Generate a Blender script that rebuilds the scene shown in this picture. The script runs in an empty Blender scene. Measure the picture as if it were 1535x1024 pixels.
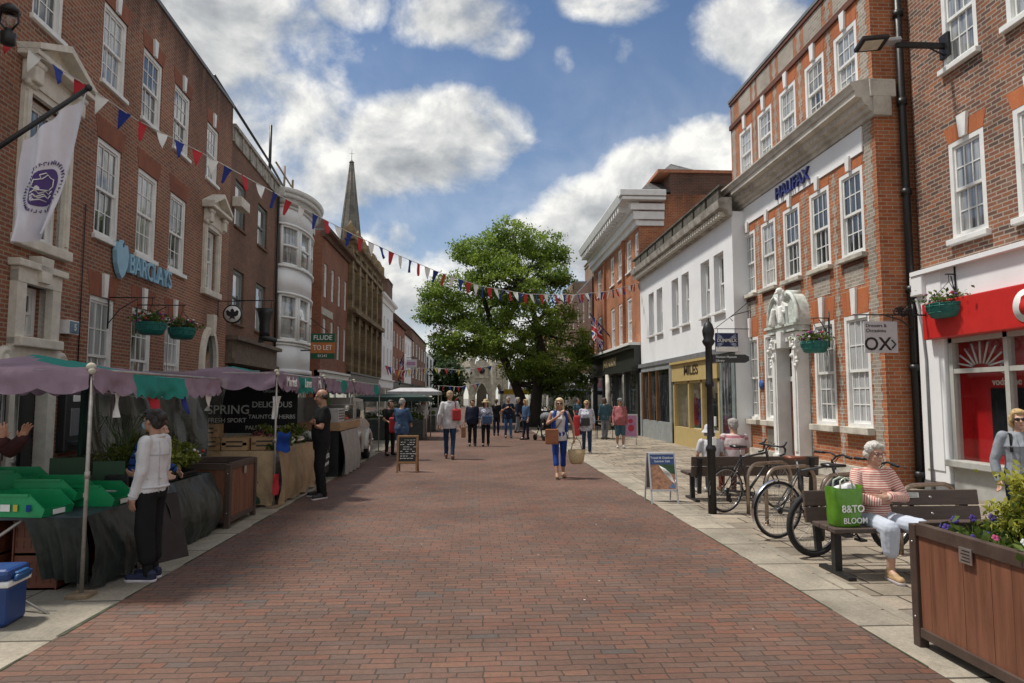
import bpy, bmesh, math, random
import numpy as np
from mathutils import Vector, Matrix, noise
R = math.radians
PI = math.pi
SC = bpy.context.scene
COL = SC.collection
TMP = bpy.data.scenes.new('workbench')


def evalmesh(o):
    """mesh of a lone object with its modifiers, worked out in an empty side scene (fast)"""
    TMP.collection.objects.link(o)
    vl = TMP.view_layers[0]
    with bpy.context.temp_override(scene=TMP, view_layer=vl):
        vl.update()
        dg = bpy.context.evaluated_depsgraph_get()
        me = bpy.data.meshes.new_from_object(o.evaluated_get(dg))
    bpy.data.objects.remove(o)
    return me

random.seed(7)

# ------------------------------------------------------------------ camera
FPX, CXP, CYP, CAMH = 1023.0, 767.5, 512.0, 1.7
PSI, THE = R(3.04), R(4.69)
cam_d = bpy.data.cameras.new('camera')
cam_d.lens = 24.0
cam_d.sensor_width = 36.0
cam_d.clip_end = 2000
cam = bpy.data.objects.new('camera', cam_d)
COL.objects.link(cam)
cam.location = (0, 0, CAMH)
cam.rotation_euler = (PI / 2 + THE, 0, -PSI)
SC.camera = cam

_s, _c = math.sin, math.cos
_f = Vector((_s(PSI) * _c(THE), _c(PSI) * _c(THE), _s(THE)))
_r = Vector((_c(PSI), -_s(PSI), 0))
_u = Vector((-_s(PSI) * _s(THE), -_c(PSI) * _s(THE), _c(THE)))


def ray(x, y):
    return _f + _r * ((x - CXP) / FPX) - _u * ((y - CYP) / FPX)


def gnd(x, y, z=0.0):
    """a measured point of the photograph on the ground"""
    d = ray(x, y)
    t = (z - CAMH) / d.z
    return d.x * t, d.y * t


def atY(x, y, Y):
    d = ray(x, y)
    t = Y / d.y
    return Vector((d.x * t, Y, CAMH + d.z * t))


# ------------------------------------------------------------------ materials
def newmat(name):
    m = bpy.data.materials.new(name)
    m.use_nodes = True
    nt = m.node_tree
    b = nt.nodes['Principled BSDF']
    return m, nt, b


def N(nt, t, **kw):
    n = nt.nodes.new(t)
    for k, v in kw.items():
        if k.startswith('i_'):
            n.inputs[k[2:].replace('_', ' ')].default_value = v
        else:
            setattr(n, k, v)
    return n


def L(nt, a, b):
    nt.links.new(a, b)


def rgb(c):
    return (c[0], c[1], c[2], 1)


def ramp(nt, stops):
    n = nt.nodes.new('ShaderNodeValToRGB')
    e = n.color_ramp.elements
    while len(e) < len(stops):
        e.new(0.5)
    for i, (p, c) in enumerate(stops):
        e[i].position = p
        e[i].color = rgb(c)
    return n


MATS = {}


def mat(name, col, rough=.6, metal=0.0, var=.18, scale=6.0, bump=0.0, bscale=40.0, spec=.5, stretch=None, coat=0.0, col2=None, thr=(.35, .65)):
    """painted / plain surface: base colour broken up by two noises"""
    if name in MATS:
        return MATS[name]
    m, nt, b = newmat(name)
    tc = N(nt, 'ShaderNodeTexCoord')
    mp = N(nt, 'ShaderNodeMapping')
    if stretch:
        mp.inputs['Scale'].default_value = stretch
    L(nt, tc.outputs['Object'], mp.inputs['Vector'])
    n1 = N(nt, 'ShaderNodeTexNoise', i_Scale=scale, i_Detail=6.0, i_Roughness=.65)
    L(nt, mp.outputs[0], n1.inputs['Vector'])
    d = tuple(max(0, x * (1 - var)) for x in col)
    l = tuple(min(1, x * (1 + var)) for x in col)
    if col2:
        d = col2
        l = col
    r = ramp(nt, [(thr[0], d), (thr[1], l)])
    L(nt, n1.outputs['Fac'], r.inputs['Fac'])
    L(nt, r.outputs['Color'], b.inputs['Base Color'])
    b.inputs['Roughness'].default_value = rough
    b.inputs['Metallic'].default_value = metal
    b.inputs['Specular IOR Level'].default_value = spec
    b.inputs['Coat Weight'].default_value = coat
    rr = N(nt, 'ShaderNodeMapRange')
    rr.inputs['To Min'].default_value = max(0.02, rough - .12)
    rr.inputs['To Max'].default_value = min(1, rough + .12)
    L(nt, n1.outputs['Fac'], rr.inputs['Value'])
    L(nt, rr.outputs[0], b.inputs['Roughness'])
    if bump:
        n2 = N(nt, 'ShaderNodeTexNoise', i_Scale=bscale, i_Detail=4.0)
        L(nt, mp.outputs[0], n2.inputs['Vector'])
        bp = N(nt, 'ShaderNodeBump', i_Strength=bump, i_Distance=.02)
        L(nt, n2.outputs['Fac'], bp.inputs['Height'])
        L(nt, bp.outputs[0], b.inputs['Normal'])
    MATS[name] = m
    return m


def brickmat(name, cols, mortar, bw=.225, bh=.075, ms=.011, off=.5, rough=.85, swap=False, grime=(.62, 1.12), gscale=.55, bump=.6, wob=.22, stain=None, streak=0.0, moff=(0, 0), squash=1.0, sqf=2, fine=.35):
    if name in MATS:
        return MATS[name]
    m, nt, b = newmat(name)
    tc = N(nt, 'ShaderNodeTexCoord')
    sep = N(nt, 'ShaderNodeSeparateXYZ')
    L(nt, tc.outputs['UV'], sep.inputs[0])
    comb = N(nt, 'ShaderNodeCombineXYZ')
    L(nt, sep.outputs[1 if swap else 0], comb.inputs[0])
    L(nt, sep.outputs[0 if swap else 1], comb.inputs[1])
    # small wobble so that courses are not ruler straight
    wn = N(nt, 'ShaderNodeTexNoise', i_Scale=5.0, i_Detail=3.0)
    L(nt, comb.outputs[0], wn.inputs['Vector'])
    ws = N(nt, 'ShaderNodeVectorMath', operation='SUBTRACT')
    ws.inputs[1].default_value = (.5, .5, .5)
    L(nt, wn.outputs['Color'], ws.inputs[0])
    wm = N(nt, 'ShaderNodeVectorMath', operation='SCALE')
    wm.inputs['Scale'].default_value = bh * wob
    L(nt, ws.outputs[0], wm.inputs[0])
    wa = N(nt, 'ShaderNodeVectorMath', operation='ADD')
    L(nt, comb.outputs[0], wa.inputs[0])
    L(nt, wm.outputs[0], wa.inputs[1])
    wo = N(nt, 'ShaderNodeVectorMath', operation='ADD')
    wo.inputs[1].default_value = (50 + moff[0], 50 + moff[1], 0)
    L(nt, wa.outputs[0], wo.inputs[0])
    bt = N(nt, 'ShaderNodeTexBrick', offset=off, squash=squash, squash_frequency=sqf)
    bt.inputs['Scale'].default_value = 1
    bt.inputs['Mortar Size'].default_value = ms
    bt.inputs['Mortar Smooth'].default_value = .25
    bt.inputs['Brick Width'].default_value = bw
    bt.inputs['Row Height'].default_value = bh
    bt.inputs['Color1'].default_value = (0, 0, 0, 1)
    bt.inputs['Color2'].default_value = (1, 1, 1, 1)
    bt.inputs['Mortar'].default_value = (.5, .5, .5, 1)
    L(nt, wo.outputs[0], bt.inputs['Vector'])
    k = len(cols)
    r = ramp(nt, [(.5 if k == 1 else i / (k - 1), c) for i, c in enumerate(cols)])
    L(nt, bt.outputs['Color'], r.inputs['Fac'])
    # blotches inside bricks
    n0 = N(nt, 'ShaderNodeTexNoise', i_Scale=28.0, i_Detail=5.0, i_Roughness=.7)
    L(nt, comb.outputs[0], n0.inputs['Vector'])
    n9 = N(nt, 'ShaderNodeTexNoise', i_Scale=160.0, i_Detail=2.0)
    L(nt, comb.outputs[0], n9.inputs['Vector'])
    nm = N(nt, 'ShaderNodeMath', operation='MULTIPLY_ADD')
    nm.inputs[1].default_value = .5
    L(nt, n9.outputs['Fac'], nm.inputs[0])
    nh = N(nt, 'ShaderNodeMath', operation='MULTIPLY')
    nh.inputs[1].default_value = .5
    L(nt, n0.outputs['Fac'], nh.inputs[0])
    L(nt, nh.outputs[0], nm.inputs[2])
    m0 = N(nt, 'ShaderNodeMapRange', i_From_Min=.25, i_From_Max=.75, i_To_Min=1 - fine, i_To_Max=1 + fine)
    L(nt, nm.outputs[0], m0.inputs['Value'])
    x0 = N(nt, 'ShaderNodeVectorMath', operation='SCALE')
    L(nt, r.outputs['Color'], x0.inputs[0])
    L(nt, m0.outputs[0], x0.inputs['Scale'])
    mx = N(nt, 'ShaderNodeMix', data_type='RGBA')
    L(nt, bt.outputs['Fac'], mx.inputs['Factor'])
    L(nt, x0.outputs[0], mx.inputs['A'])
    mx.inputs['B'].default_value = rgb(mortar)
    # weathering
    n1 = N(nt, 'ShaderNodeTexNoise', i_Scale=gscale, i_Detail=8.0, i_Roughness=.62)
    if streak:
        mp = N(nt, 'ShaderNodeMapping')
        mp.inputs['Scale'].default_value = (1, 1 - streak, 1)
        L(nt, comb.outputs[0], mp.inputs[0])
        L(nt, mp.outputs[0], n1.inputs['Vector'])
    else:
        L(nt, comb.outputs[0], n1.inputs['Vector'])
    m1 = N(nt, 'ShaderNodeMapRange', i_From_Min=.32, i_From_Max=.68, i_To_Min=grime[0], i_To_Max=grime[1])
    L(nt, n1.outputs['Fac'], m1.inputs['Value'])
    x1 = N(nt, 'ShaderNodeVectorMath', operation='SCALE')
    L(nt, mx.outputs['Result'], x1.inputs[0])
    L(nt, m1.outputs[0], x1.inputs['Scale'])
    fin = x1
    if stain:
        # soot washed down in streaks from the coping: (lower height, upper height, strength)
        sm = N(nt, 'ShaderNodeMapping')
        sm.inputs['Scale'].default_value = (2.6, .25, 1)
        L(nt, comb.outputs[0], sm.inputs[0])
        sn = N(nt, 'ShaderNodeTexNoise', i_Scale=1.0, i_Detail=6.0, i_Roughness=.7)
        L(nt, sm.outputs[0], sn.inputs['Vector'])
        sep2 = N(nt, 'ShaderNodeSeparateXYZ')
        L(nt, comb.outputs[0], sep2.inputs[0])
        hr = N(nt, 'ShaderNodeMapRange', i_From_Min=stain[0], i_From_Max=stain[1], i_To_Min=-.25, i_To_Max=.35)
        L(nt, sep2.outputs[1], hr.inputs['Value'])
        sa = N(nt, 'ShaderNodeMath', operation='ADD')
        L(nt, hr.outputs[0], sa.inputs[0])
        L(nt, sn.outputs['Fac'], sa.inputs[1])
        sr = N(nt, 'ShaderNodeMapRange', i_From_Min=.45, i_From_Max=.85, i_To_Min=1.0, i_To_Max=1 - stain[2])
        L(nt, sa.outputs[0], sr.inputs['Value'])
        fin = N(nt, 'ShaderNodeVectorMath', operation='SCALE')
        L(nt, x1.outputs[0], fin.inputs[0])
        L(nt, sr.outputs[0], fin.inputs['Scale'])
    L(nt, fin.outputs[0], b.inputs['Base Color'])
    b.inputs['Roughness'].default_value = rough
    b.inputs['Specular IOR Level'].default_value = .3
    inv = N(nt, 'ShaderNodeMath', operation='MULTIPLY_ADD')
    inv.inputs[1].default_value = -1
    L(nt, bt.outputs['Fac'], inv.inputs[0])
    ad = N(nt, 'ShaderNodeMath', operation='MULTIPLY')
    ad.inputs[1].default_value = .5
    L(nt, n0.outputs['Fac'], ad.inputs[0])
    L(nt, ad.outputs[0], inv.inputs[2])
    bp = N(nt, 'ShaderNodeBump', i_Strength=bump, i_Distance=.008)
    L(nt, inv.outputs[0], bp.inputs['Height'])
    L(nt, bp.outputs[0], b.inputs['Normal'])
    MATS[name] = m
    return m


def glassmat(name, dark=(.02, .024, .028), pale=(.30, .31, .31), mix=.5, sx=9.0, rough=.04):
    """window pane: dark room or pale blind behind a reflecting sheet"""
    if name in MATS:
        return MATS[name]
    m, nt, b = newmat(name)
    tc = N(nt, 'ShaderNodeTexCoord')
    mp = N(nt, 'ShaderNodeMapping')
    mp.inputs['Scale'].default_value = (sx, sx, .55)
    L(nt, tc.outputs['Object'], mp.inputs[0])
    n = N(nt, 'ShaderNodeTexNoise', i_Scale=1.0, i_Detail=3.0)
    L(nt, mp.outputs[0], n.inputs['Vector'])
    r = ramp(nt, [(max(0, .62 - mix * .5), dark), (min(1, .74 - mix * .3), pale)])
    L(nt, n.outputs['Fac'], r.inputs['Fac'])
    L(nt, r.outputs['Color'], b.inputs['Base Color'])
    b.inputs['Roughness'].default_value = rough
    b.inputs['Specular IOR Level'].default_value = .75
    b.inputs['Coat Weight'].default_value = .6
    b.inputs['Coat Roughness'].default_value = .02
    n2 = N(nt, 'ShaderNodeTexNoise', i_Scale=2.2, i_Detail=1.0)
    L(nt, tc.outputs['Object'], n2.inputs['Vector'])
    bp = N(nt, 'ShaderNodeBump', i_Strength=.12, i_Distance=.05)
    L(nt, n2.outputs['Fac'], bp.inputs['Height'])
    L(nt, bp.outputs[0], b.inputs['Normal'])
    L(nt, bp.outputs[0], b.inputs['Coat Normal'])
    MATS[name] = m
    return m


def clearmat(name, tint=(.85, .88, .86), alpha=.25, rough=.08, bump=.0):
    """clear sheet of glass or plastic (see-through, still reflecting)"""
    if name in MATS:
        return MATS[name]
    m, nt, b = newmat(name)
    b.inputs['Base Color'].default_value = rgb(tint)
    b.inputs['Roughness'].default_value = rough
    tr = N(nt, 'ShaderNodeBsdfTransparent')
    tr.inputs['Color'].default_value = rgb(tint)
    gl = N(nt, 'ShaderNodeBsdfGlossy')
    gl.inputs['Roughness'].default_value = rough
    fr = N(nt, 'ShaderNodeLayerWeight', i_Blend=.5)
    fp5 = N(nt, 'ShaderNodeMath', operation='POWER')
    fp5.inputs[1].default_value = 4.0
    L(nt, fr.outputs['Facing'], fp5.inputs[0])
    mx = N(nt, 'ShaderNodeMixShader')
    if bump:
        tc = N(nt, 'ShaderNodeTexCoord')
        mp = N(nt, 'ShaderNodeMapping')
        mp.inputs['Scale'].default_value = (1, 1.6, .7)
        L(nt, tc.outputs['Object'], mp.inputs[0])
        n = N(nt, 'ShaderNodeTexNoise', i_Scale=3.5, i_Detail=4.0, i_Distortion=1.5)
        L(nt, mp.outputs[0], n.inputs['Vector'])
        bp = N(nt, 'ShaderNodeBump', i_Strength=bump, i_Distance=.1)
        L(nt, n.outputs['Fac'], bp.inputs['Height'])
        L(nt, bp.outputs[0], gl.inputs['Normal'])
        L(nt, bp.outputs[0], fr.inputs['Normal'])
    ad = N(nt, 'ShaderNodeMath', operation='MULTIPLY_ADD', use_clamp=True)
    ad.inputs[1].default_value = .9
    ad.inputs[2].default_value = .03 + alpha * .2
    L(nt, fp5.outputs[0], ad.inputs[0])
    L(nt, ad.outputs[0], mx.inputs[0])
    L(nt, tr.outputs[0], mx.inputs[1])
    L(nt, gl.outputs[0], mx.inputs[2])
    L(nt, mx.outputs[0], nt.nodes['Material Output'].inputs['Surface'])
    MATS[name] = m
    return m


def stripemat(name, c1, c2, freq, duty=.5, rough=.85, attr='along', bump=.25):
    if name in MATS:
        return MATS[name]
    m, nt, b = newmat(name)
    at = N(nt, 'ShaderNodeAttribute', attribute_name=attr)
    mu = N(nt, 'ShaderNodeMath', operation='MULTIPLY')
    mu.inputs[1].default_value = freq
    L(nt, at.outputs['Fac'], mu.inputs[0])
    fr = N(nt, 'ShaderNodeMath', operation='FRACT')
    L(nt, mu.outputs[0], fr.inputs[0])
    gt = N(nt, 'ShaderNodeMath', operation='GREATER_THAN')
    gt.inputs[1].default_value = duty
    L(nt, fr.outputs[0], gt.inputs[0])
    mx = N(nt, 'ShaderNodeMix', data_type='RGBA')
    L(nt, gt.outputs[0], mx.inputs['Factor'])
    mx.inputs['A'].default_value = rgb(c1)
    mx.inputs['B'].default_value = rgb(c2)
    L(nt, mx.outputs['Result'], b.inputs['Base Color'])
    b.inputs['Roughness'].default_value = rough
    b.inputs['Specular IOR Level'].default_value = .2
    MATS[name] = m
    return m


def canvasmat(name, col, trans=.3):
    m = mat(name, col, .8, var=.16, scale=2.5, bump=.35, bscale=9)
    nt = m.node_tree
    b = nt.nodes['Principled BSDF']
    src = b.inputs['Base Color'].links[0].from_socket
    t = N(nt, 'ShaderNodeBsdfTranslucent')
    L(nt, src, t.inputs['Color'])
    mx = N(nt, 'ShaderNodeMixShader')
    mx.inputs[0].default_value = trans
    L(nt, b.outputs[0], mx.inputs[1])
    L(nt, t.outputs[0], mx.inputs[2])
    L(nt, mx.outputs[0], nt.nodes['Material Output'].inputs['Surface'])
    return m


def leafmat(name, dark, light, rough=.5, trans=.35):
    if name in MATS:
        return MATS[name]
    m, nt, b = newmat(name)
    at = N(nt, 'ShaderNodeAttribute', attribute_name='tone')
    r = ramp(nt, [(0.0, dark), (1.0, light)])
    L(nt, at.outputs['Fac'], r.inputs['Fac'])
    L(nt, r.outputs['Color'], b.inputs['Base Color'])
    b.inputs['Roughness'].default_value = rough
    b.inputs['Specular IOR Level'].default_value = .3
    t = N(nt, 'ShaderNodeBsdfTranslucent')
    L(nt, r.outputs['Color'], t.inputs['Color'])
    mx = N(nt, 'ShaderNodeMixShader')
    mx.inputs[0].default_value = trans
    L(nt, b.outputs[0], mx.inputs[1])
    L(nt, t.outputs[0], mx.inputs[2])
    L(nt, mx.outputs[0], nt.nodes['Material Output'].inputs['Surface'])
    MATS[name] = m
    return m


# ------------------------------------------------------------------ mesh collector
class MB:
    def __init__(s):
        s.v, s.f, s.m, s.sm = [], [], [], []

    def add(s, verts, faces, mi=0, smooth=False, M=None):
        o = len(s.v)
        if M is not None:
            verts = [M @ Vector(p) for p in verts]
        s.v.extend([tuple(p) for p in verts])
        for f in faces:
            s.f.append([i + o for i in f])
            s.m.append(mi)
            s.sm.append(smooth)
        return s

    def quad(s, a, b, c, d, mi=0):
        return s.add([a, b, c, d], [(0, 1, 2, 3)], mi)

    def box(s, x0, x1, y0, y1, z0, z1, mi=0, M=None):
        if x0 > x1: x0, x1 = x1, x0
        if y0 > y1: y0, y1 = y1, y0
        if z0 > z1: z0, z1 = z1, z0
        v = [(x0, y0, z0), (x1, y0, z0), (x1, y1, z0), (x0, y1, z0), (x0, y0, z1), (x1, y0, z1), (x1, y1, z1), (x0, y1, z1)]
        return s.add(v, [(0, 3, 2, 1), (4, 5, 6, 7), (0, 1, 5, 4), (1, 2, 6, 5), (2, 3, 7, 6), (3, 0, 4, 7)], mi, False, M)

    def bbox(s, x0, x1, y0, y1, z0, z1, c=.01, mi=0, M=None):
        """box with chamfered edges"""
        bm = bmesh.new()
        bmesh.ops.create_cube(bm, size=1)
        for v in bm.verts:
            v.co = Vector(((x0 + x1) / 2 + v.co.x * (x1 - x0), (y0 + y1) / 2 + v.co.y * (y1 - y0), (z0 + z1) / 2 + v.co.z * (z1 - z0)))
        bmesh.ops.bevel(bm, geom=bm.edges[:], offset=c, segments=2, affect='EDGES', profile=.5)
        bm.verts.index_update()
        s.add([v.co.copy() for v in bm.verts], [[v.index for v in f.verts] for f in bm.faces], mi, False, M)
        bm.free()
        return s

    def tube(s, pts, r, n=8, mi=0, cap=True, smooth=True, closed=False):
        pts = [Vector(p) for p in pts]
        k = len(pts)
        rs = r if isinstance(r, (list, tuple)) else [r] * k
        vs, fs = [], []
        t0 = (pts[1] - pts[0]).normalized()
        a = Vector((0, 0, 1)) if abs(t0.z) < .9 else Vector((1, 0, 0))
        side = t0.cross(a).normalized()
        for i in range(k):
            if closed:
                t = pts[(i + 1) % k] - pts[i - 1]
            else:
                t = (pts[min(i + 1, k - 1)] - pts[max(i - 1, 0)])
            t = t.normalized() if t.length > 1e-9 else t0
            side = (side - t * side.dot(t))
            side = side.normalized() if side.length > 1e-6 else t.cross(Vector((.3, .5, .8))).normalized()
            up = side.cross(t)
            for j in range(n):
                q = 2 * PI * j / n
                vs.append(pts[i] + (side * math.cos(q) + up * math.sin(q)) * rs[i])
        for i in range(k if closed else k - 1):
            i2 = (i + 1) % k
            for j in range(n):
                fs.append((i * n + j, i * n + (j + 1) % n, i2 * n + (j + 1) % n, i2 * n + j))
        if cap and not closed:
            fs.append(tuple(range(n - 1, -1, -1)))
            fs.append(tuple((k - 1) * n + j for j in range(n)))
        return s.add(vs, fs, mi, smooth)

    def cyl(s, p0, p1, r0, r1=None, n=16, mi=0, smooth=True):
        return s.tube([p0, p1], [r0, r0 if r1 is None else r1], n, mi, True, smooth)

    def lathe(s, prof, n=20, mi=0, c=(0, 0, 0), smooth=True, sx=1, sy=1, M=None):
        vs, fs = [], []
        for (r, z) in prof:
            for j in range(n):
                q = 2 * PI * j / n
                vs.append(Vector((c[0] + r * math.cos(q) * sx, c[1] + r * math.sin(q) * sy, c[2] + z)))
        k = len(prof)
        for i in range(k - 1):
            for j in range(n):
                fs.append((i * n + j, i * n + (j + 1) % n, (i + 1) * n + (j + 1) % n, (i + 1) * n + j))
        fs.append(tuple(range(n - 1, -1, -1)))
        fs.append(tuple((k - 1) * n + j for j in range(n)))
        return s.add(vs, fs, mi, smooth, M)

    def ell(s, c, r, mi=0, B=None, n=14, smooth=True):
        """ellipsoid; B = 3x3 basis (columns are its axes)"""
        c = Vector(c)
        vs, fs = [], []
        h = n // 2
        for i in range(h + 1):
            th = PI * i / h
            for j in range(n):
                ph = 2 * PI * j / n
                p = Vector((r[0] * math.sin(th) * math.cos(ph), r[1] * math.sin(th) * math.sin(ph), r[2] * math.cos(th)))
                vs.append(c + (B @ p if B is not None else p))
        for i in range(h):
            for j in range(n):
                fs.append((i * n + j, (i + 1) * n + j, (i + 1) * n + (j + 1) % n, i * n + (j + 1) % n))
        return s.add(vs, fs, mi, smooth)

    def caps(s, p0, p1, r0, r1, n=12, mi=0):
        """tapered capsule"""
        p0, p1 = Vector(p0), Vector(p1)
        d = p1 - p0
        l = max(d.length, 1e-6)
        d = d / l
        pts, rs = [], []
        for q in (-88, -60, -30):
            pts.append(p0 + d * (r0 * math.sin(R(q)))); rs.append(r0 * math.cos(R(q)))
        for t in (0, .33, .66, 1):
            pts.append(p0 + d * l * t); rs.append(r0 + (r1 - r0) * t)
        for q in (30, 60, 88):
            pts.append(p1 + d * (r1 * math.sin(R(q)))); rs.append(r1 * math.cos(R(q)))
        return s.tube(pts, rs, n, mi)

    def poly(s, pts, y0, y1, mi=0, M=None):
        """closed outline in x,z extruded from y0 to y1"""
        k = len(pts)
        v = [(p[0], y0, p[1]) for p in pts] + [(p[0], y1, p[1]) for p in pts]
        f = [tuple(range(k)), tuple(range(2 * k - 1, k - 1, -1))]
        f += [(i, i + k, (i + 1) % k + k, (i + 1) % k) for i in range(k)]
        return s.add(v, f, mi, False, M)

    def prof(s, pts, x0, x1, mi=0):
        """closed outline in y,z run along x"""
        k = len(pts)
        v = [(x0, p[0], p[1]) for p in pts] + [(x1, p[0], p[1]) for p in pts]
        f = [tuple(range(k)), tuple(range(2 * k - 1, k - 1, -1))]
        f += [(i, i + k, (i + 1) % k + k, (i + 1) % k) for i in range(k)]
        return s.add(v, f, mi, False)

    def text(s, body, size, M, mi=0, ext=.004, bold=0.0, ax='CENTER', ay='CENTER', sx=1.0, fit=None):
        cu = bpy.data.curves.new('text', 'FONT')
        cu.body = body
        cu.size = size
        cu.extrude = ext
        cu.offset = bold * size
        cu.align_x = ax
        cu.align_y = ay
        cu.resolution_u = 3
        o = bpy.data.objects.new('text', cu)
        me = evalmesh(o)
        if fit:
            xs = [v.co.x for v in me.vertices]
            sx = fit / (max(xs) - min(xs))
        s.add([M @ Vector((v.co.x * sx, v.co.y, v.co.z)) for v in me.vertices], [list(p.vertices) for p in me.polygons], mi)
        bpy.data.curves.remove(cu)
        bpy.data.meshes.remove(me)
        return s

    def fixn(s):
        return s

    def build(s, name, mats, parent=None, loc=(0, 0, 0), rz=0.0, recalc=True, smooth=None):
        me = bpy.data.meshes.new(name)
        me.from_pydata(s.v, [], s.f)
        if not isinstance(mats, (list, tuple)):
            mats = [mats]
        for m in mats:
            me.materials.append(m)
        me.polygons.foreach_set('material_index', s.m)
        me.polygons.foreach_set('use_smooth', s.sm if smooth is None else [smooth] * len(s.f))
        me.update()
        if recalc:
            bm = bmesh.new()
            bm.from_mesh(me)
            bmesh.ops.recalc_face_normals(bm, faces=bm.faces[:])
            bm.to_mesh(me)
            bm.free()
        boxuv(me)
        o = bpy.data.objects.new(name, me)
        COL.objects.link(o)
        o.location = loc
        o.rotation_euler = (0, 0, rz)
        if parent is not None:
            o.parent = parent
        return o


def boxuv(me):
    nl = len(me.loops)
    if nl == 0:
        return
    vi = np.empty(nl, 'i'); me.loops.foreach_get('vertex_index', vi)
    co = np.empty(len(me.vertices) * 3, 'f'); me.vertices.foreach_get('co', co); co = co.reshape(-1, 3)
    pn = np.empty(len(me.polygons) * 3, 'f'); me.polygons.foreach_get('normal', pn); pn = pn.reshape(-1, 3)
    lt = np.empty(len(me.polygons), 'i'); me.polygons.foreach_get('loop_total', lt)
    ln = np.repeat(np.abs(pn), lt, axis=0)
    c = co[vi]
    uv = np.empty((nl, 2), 'f')
    zt = (ln[:, 2] > ln[:, 0]) & (ln[:, 2] > ln[:, 1])
    xt = (~zt) & (ln[:, 0] > ln[:, 1])
    uv[:, 0] = np.where(xt, c[:, 1], c[:, 0])
    uv[:, 1] = np.where(zt, c[:, 1], c[:, 2])
    l = me.uv_layers.new(name='UVMap')
    l.data.foreach_set('uv', uv.ravel())


def tag(o, label=None, cat=None, group=None, kind=None):
    if label: o['label'] = label
    if cat: o['category'] = cat
    if group: o['group'] = group
    if kind: o['kind'] = kind
    return o


def thing(name, label, cat, loc=(0, 0, 0), rz=0.0, group=None):
    o = bpy.data.objects.new(name, None)
    o.empty_display_size = .2
    COL.objects.link(o)
    o.location = loc
    o.rotation_euler = (0, 0, rz)
    return tag(o, label, cat, group)


def dup(root, loc, rz, label, group=None):
    r = root.copy(); COL.objects.link(r)
    r.location = loc; r.rotation_euler = (0, 0, rz)
    tag(r, label, None, group)
    for ch in list(root.children):
        c = ch.copy(); COL.objects.link(c); c.parent = r
        for g in list(ch.children):
            d = g.copy(); COL.objects.link(d); d.parent = c
    return r


def TM(loc, rx=0, ry=0, rz=0):
    return Matrix.Translation(loc) @ Matrix.Rotation(rz, 4, 'Z') @ Matrix.Rotation(ry, 4, 'Y') @ Matrix.Rotation(rx, 4, 'X')


def front(x, y, z):
    """text standing upright and read from local -y"""
    return TM((x, y, z), rx=PI / 2)


# ------------------------------------------------------------------ shared materials
WHITE = mat('white_paint', (.74, .74, .72), .45, var=.08, scale=3, bump=.06)
CREAM = mat('cream_stone', (.62, .58, .50), .7, var=.14, scale=4, bump=.2)
STONE = mat('pale_stone', (.46, .43, .37), .85, var=.3, scale=3, bump=.4, bscale=25)
WEATH = mat('weathered_stone', (.44, .41, .36), .9, scale=2.2, col2=(.17, .155, .13), thr=(.36, .62), bump=.5, bscale=20)
RENDER = mat('white_render', (.76, .77, .78), .8, var=.05, scale=.8, bump=.08)
BLACK = mat('black_paint', (.012, .012, .013), .35, var=.3, scale=8)
BLACKM = mat('black_metal', (.02, .02, .021), .42, metal=.3, var=.3, scale=20, bump=.1)
LEAD = mat('lead_grey', (.16, .165, .17), .6, var=.2)
CORN = mat('pale_cornice_stone', (.56, .53, .47), .85, scale=1.6, col2=(.34, .315, .27), thr=(.34, .56), bump=.4, bscale=20)
SLATE = brickmat('slate_roof', [(.10, .10, .105), (.16, .155, .15), (.07, .07, .075)], (.03, .03, .03), .3, .2, .008, rough=.7)
TILE = brickmat('clay_tiles', [(.13, .075, .055), (.2, .10, .07), (.09, .06, .05)], (.03, .025, .02), .17, .11, .008)
STEEL = mat('steel', (.5, .49, .47), .35, metal=.9, var=.15, scale=15)
CHROME = mat('bright_metal', (.7, .7, .7), .2, metal=1, var=.08)
GLASS = glassmat('window_glass', pale=(.36, .37, .37), mix=.62)
GLASSD = glassmat('dark_window_glass', mix=.12)
GLASSC = glassmat('half_drawn_glass', pale=(.46, .45, .42), mix=.45, sx=2.0)
GLASSE = glassmat('net_curtain_glass', pale=(.44, .45, .46), mix=.95, sx=14)
GLASSB = glassmat('blind_window_glass', pale=(.42, .43, .43), mix=.8, sx=5)
WOOD = mat('brown_timber', (.12, .055, .035), .55, var=.35, scale=3, stretch=(6, 6, .5), bump=.15)
# ------------------------------------------------------------------ light and sky
SUN_EL, SUN_DIR = 64.0, Vector((-1.0, .24, 0)).normalized()
sd = SUN_DIR * math.cos(R(SUN_EL)) + Vector((0, 0, math.sin(R(SUN_EL))))
sun_d = bpy.data.lights.new('sun', 'SUN')
sun_d.energy = 3.0
sun_d.angle = R(5)
sun_d.color = (1, .95, .87)
sun = bpy.data.objects.new('sun', sun_d)
COL.objects.link(sun)
sun.location = (-30, 5, 60)
sun.rotation_euler = sd.to_track_quat('Z', 'Y').to_euler()

W = bpy.data.worlds.new('World')
SC.world = W
W.use_nodes = True
nt = W.node_tree
bg = nt.nodes['Background']
sky = N(nt, 'ShaderNodeTexSky', sky_type='NISHITA', sun_disc=False)
sky.sun_elevation = R(SUN_EL)
sky.sun_rotation = math.atan2(sd.x, sd.y)
sky.air_density = 1.0
sky.dust_density = .15
sky.ozone_density = 3.5
tc = N(nt, 'ShaderNodeTexCoord')
nrm = N(nt, 'ShaderNodeVectorMath', operation='NORMALIZE')
L(nt, tc.outputs['Generated'], nrm.inputs[0])
DIRV = nrm.outputs[0]


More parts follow.
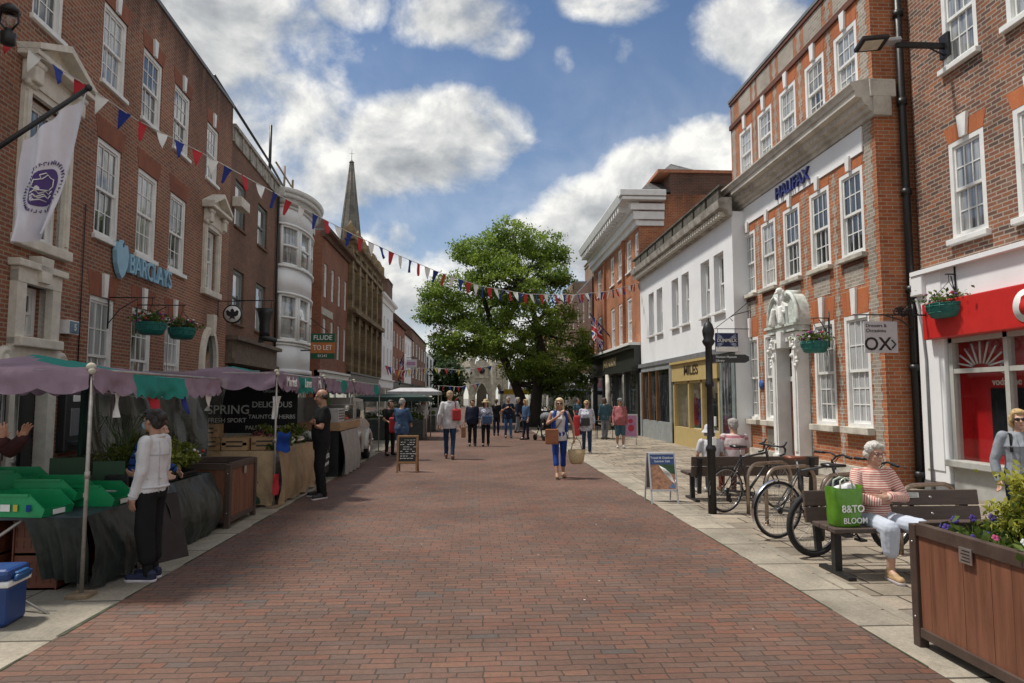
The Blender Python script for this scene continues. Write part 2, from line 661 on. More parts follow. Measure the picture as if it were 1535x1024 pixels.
def m2(op, a, b=None, c=None, clamp=False):
    n = N(nt, 'ShaderNodeMath', operation=op, use_clamp=clamp)
    for i, q in enumerate((a, b, c)):
        if q is None: continue
        if isinstance(q, (int, float)): n.inputs[i].default_value = q
        else: L(nt, q, n.inputs[i])
    return n.outputs[0]


def skyfbm(off, scale, detail=9.0, rough=.56, dist=.35):
    ad = N(nt, 'ShaderNodeVectorMath', operation='ADD')
    ad.inputs[1].default_value = off
    L(nt, DIRV, ad.inputs[0])
    mp = N(nt, 'ShaderNodeMapping')
    mp.inputs['Scale'].default_value = (1, 1, 1.2)
    L(nt, ad.outputs[0], mp.inputs[0])
    n = N(nt, 'ShaderNodeTexNoise', i_Scale=scale, i_Detail=detail, i_Roughness=rough, i_Distortion=dist)
    L(nt, mp.outputs[0], n.inputs['Vector'])
    return n.outputs['Fac']


# cloud banks of this sky, placed by direction: measured centre, half width and half height (picture units), weight
CLOUDS = [(650, 215, 165, 82, 1.05), (560, 245, 130, 60, .9), (755, 195, 70, 60, .9), (690, 165, 90, 45, .8), (690, 20, 105, 62, 1.0), (745, 62, 62, 36, .8), (530, 10, 60, 42, .8), (910, 5, 100, 38, .95),
          (300, 60, 165, 145, 1.05), (400, 170, 125, 90, .95), (380, 30, 70, 55, .55), (470, 120, 60, 45, .5), (340, 260, 160, 90, .8), (1105, 45, 85, 72, 1.0), (1180, 80, 90, 90, .95), (842, 88, 26, 30, .42), (920, 75, 36, 36, .42),
          (1080, 240, 95, 70, 1.0), (1000, 275, 110, 68, 1.0), (900, 320, 110, 62, 1.0), (830, 360, 110, 52, .95), (740, 400, 130, 52, .9), (1000, 370, 190, 95, .95), (640, 440, 150, 70, .85), (560, 365, 90, 45, .62), (500, 420, 150, 90, 1.0), (480, 250, 110, 110, .8), (440, 60, 90, 60, .62), (700, 520, 260, 90, .8)]
GREYS = [(640, 268, 110, 42, 1.0), (560, 285, 90, 36, .8), (290, 110, 130, 120, .6), (390, 230, 110, 70, .5), (690, 40, 70, 38, .5), (980, 345, 150, 55, .75), (850, 400, 160, 45, .8), (1120, 60, 50, 45, .4), (640, 470, 200, 60, .6), (780, 240, 40, 30, .5)]
sepd = N(nt, 'ShaderNodeSeparateXYZ')
L(nt, DIRV, sepd.inputs[0])
ysafe = m2('MAXIMUM', sepd.outputs[1], .05)
flat = N(nt, 'ShaderNodeCombineXYZ')
L(nt, m2('DIVIDE', sepd.outputs[0], ysafe), flat.inputs[0])
L(nt, m2('DIVIDE', sepd.outputs[2], ysafe), flat.inputs[1])


def bank(lst, r0, r1):
    out = None
    for (x, y, rx, ry, w) in lst:
        d = ray(x, y)
        sb = N(nt, 'ShaderNodeVectorMath', operation='SUBTRACT')
        sb.inputs[1].default_value = (d.x / d.y, d.z / d.y, 0)
        L(nt, flat.outputs[0], sb.inputs[0])
        ml = N(nt, 'ShaderNodeVectorMath', operation='MULTIPLY')
        ml.inputs[1].default_value = (FPX / rx, FPX / ry, 0)
        L(nt, sb.outputs[0], ml.inputs[0])
        ln = N(nt, 'ShaderNodeVectorMath', operation='LENGTH')
        L(nt, ml.outputs[0], ln.inputs[0])
        q = N(nt, 'ShaderNodeMapRange', interpolation_type='SMOOTHSTEP', i_From_Min=r0, i_From_Max=r1, i_To_Min=w, i_To_Max=0.0)
        L(nt, ln.outputs['Value'], q.inputs['Value'])
        out = q.outputs[0] if out is None else m2('MAXIMUM', out, q.outputs[0])
    return out


dens = bank(CLOUDS, .45, 1.45)
grey = bank(GREYS, .1, 1.5)
fa = skyfbm((3.1, 1.7, .4), 6.0, 12.0, .57, .3)
fb = skyfbm((3.1, 1.7, .4 + .03), 6.0, 12.0, .57, .3)
fc = skyfbm((8.0, 2.0, 5.0), 15.0, 9.0, .6, .3)
# to the sides and behind, unseen noise cloud is thickened to raise ambient light
behind = N(nt, 'ShaderNodeMapRange', i_From_Min=.75, i_From_Max=.45, i_To_Min=0.0, i_To_Max=.72)
L(nt, sepd.outputs[1], behind.inputs['Value'])
dens = m2('MAXIMUM', dens, behind.outputs[0])
tot = m2('ADD', dens, m2('MULTIPLY', m2('SUBTRACT', fa, .5), 1.9))
tot = m2('ADD', tot, m2('MULTIPLY', m2('SUBTRACT', fc, .5), 1.1))
mk = N(nt, 'ShaderNodeMapRange', interpolation_type='SMOOTHSTEP', i_From_Min=.16, i_From_Max=.95)
L(nt, tot, mk.inputs['Value'])
veil = N(nt, 'ShaderNodeMapRange', i_From_Min=.02, i_From_Max=.5, i_To_Min=.6, i_To_Max=.0)
L(nt, sepd.outputs[2], veil.inputs['Value'])
mkv = m2('MAXIMUM', mk.outputs[0], m2('MULTIPLY', veil.outputs[0], m2('MULTIPLY_ADD', fa, 1.6, -.1), clamp=True))
# relief of the clouds: puffs brighten towards their tops
rel = m2('MULTIPLY_ADD', m2('SUBTRACT', fa, fb), 3.0, .74)
rel = m2('ADD', rel, m2('MULTIPLY', m2('SUBTRACT', fc, .5), .62))
rel = m2('SUBTRACT', rel, m2('MULTIPLY', grey, .40), clamp=True)
cr = ramp(nt, [(0.0, (.30, .32, .345)), (.36, (.43, .445, .455)), (.7, (.62, .625, .615)), (1.0, (.84, .83, .79))])
L(nt, rel, cr.inputs['Fac'])
ss = N(nt, 'ShaderNodeVectorMath', operation='SCALE')
ss.inputs['Scale'].default_value = 1.0
L(nt, sky.outputs[0], ss.inputs[0])
SKYSTR = .076
cs = N(nt, 'ShaderNodeVectorMath', operation='SCALE')
cs.inputs['Scale'].default_value = .86 / SKYSTR
L(nt, cr.outputs['Color'], cs.inputs[0])
mx = N(nt, 'ShaderNodeMix', data_type='RGBA')
L(nt, mkv, mx.inputs['Factor'])
L(nt, ss.outputs[0], mx.inputs['A'])
L(nt, cs.outputs[0], mx.inputs['B'])
L(nt, mx.outputs['Result'], bg.inputs['Color'])
bg.inputs['Strength'].default_value = SKYSTR

SC.view_settings.view_transform = 'Standard'
SC.view_settings.look = 'None'
SC.view_settings.exposure = 0.5
SC.view_settings.gamma = 1.0
SC.view_settings.use_curve_mapping = False
SC.render.engine = 'CYCLES'
SC.cycles.use_denoising = True
SC.cycles.max_bounces = 6
SC.cycles.transparent_max_bounces = 12

# ------------------------------------------------------------------ ground
PAVER = brickmat('brick_pavers', [(.108, .070, .055), (.160, .084, .059), (.130, .075, .056), (.178, .094, .064), (.120, .078, .062), (.146, .092, .071), (.172, .078, .052), (.100, .086, .077)],
                 (.066, .048, .037), .225, .085, .005, rough=.7, grime=(.66, 1.24), gscale=.42, bump=1.0, fine=.42, wob=.42, squash=.72, sqf=3)
FLAG = brickmat('york_flags', [(.27, .225, .17), (.33, .28, .215), (.235, .20, .155), (.36, .305, .24), (.29, .24, .18)], (.075, .06, .045), .55, .38, .012, rough=.85,
                grime=(.55, 1.15), gscale=1.1, bump=1.0, fine=.5, squash=.7, sqf=3, wob=.07)
SLABS = brickmat('concrete_slabs', [(.20, .185, .155), (.24, .22, .185), (.18, .168, .14)], (.08, .075, .06), .9, .6, .012, rough=.9, grime=(.62, 1.12), gscale=.9, bump=.6, swap=True, wob=.03, fine=.45)
KERB = brickmat('kerb_stones', [(.31, .275, .215), (.36, .32, .255), (.275, .245, .195)], (.09, .075, .06), .95, 3.0, .014, rough=.85, grime=(.6, 1.12), gscale=1.6, swap=True, bump=.8, wob=.004, fine=.5)
GRD = mat('ground_earth', (.2, .19, .16), .95, var=.2, scale=.3)
RX0, RX1 = -2.962, 2.864


def sheet(name, x0, x1, y0, y1, z, m):
    b = MB()
    ny = max(1, int((y1 - y0) / 12))
    for i in range(ny):
        a, c = y0 + (y1 - y0) * i / ny, y0 + (y1 - y0) * (i + 1) / ny
        b.quad((x0, a, z), (x1, a, z), (x1, c, z), (x0, c, z))
    return tag(b.build(name, m), kind='structure')


sheet('ground', -700, 700, -200, 900, -.012, GRD)
sheet('brick_road', RX0, RX1, -14, 118, 0.0, PAVER)
sheet('flagstone_pavement', 3.26, 14, -14, 118, 0.0, FLAG)
sheet('concrete_pavement', -14, -3.33, -14, 118, 0.0, SLABS)
sheet('kerb_strip', RX1, 3.26, -14, 118, .002, KERB)
sheet('kerb_strip', -3.33, RX0, -14, 118, .002, KERB)
sheet('kerb_strip', 3.285, 3.40, -14, 118, .002, KERB)
# moss and dirt gathered in the joint between road and kerb
MOSS = mat('joint_dirt', (.05, .055, .03), .95, var=.5, scale=9)
for x in (RX0 + .002, RX1 - .002):
    b = MB()
    rr = random.Random(int(x * 10))
    y = 2.5
    while y < 40:
        l = rr.uniform(.2, 1.6); w = rr.uniform(.006, .022)
        b.add([(x - w, y, .004), (x + w, y + .02, .004), (x + w * .7, y + l, .004), (x - w * .6, y + l, .004)], [(0, 1, 2, 3)])
        y += l + rr.uniform(.05, .9)
    tag(b.build('joint_moss', MOSS), kind='stuff', label='dark moss and dirt in the kerb joint', cat='moss')
# pale litter and gum specks on the pavers
b = MB()
rr = random.Random(3)
for i in range(26):
    x, y = rr.uniform(-2.7, 2.7), rr.uniform(3.9, 16)
    r_ = rr.uniform(.006, .013)
    b.lathe([(r_, 0), (r_ * .8, .003)], 7, 0, (x, y, .0))
tag(b.build('gum_specks', mat('gum', (.42, .40, .36), .8)), kind='stuff', label='pale chewing gum specks trodden onto the brick road', cat='gum')
# ------------------------------------------------------------------ building kit
def wallmesh(mb, u0, u1, z0, z1, ops, y=0.0, depth=.14, mi=0, rmi=None):
    """wall face with real openings; ops = (ua, ub, za, zb)"""
    us = sorted(set([u0, u1] + [q for o in ops for q in o[:2] if u0 < q < u1]))
    zs = sorted(set([z0, z1] + [q for o in ops for q in o[2:4] if z0 < q < z1]))
    for i in range(len(us) - 1):
        for j in range(len(zs) - 1):
            cu, cz = (us[i] + us[i + 1]) / 2, (zs[j] + zs[j + 1]) / 2
            if any(o[0] < cu < o[1] and o[2] < cz < o[3] for o in ops):
                continue
            mb.quad((us[i], y, zs[j]), (us[i + 1], y, zs[j]), (us[i + 1], y, zs[j + 1]), (us[i], y, zs[j + 1]), mi)
    r = mi if rmi is None else rmi
    for (a, b_, c, d) in [o[:4] for o in ops]:
        mb.quad((a, y, c), (a, y, d), (a, y + depth, d), (a, y + depth, c), r)
        mb.quad((b_, y, c), (b_, y + depth, c), (b_, y + depth, d), (b_, y, d), r)
        mb.quad((a, y, d), (b_, y, d), (b_, y + depth, d), (a, y + depth, d), r)
        mb.quad((a, y, c), (a, y + depth, c), (b_, y + depth, c), (b_, y, c), r)


def shell(mb, u0, u1, z0, z1, D, mi=0, y0=.0, top=True):
    """side and back walls"""
    mb.quad((u0, y0, z0), (u0, y0, z1), (u0, D, z1), (u0, D, z0), mi)
    mb.quad((u1, y0, z0), (u1, D, z0), (u1, D, z1), (u1, y0, z1), mi)
    mb.quad((u0, D, z0), (u0, D, z1), (u1, D, z1), (u1, D, z0), mi)


def sash(root, ua, ub, za, zb, y=.03, cols=3, rows=4, glass=None, frame=None, box=.09, bar=.022, sill=None, sillm=None, silld=.07, lift=0.0, part='window'):
    """sliding sash window: box frame, two sashes with glazing bars, pane behind; rows counted over both sashes"""
    f = MB()
    fy0, fy1 = y, y + .09
    f.box(ua, ua + box, fy0, fy1, za, zb); f.box(ub - box, ub, fy0, fy1, za, zb)
    f.box(ua + box, ub - box, fy0, fy1, zb - box, zb); f.box(ua + box, ub - box, fy0, fy1, za, za + box * .8)
    a, b_, c, d = ua + box, ub - box, za + box * .8, zb - box
    mid = (c + d) / 2 + lift
    st = .045
    for (zz0, zz1, off, nr) in ((mid - .02, d, .03, rows // 2), (c, mid + .02, .065, rows - rows // 2)):
        y0, y1 = y + off, y + off + .035
        f.box(a, a + st, y0, y1, zz0, zz1); f.box(b_ - st, b_, y0, y1, zz0, zz1)
        f.box(a + st, b_ - st, y0, y1, zz1 - st, zz1); f.box(a + st, b_ - st, y0, y1, zz0, zz0 + st * 1.2)
        ga, gb, gc, gd = a + st, b_ - st, zz0 + st * 1.2, zz1 - st
        for i in range(1, cols):
            x = ga + (gb - ga) * i / cols
            f.box(x - bar / 2, x + bar / 2, y0 + .004, y1 - .004, gc, gd)
        for j in range(1, nr):
            z = gc + (gd - gc) * j / nr
            f.box(ga, gb, y0 + .006, y1 - .006, z - bar / 2, z + bar / 2)
    w = f.build(part, frame or WHITE, root)
    p = MB()
    # each sash has its own sheet, set a hair out of true so that reflections differ
    rj = random.Random(int(ua * 977 + za * 331))
    for (c0, d0, yy) in ((mid, d - .02, y + .05), (c + .02, mid, y + .085)):
        t = [rj.uniform(-.003, .003) for _ in range(4)]
        p.quad((a + .02, yy + t[0], c0), (b_ - .02, yy + t[1], c0), (b_ - .02, yy + t[2], d0), (a + .02, yy + t[3], d0))
    g_ = glass or GLASS
    if g_ is GLASS: g_ = rj.choice((GLASS, GLASS, GLASSC, GLASSE, GLASSD))
    if g_ is GLASSB: g_ = rj.choice((GLASSB, GLASSE, GLASSC))
    p.build('pane', g_, w, recalc=False)
    if sill:
        s_ = MB()
        s_.bbox(ua - .06, ub + .06, -silld, y + .08, za - sill, za, .012)
        s_.build('sill', sillm or WHITE, root)
    return w


def keystone(root, u, z0, z1, w0=.13, w1=.2, y=-.06, m=None):
    k = MB()
    k.poly([(u - w0 / 2, z0), (u + w0 / 2, z0), (u + w1 / 2, z1), (u - w1 / 2, z1)], y, .02)
    return k.build('keystone', m or WHITE, root)


def lintel(root, ua, ub, z0, z1, m, flare=.12, y=-.006):
    k = MB()
    k.poly([(ua, z0), (ub, z0), (ub + flare, z1), (ua - flare, z1)], y, .02)
    return k.build('brick_arch', m, root)


def cornice(root, u0, u1, prof, m, name='cornice', ret=None):
    """moulding: prof = outline in (y,z)"""
    k = MB()
    k.prof(prof, u0, u1)
    return k.build(name, m, root)


def gable_roof(root, u0, u1, z, D, rise, m, over=.25, name='roof'):
    k = MB()
    h = D / 2
    k.add([(u0, -over, z - .05), (u1, -over, z - .05), (u1, h, z + rise), (u0, h, z + rise), (u0, D + over, z - .05), (u1, D + over, z - .05)],
          [(0, 1, 2, 3), (3, 2, 5, 4), (0, 3, 4), (1, 5, 2)])
    return k.build(name, m, root)


def chimney(root, u, y, z0, z1, wu, wy, m, pots=4, potm=None, name='chimney'):
    k = MB()
    k.box(u - wu / 2, u + wu / 2, y - wy / 2, y + wy / 2, z0, z1)
    k.box(u - wu / 2 - .06, u + wu / 2 + .06, y - wy / 2 - .06, y + wy / 2 + .06, z1 - .28, z1 - .12)
    k.box(u - wu / 2 - .1, u + wu / 2 + .1, y - wy / 2 - .1, y + wy / 2 + .1, z1, z1 + .1)
    c = k.build(name, m, root)
    pm = potm or mat('terracotta', (.36, .15, .08), .8, var=.25)
    for i in range(pots):
        p = MB()
        t = (i + .5) / pots
        if wu >= wy: x, yy = u - wu / 2 + wu * t, y
        else: x, yy = u, y - wy / 2 + wy * t
        p.lathe([(.15, 0), (.12, .1), (.11, .5), (.15, .56), (.15, .66), (.1, .68)], 10, 0, (x, yy, z1 + .1))
        p.build('chimney_pot', pm, c)
    return c


BR_BANK = brickmat('bank_brick', [(.23, .082, .048), (.32, .108, .058), (.185, .076, .052), (.35, .13, .070), (.265, .092, .053), (.225, .105, .074)], (.33, .25, .18), ms=.014, grime=(.62, 1.14), gscale=.35, stain=(9.2, 11.1, .62))
BR_ARCH = brickmat('bank_arch_brick', [(.25, .088, .052), (.28, .10, .058), (.22, .08, .05)], (.22, .11, .07), .075, .4, .005, off=0, grime=(.8, 1.1))
BR_HAL = brickmat('orange_brick', [(.40, .125, .05), (.47, .16, .062), (.33, .095, .042), (.43, .14, .055), (.37, .15, .08)], (.42, .30, .21), ms=.010, grime=(.6, 1.16), gscale=.7, stain=(9.6, 11.0, .35))
BR_HALA = brickmat('orange_arch_brick', [(.42, .13, .05), (.47, .15, .058), (.38, .115, .045)], (.38, .16, .08), .07, .5, .005, off=0, grime=(.8, 1.12))
BR_HALD = brickmat('dark_band_brick', [(.15, .05, .035), (.19, .065, .04), (.12, .045, .035)], (.16, .10, .075), grime=(.55, 1.1))
BR_GREY = brickmat('grey_flint_brick', [(.34, .295, .24), (.26, .225, .185), (.39, .345, .29), (.30, .24, .20)], (.46, .42, .36), .21, .075, .012, grime=(.7, 1.12))
BR_VODA = brickmat('mixed_brown_brick', [(.12, .068, .05), (.22, .092, .058), (.29, .115, .06), (.17, .086, .06), (.095, .066, .058), (.34, .125, .058), (.2, .115, .085)], (.35, .29, .235), ms=.0125, grime=(.66, 1.16), gscale=.8)
BR_SHOE = brickmat('dull_brown_brick', [(.17, .088, .060), (.215, .105, .068), (.145, .078, .056), (.24, .115, .07)], (.21, .155, .115), ms=.009, grime=(.68, 1.15))
BR_RED = brickmat('red_terrace_brick', [(.27, .09, .05), (.32, .115, .06), (.22, .075, .045)], (.25, .17, .12), ms=.009, grime=(.7, 1.12))
BR_DARK = brickmat('dark_old_brick', [(.13, .06, .045), (.17, .075, .05), (.10, .055, .045)], (.17, .13, .10), grime=(.6, 1.15))
BR_TAN = brickmat('tan_brick', [(.24, .16, .105), (.28, .18, .115), (.2, .135, .095)], (.27, .22, .17), grime=(.7, 1.1))
GOLDST = brickmat('golden_ashlar', [(.25, .18, .10), (.29, .21, .12), (.20, .145, .082)], (.12, .085, .05), .7, .34, .01, grime=(.42, 1.15), gscale=1.2)
SHOPDK = mat('shop_dark', (.018, .02, .021), .4, var=.3)
NAVY = mat('navy_sign', (.012, .02, .09), .4, var=.1)
SKYB = mat('pale_blue_letters', (.26, .47, .62), .4, var=.08)

# ================================================================= LEFT ROW
# ---- bank
DB = R(2.75)
bank = thing('bank_building', 'dark red brick bank with white sash windows and pale blue lettering', 'building', (-7.47, 12.36, 0), PI / 2 + DB)
gw = [(1.28, 2.30), (3.12, 4.18), (4.95, 6.02)]
ops = []
for a, b_ in gw:
    ops += [(a, b_, 1.35, 3.72), (a, b_, 4.93, 6.90), (a, b_, 8.08, 9.74)]
ops += [(7.38, 8.38, 8.08, 9.74), (-1.05, -.12, 8.08, 9.74), (-3.4, -2.4, 8.08, 9.74), (-3.4, -2.4, 4.93, 6.9), (-3.4, -2.4, 1.35, 3.72)]
ops += [(-1.02, .1, 4.35, 6.72), (7.52, 8.52, 4.85, 6.9), (-.95, -.2, 2.72, 3.56), (7.5, 8.6, .1, 2.9), (-1.0, -.1, .1, 2.1)]
k = MB()
wallmesh(k, -5, 9.68, 0, 11.12, ops, depth=.2)
shell(k, -5, 9.68, 0, 11.12, 10)
k.build('wall', BR_BANK, bank)
k = MB(); k.box(-5, 9.7, -.04, 10, 11.12, 11.22); k.build('roof', LEAD, bank)
for i, (a, b_) in enumerate(gw):
    sash(bank, a, b_, 1.35, 3.72, .03, 3, 4, GLASSB, sill=.09)
    sash(bank, a, b_, 4.93, 6.90, .03, 3, 4, GLASS, sill=.1)
    sash(bank, a, b_, 8.08, 9.74, .03, 3, 4, GLASS, sill=.09)
    lintel(bank, a - .02, b_ + .02, 3.72, 4.18, BR_ARCH); keystone(bank, (a + b_) / 2, 3.72, 4.2)
    lintel(bank, a - .02, b_ + .02, 6.9, 7.32, BR_ARCH)
    lintel(bank, a - .02, b_ + .02, 9.74, 10.12, BR_ARCH); keystone(bank, (a + b_) / 2, 9.74, 10.14)
for (a, b_) in ((7.38, 8.38), (-1.05, -.12), (-3.4, -2.4)):
    sash(bank, a, b_, 8.08, 9.74, .03, 3, 4, GLASS, sill=.09)
    lintel(bank, a, b_, 9.74, 10.12, BR_ARCH); keystone(bank, (a + b_) / 2, 9.74, 10.14)
sash(bank, -3.4, -2.4, 4.93, 6.9, .03, 3, 4, GLASS, sill=.09)
sash(bank, -3.4, -2.4, 1.35, 3.72, .03, 3, 4, GLASS, sill=.09)


def pediment_window(root, a, b_, z0, z1, zs, m):
    w = sash(root, a, b_, z0, z1, .1, 2, 4, GLASS)
    f = MB()
    for s, x in ((-1, a), (1, b_)):
        x0, x1 = (x - .2, x) if s < 0 else (x, x + .2)
        f.box(x0, x1, -.07, .05, z0 - .08, z1 + .08)
        f.box(x0 + .05, x1 - .05, -.1, -.07, z0 + .05, z1)
        # scroll bracket
        f.bbox(x0 - .02, x1 + .02, -.24, 0, z1 + .12, z1 + .5, .03)
        f.cyl((x0 - .03, -.2, z1 + .44), (x1 + .03, -.2, z1 + .44), .07, n=12)
        f.cyl((x0 - .03, -.1, z1 + .12), (x1 + .03, -.1, z1 + .12), .06, n=12)
    f.box(a - .18, b_ + .18, -.09, .05, z1, z1 + .52)
    f.box(a - .05, b_ + .05, -.12, -.09, z1 + .12, z1 + .42)
    f.bbox(a - .24, b_ + .24, -.14, .1, z0 - .2, z0 - .02, .02)
    e = .36
    zc = z1 + .52
    f.bbox(a - e, b_ + e, -.34, .0, zc, zc + .09, .015)
    c = (a + b_) / 2
    for s in (-1, 1):
        p0 = (c + s * ((b_ - a) / 2 + e), zc + .09)
        f.poly([(p0[0], p0[1]), (p0[0], p0[1] + .1), (c, zs + .12), (c, zs)], -.36, .0)
    f.poly([(a - e + .1, zc + .09), (b_ + e - .1, zc + .09), (c, zs + .02)], -.12, 0)
    f.build('pediment_surround', m, root)


pediment_window(bank, -1.02, .1, 4.35, 6.72, 7.72, CREAM)
pediment_window(bank, 7.52, 8.52, 4.85, 6.62, 7.62, CREAM)
# stone entrance: scrolled surround with small window above door
f = MB()
f.box(-1.2, -.95, -.12, .1, 2.55, 3.75); f.box(-.2, .05, -.12, .1, 2.55, 3.75); f.box(-1.2, .05, -.13, .1, 3.56, 3.8)
f.bbox(-1.28, .13, -.2, .1, 3.8, 3.92, .02)
f.bbox(-1.2, .05, -.22, .1, 2.52, 2.68, .02)
f.box(-1.3, .2, -.1, .1, 2.1, 2.52)
for x in (-1.36, .22):
    f.lathe([(.2, -.06), (.2, .02), (.14, .06), (.1, .02), (.05, .07)], 20, 0, M=TM((x, -.08, 2.3), rx=PI / 2))
f.box(-1.2, -.95, -.1, .1, 0, 2.1); f.box(-.15, .1, -.1, .1, 0, 2.1)
f.poly([(-.68, 3.62), (-.42, 3.62), (-.36, 4.05), (-.74, 4.05)], -.2, .05)
f.build('entrance_surround', CREAM, bank)
w = sash(bank, -.95, -.2, 2.7, 3.56, .16, 2, 2, GLASSD)
d = MB(); d.box(-.95, -.15, .12, .2, 0, 2.1); d.box(-.9, -.6, .09, .13, .2, 1.0); d.box(-.5, -.2, .09, .13, .2, 1.0); d.box(-.9, -.2, .09, .13, 1.15, 2.0)
d.build('door', SHOPDK, bank)
# cash machines
for u0, u1 in ((.35, 1.15), (-1.95, -1.35)):
    a = MB()
    a.bbox(u0, u1, -.16, .05, .72, 1.92, .03, 0)
    a.bbox(u0 + .14, u1 - .14, -.17, -.10, 1.0, 1.5, .01, 1)
    a.bbox(u0 + .2, u1 - .2, -.175, -.1, 1.62, 1.74, .01, 2)
    a.box(u0 + .1, u1 - .1, -.3, -.12, .84, .9, 0)
    a.build('cash_machine', [mat('machine_black', (.025, .027, .03), .35), mat('machine_screen', (.17, .18, .19), .2, var=.1), WHITE], bank)
# oval window in keyed surround at the end
k = MB()
pts = []
n = 26
cx, cz, rx, rz = 8.05, 2.65, .5, .95
vs = []
for j in range(n):
    q = 2 * PI * j / n
    for (s_, yy) in ((1.0, .05), (1.0, -.12), (1.32, -.12), (1.38, .02)):
        vs.append((cx + rx * s_ * math.cos(q), yy, cz + (rz + (s_ - 1) * .5) * math.sin(q)))
fs = []
for j in range(n):
    j2 = (j + 1) % n
    for i in range(3):
        fs.append((j * 4 + i, j * 4 + i + 1, j2 * 4 + i + 1, j2 * 4 + i))
k.add(vs, fs, 0, False)
k.poly([(cx - .09, 3.5), (cx + .09, 3.5), (cx + .15, 4.12), (cx - .15, 4.12)], -.2, 0)
k.build('oval_surround', CREAM, bank)
k = MB(); k.add([(cx + rx * 1.05 * math.cos(2 * PI * j / n), -.015, cz + rz * 1.05 * math.sin(2 * PI * j / n)) for j in range(n)], [tuple(range(n))]); k.build('oval_pane', GLASSD, bank)
# lettering and bird badge
k = MB(); k.text('BARCLAYS', .60, front(3.80, -.08, 4.58), 0, .035, .006, fit=2.28); k.build('sign_letters', SKYB, bank)
k = MB()
k.poly([(2.02, 4.75), (2.1, 4.95), (2.24, 4.93), (2.3, 5.03), (2.36, 4.93), (2.5, 4.95), (2.58, 4.75), (2.54, 4.5), (2.42, 4.3), (2.3, 4.2), (2.18, 4.3), (2.06, 4.5)], -.12, -.03, 0)
k.poly([(2.27, 4.93), (2.32, 4.99), (2.34, 4.9), (2.29, 4.86)], -.125, -.11, 1)
k.build('bird_badge', [SKYB, NAVY], bank)
k = MB(); k.box(.28, .62, -.16, 0, 2.85, 3.1, 0); k.bbox(.3, .6, -.18, -.15, 2.87, 3.08, .01, 1); k.text('5', .17, front(.45, -.185, 2.97), 0, .004, .02); k.build('number_plate', [WHITE, mat('plate_blue', (.13, .2, .28), .4)], bank)
k = MB(); k.tube([(5.06, -.03, 0.1), (5.05, -.03, 4.0)], .006, 5); k.tube([(.9, -.03, 2.1), (.9, -.03, 5.4)], .012, 6); k.build('wall_cable', BLACK, bank)
k = MB(); k.bbox(.95, 1.12, -.3, -.02, 2.18, 2.3, .02); k.ell((1.04, -.2, 2.16), (.09, .09, .09)); k.build('camera_dome', BLACK, bank)

# ---- shoe shop
DS = R(3.0)
P2 = (-7.98, 22.06, 0)
shoe = thing('brown_brick_shop', 'dull brown brick shop with grey sash windows and stone parapet', 'building', P2, PI / 2 + DS)
wn = [(.62, 1.85, 7.42, 9.0), (3.5, 4.86, 7.42, 9.0), (.7, 1.95, 4.18, 5.98), (3.55, 4.9, 4.18, 5.98)]
k = MB(); wallmesh(k, .02, 6.3, 3.7, 10.05, wn, depth=.2); wallmesh(k, .02, 6.3, 0, 3.7, [(.5, 6.0, .3, 2.8)], depth=.4); shell(k, .02, 6.3, 0, 10.05, 9); k.build('wall', BR_SHOE, shoe)
GREYP = mat('grey_green_paint', (.2, .24, .235), .5, var=.1)
for q in wn:
    sash(shoe, *q, y=.08, cols=1, rows=2, glass=GLASSB, frame=GREYP, box=.1, sill=.08, sillm=BR_SHOE)
k = MB(); k.box(.02, 6.3, -.06, .3, 10.05, 10.5); k.box(.02, 6.32, -.14, .34, 10.5, 10.62)
for i in range(7): k.box(.1 + i * .9, .2 + i * .9, -.1, .3, 10.06, 10.49)
k.build('parapet', WEATH, shoe)
k = MB(); k.box(.02, 6.3, 0.35, 9, 10.04, 10.2); k.build('roof', LEAD, shoe)
k = MB(); k.box(.2, 6.2, -.2, .02, 2.95, 3.55); k.box(.1, 6.25, -.4, .02, 3.55, 3.68); k.box(.1, 6.25, -.3, .02, 2.8, 2.95); k.build('stone_fascia', mat('drab_stone', (.15, .115, .085), .85, var=.3), shoe)
k = MB(); k.box(.5, 6.0, .2, .3, .3, 2.8); k.build('shop_window', glassmat('green_dark_glass', (.01, .02, .014), (.03, .05, .035), .4), shoe)
k = MB(); k.tube([(6.2, -.1, 2.8), (6.2, -.1, 10)], .05, 8); k.build('drainpipe', BLACKM, shoe)
k = MB(); k.bbox(.3, 1.25, -.32, 0, 7.95, 8.28, .02); k.build('alarm_box', CREAM, shoe)

# ---- white bow-fronted house
bow = thing('bow_fronted_house', 'house with white rounded two storey bay of sash windows', 'building', P2, PI / 2 + DS)
k = MB(); wallmesh(k, 6.34, 13.4, 0, 10.35, []); shell(k, 6.34, 13.4, 0, 10.35, 9); k.build('wall', BR_SHOE, bow)
bc, bw_, bd = 9.2, 2.45, .85
NB = 28
def bowpt(t, e=0.0):
    q = PI * t
    return (bc - (bw_ + e) * math.cos(q), -(bd + e) * math.sin(q) + .0)
def bowband(mb, z0, z1, e=0.0, t0=0.0, t1=1.0, mi=0, n=NB, capz=True, e2=None):
    e2 = e if e2 is None else e2
    vs, fs = [], []
    for i in range(n + 1):
        t = t0 + (t1 - t0) * i / n
        p, q = bowpt(t, e), bowpt(t, e2)
        vs += [(p[0], p[1], z0), (q[0], q[1], z1), (p[0], p[1] + .12, z0), (q[0], q[1] + .12, z1)]
    for i in range(n):
        a, b2 = i * 4, i * 4 + 4
        fs += [(a, b2, b2 + 1, a + 1), (a + 2, a + 3, b2 + 3, b2 + 2), (a, a + 2, b2 + 2, b2), (a + 1, b2 + 1, b2 + 3, a + 3)]
    fs += [(0, 1, 3, 2), (n * 4, n * 4 + 2, n * 4 + 3, n * 4 + 1)]
    mb.add(vs, fs, mi, True)
W1, W2 = (4.12, 6.05), (7.3, 9.0)
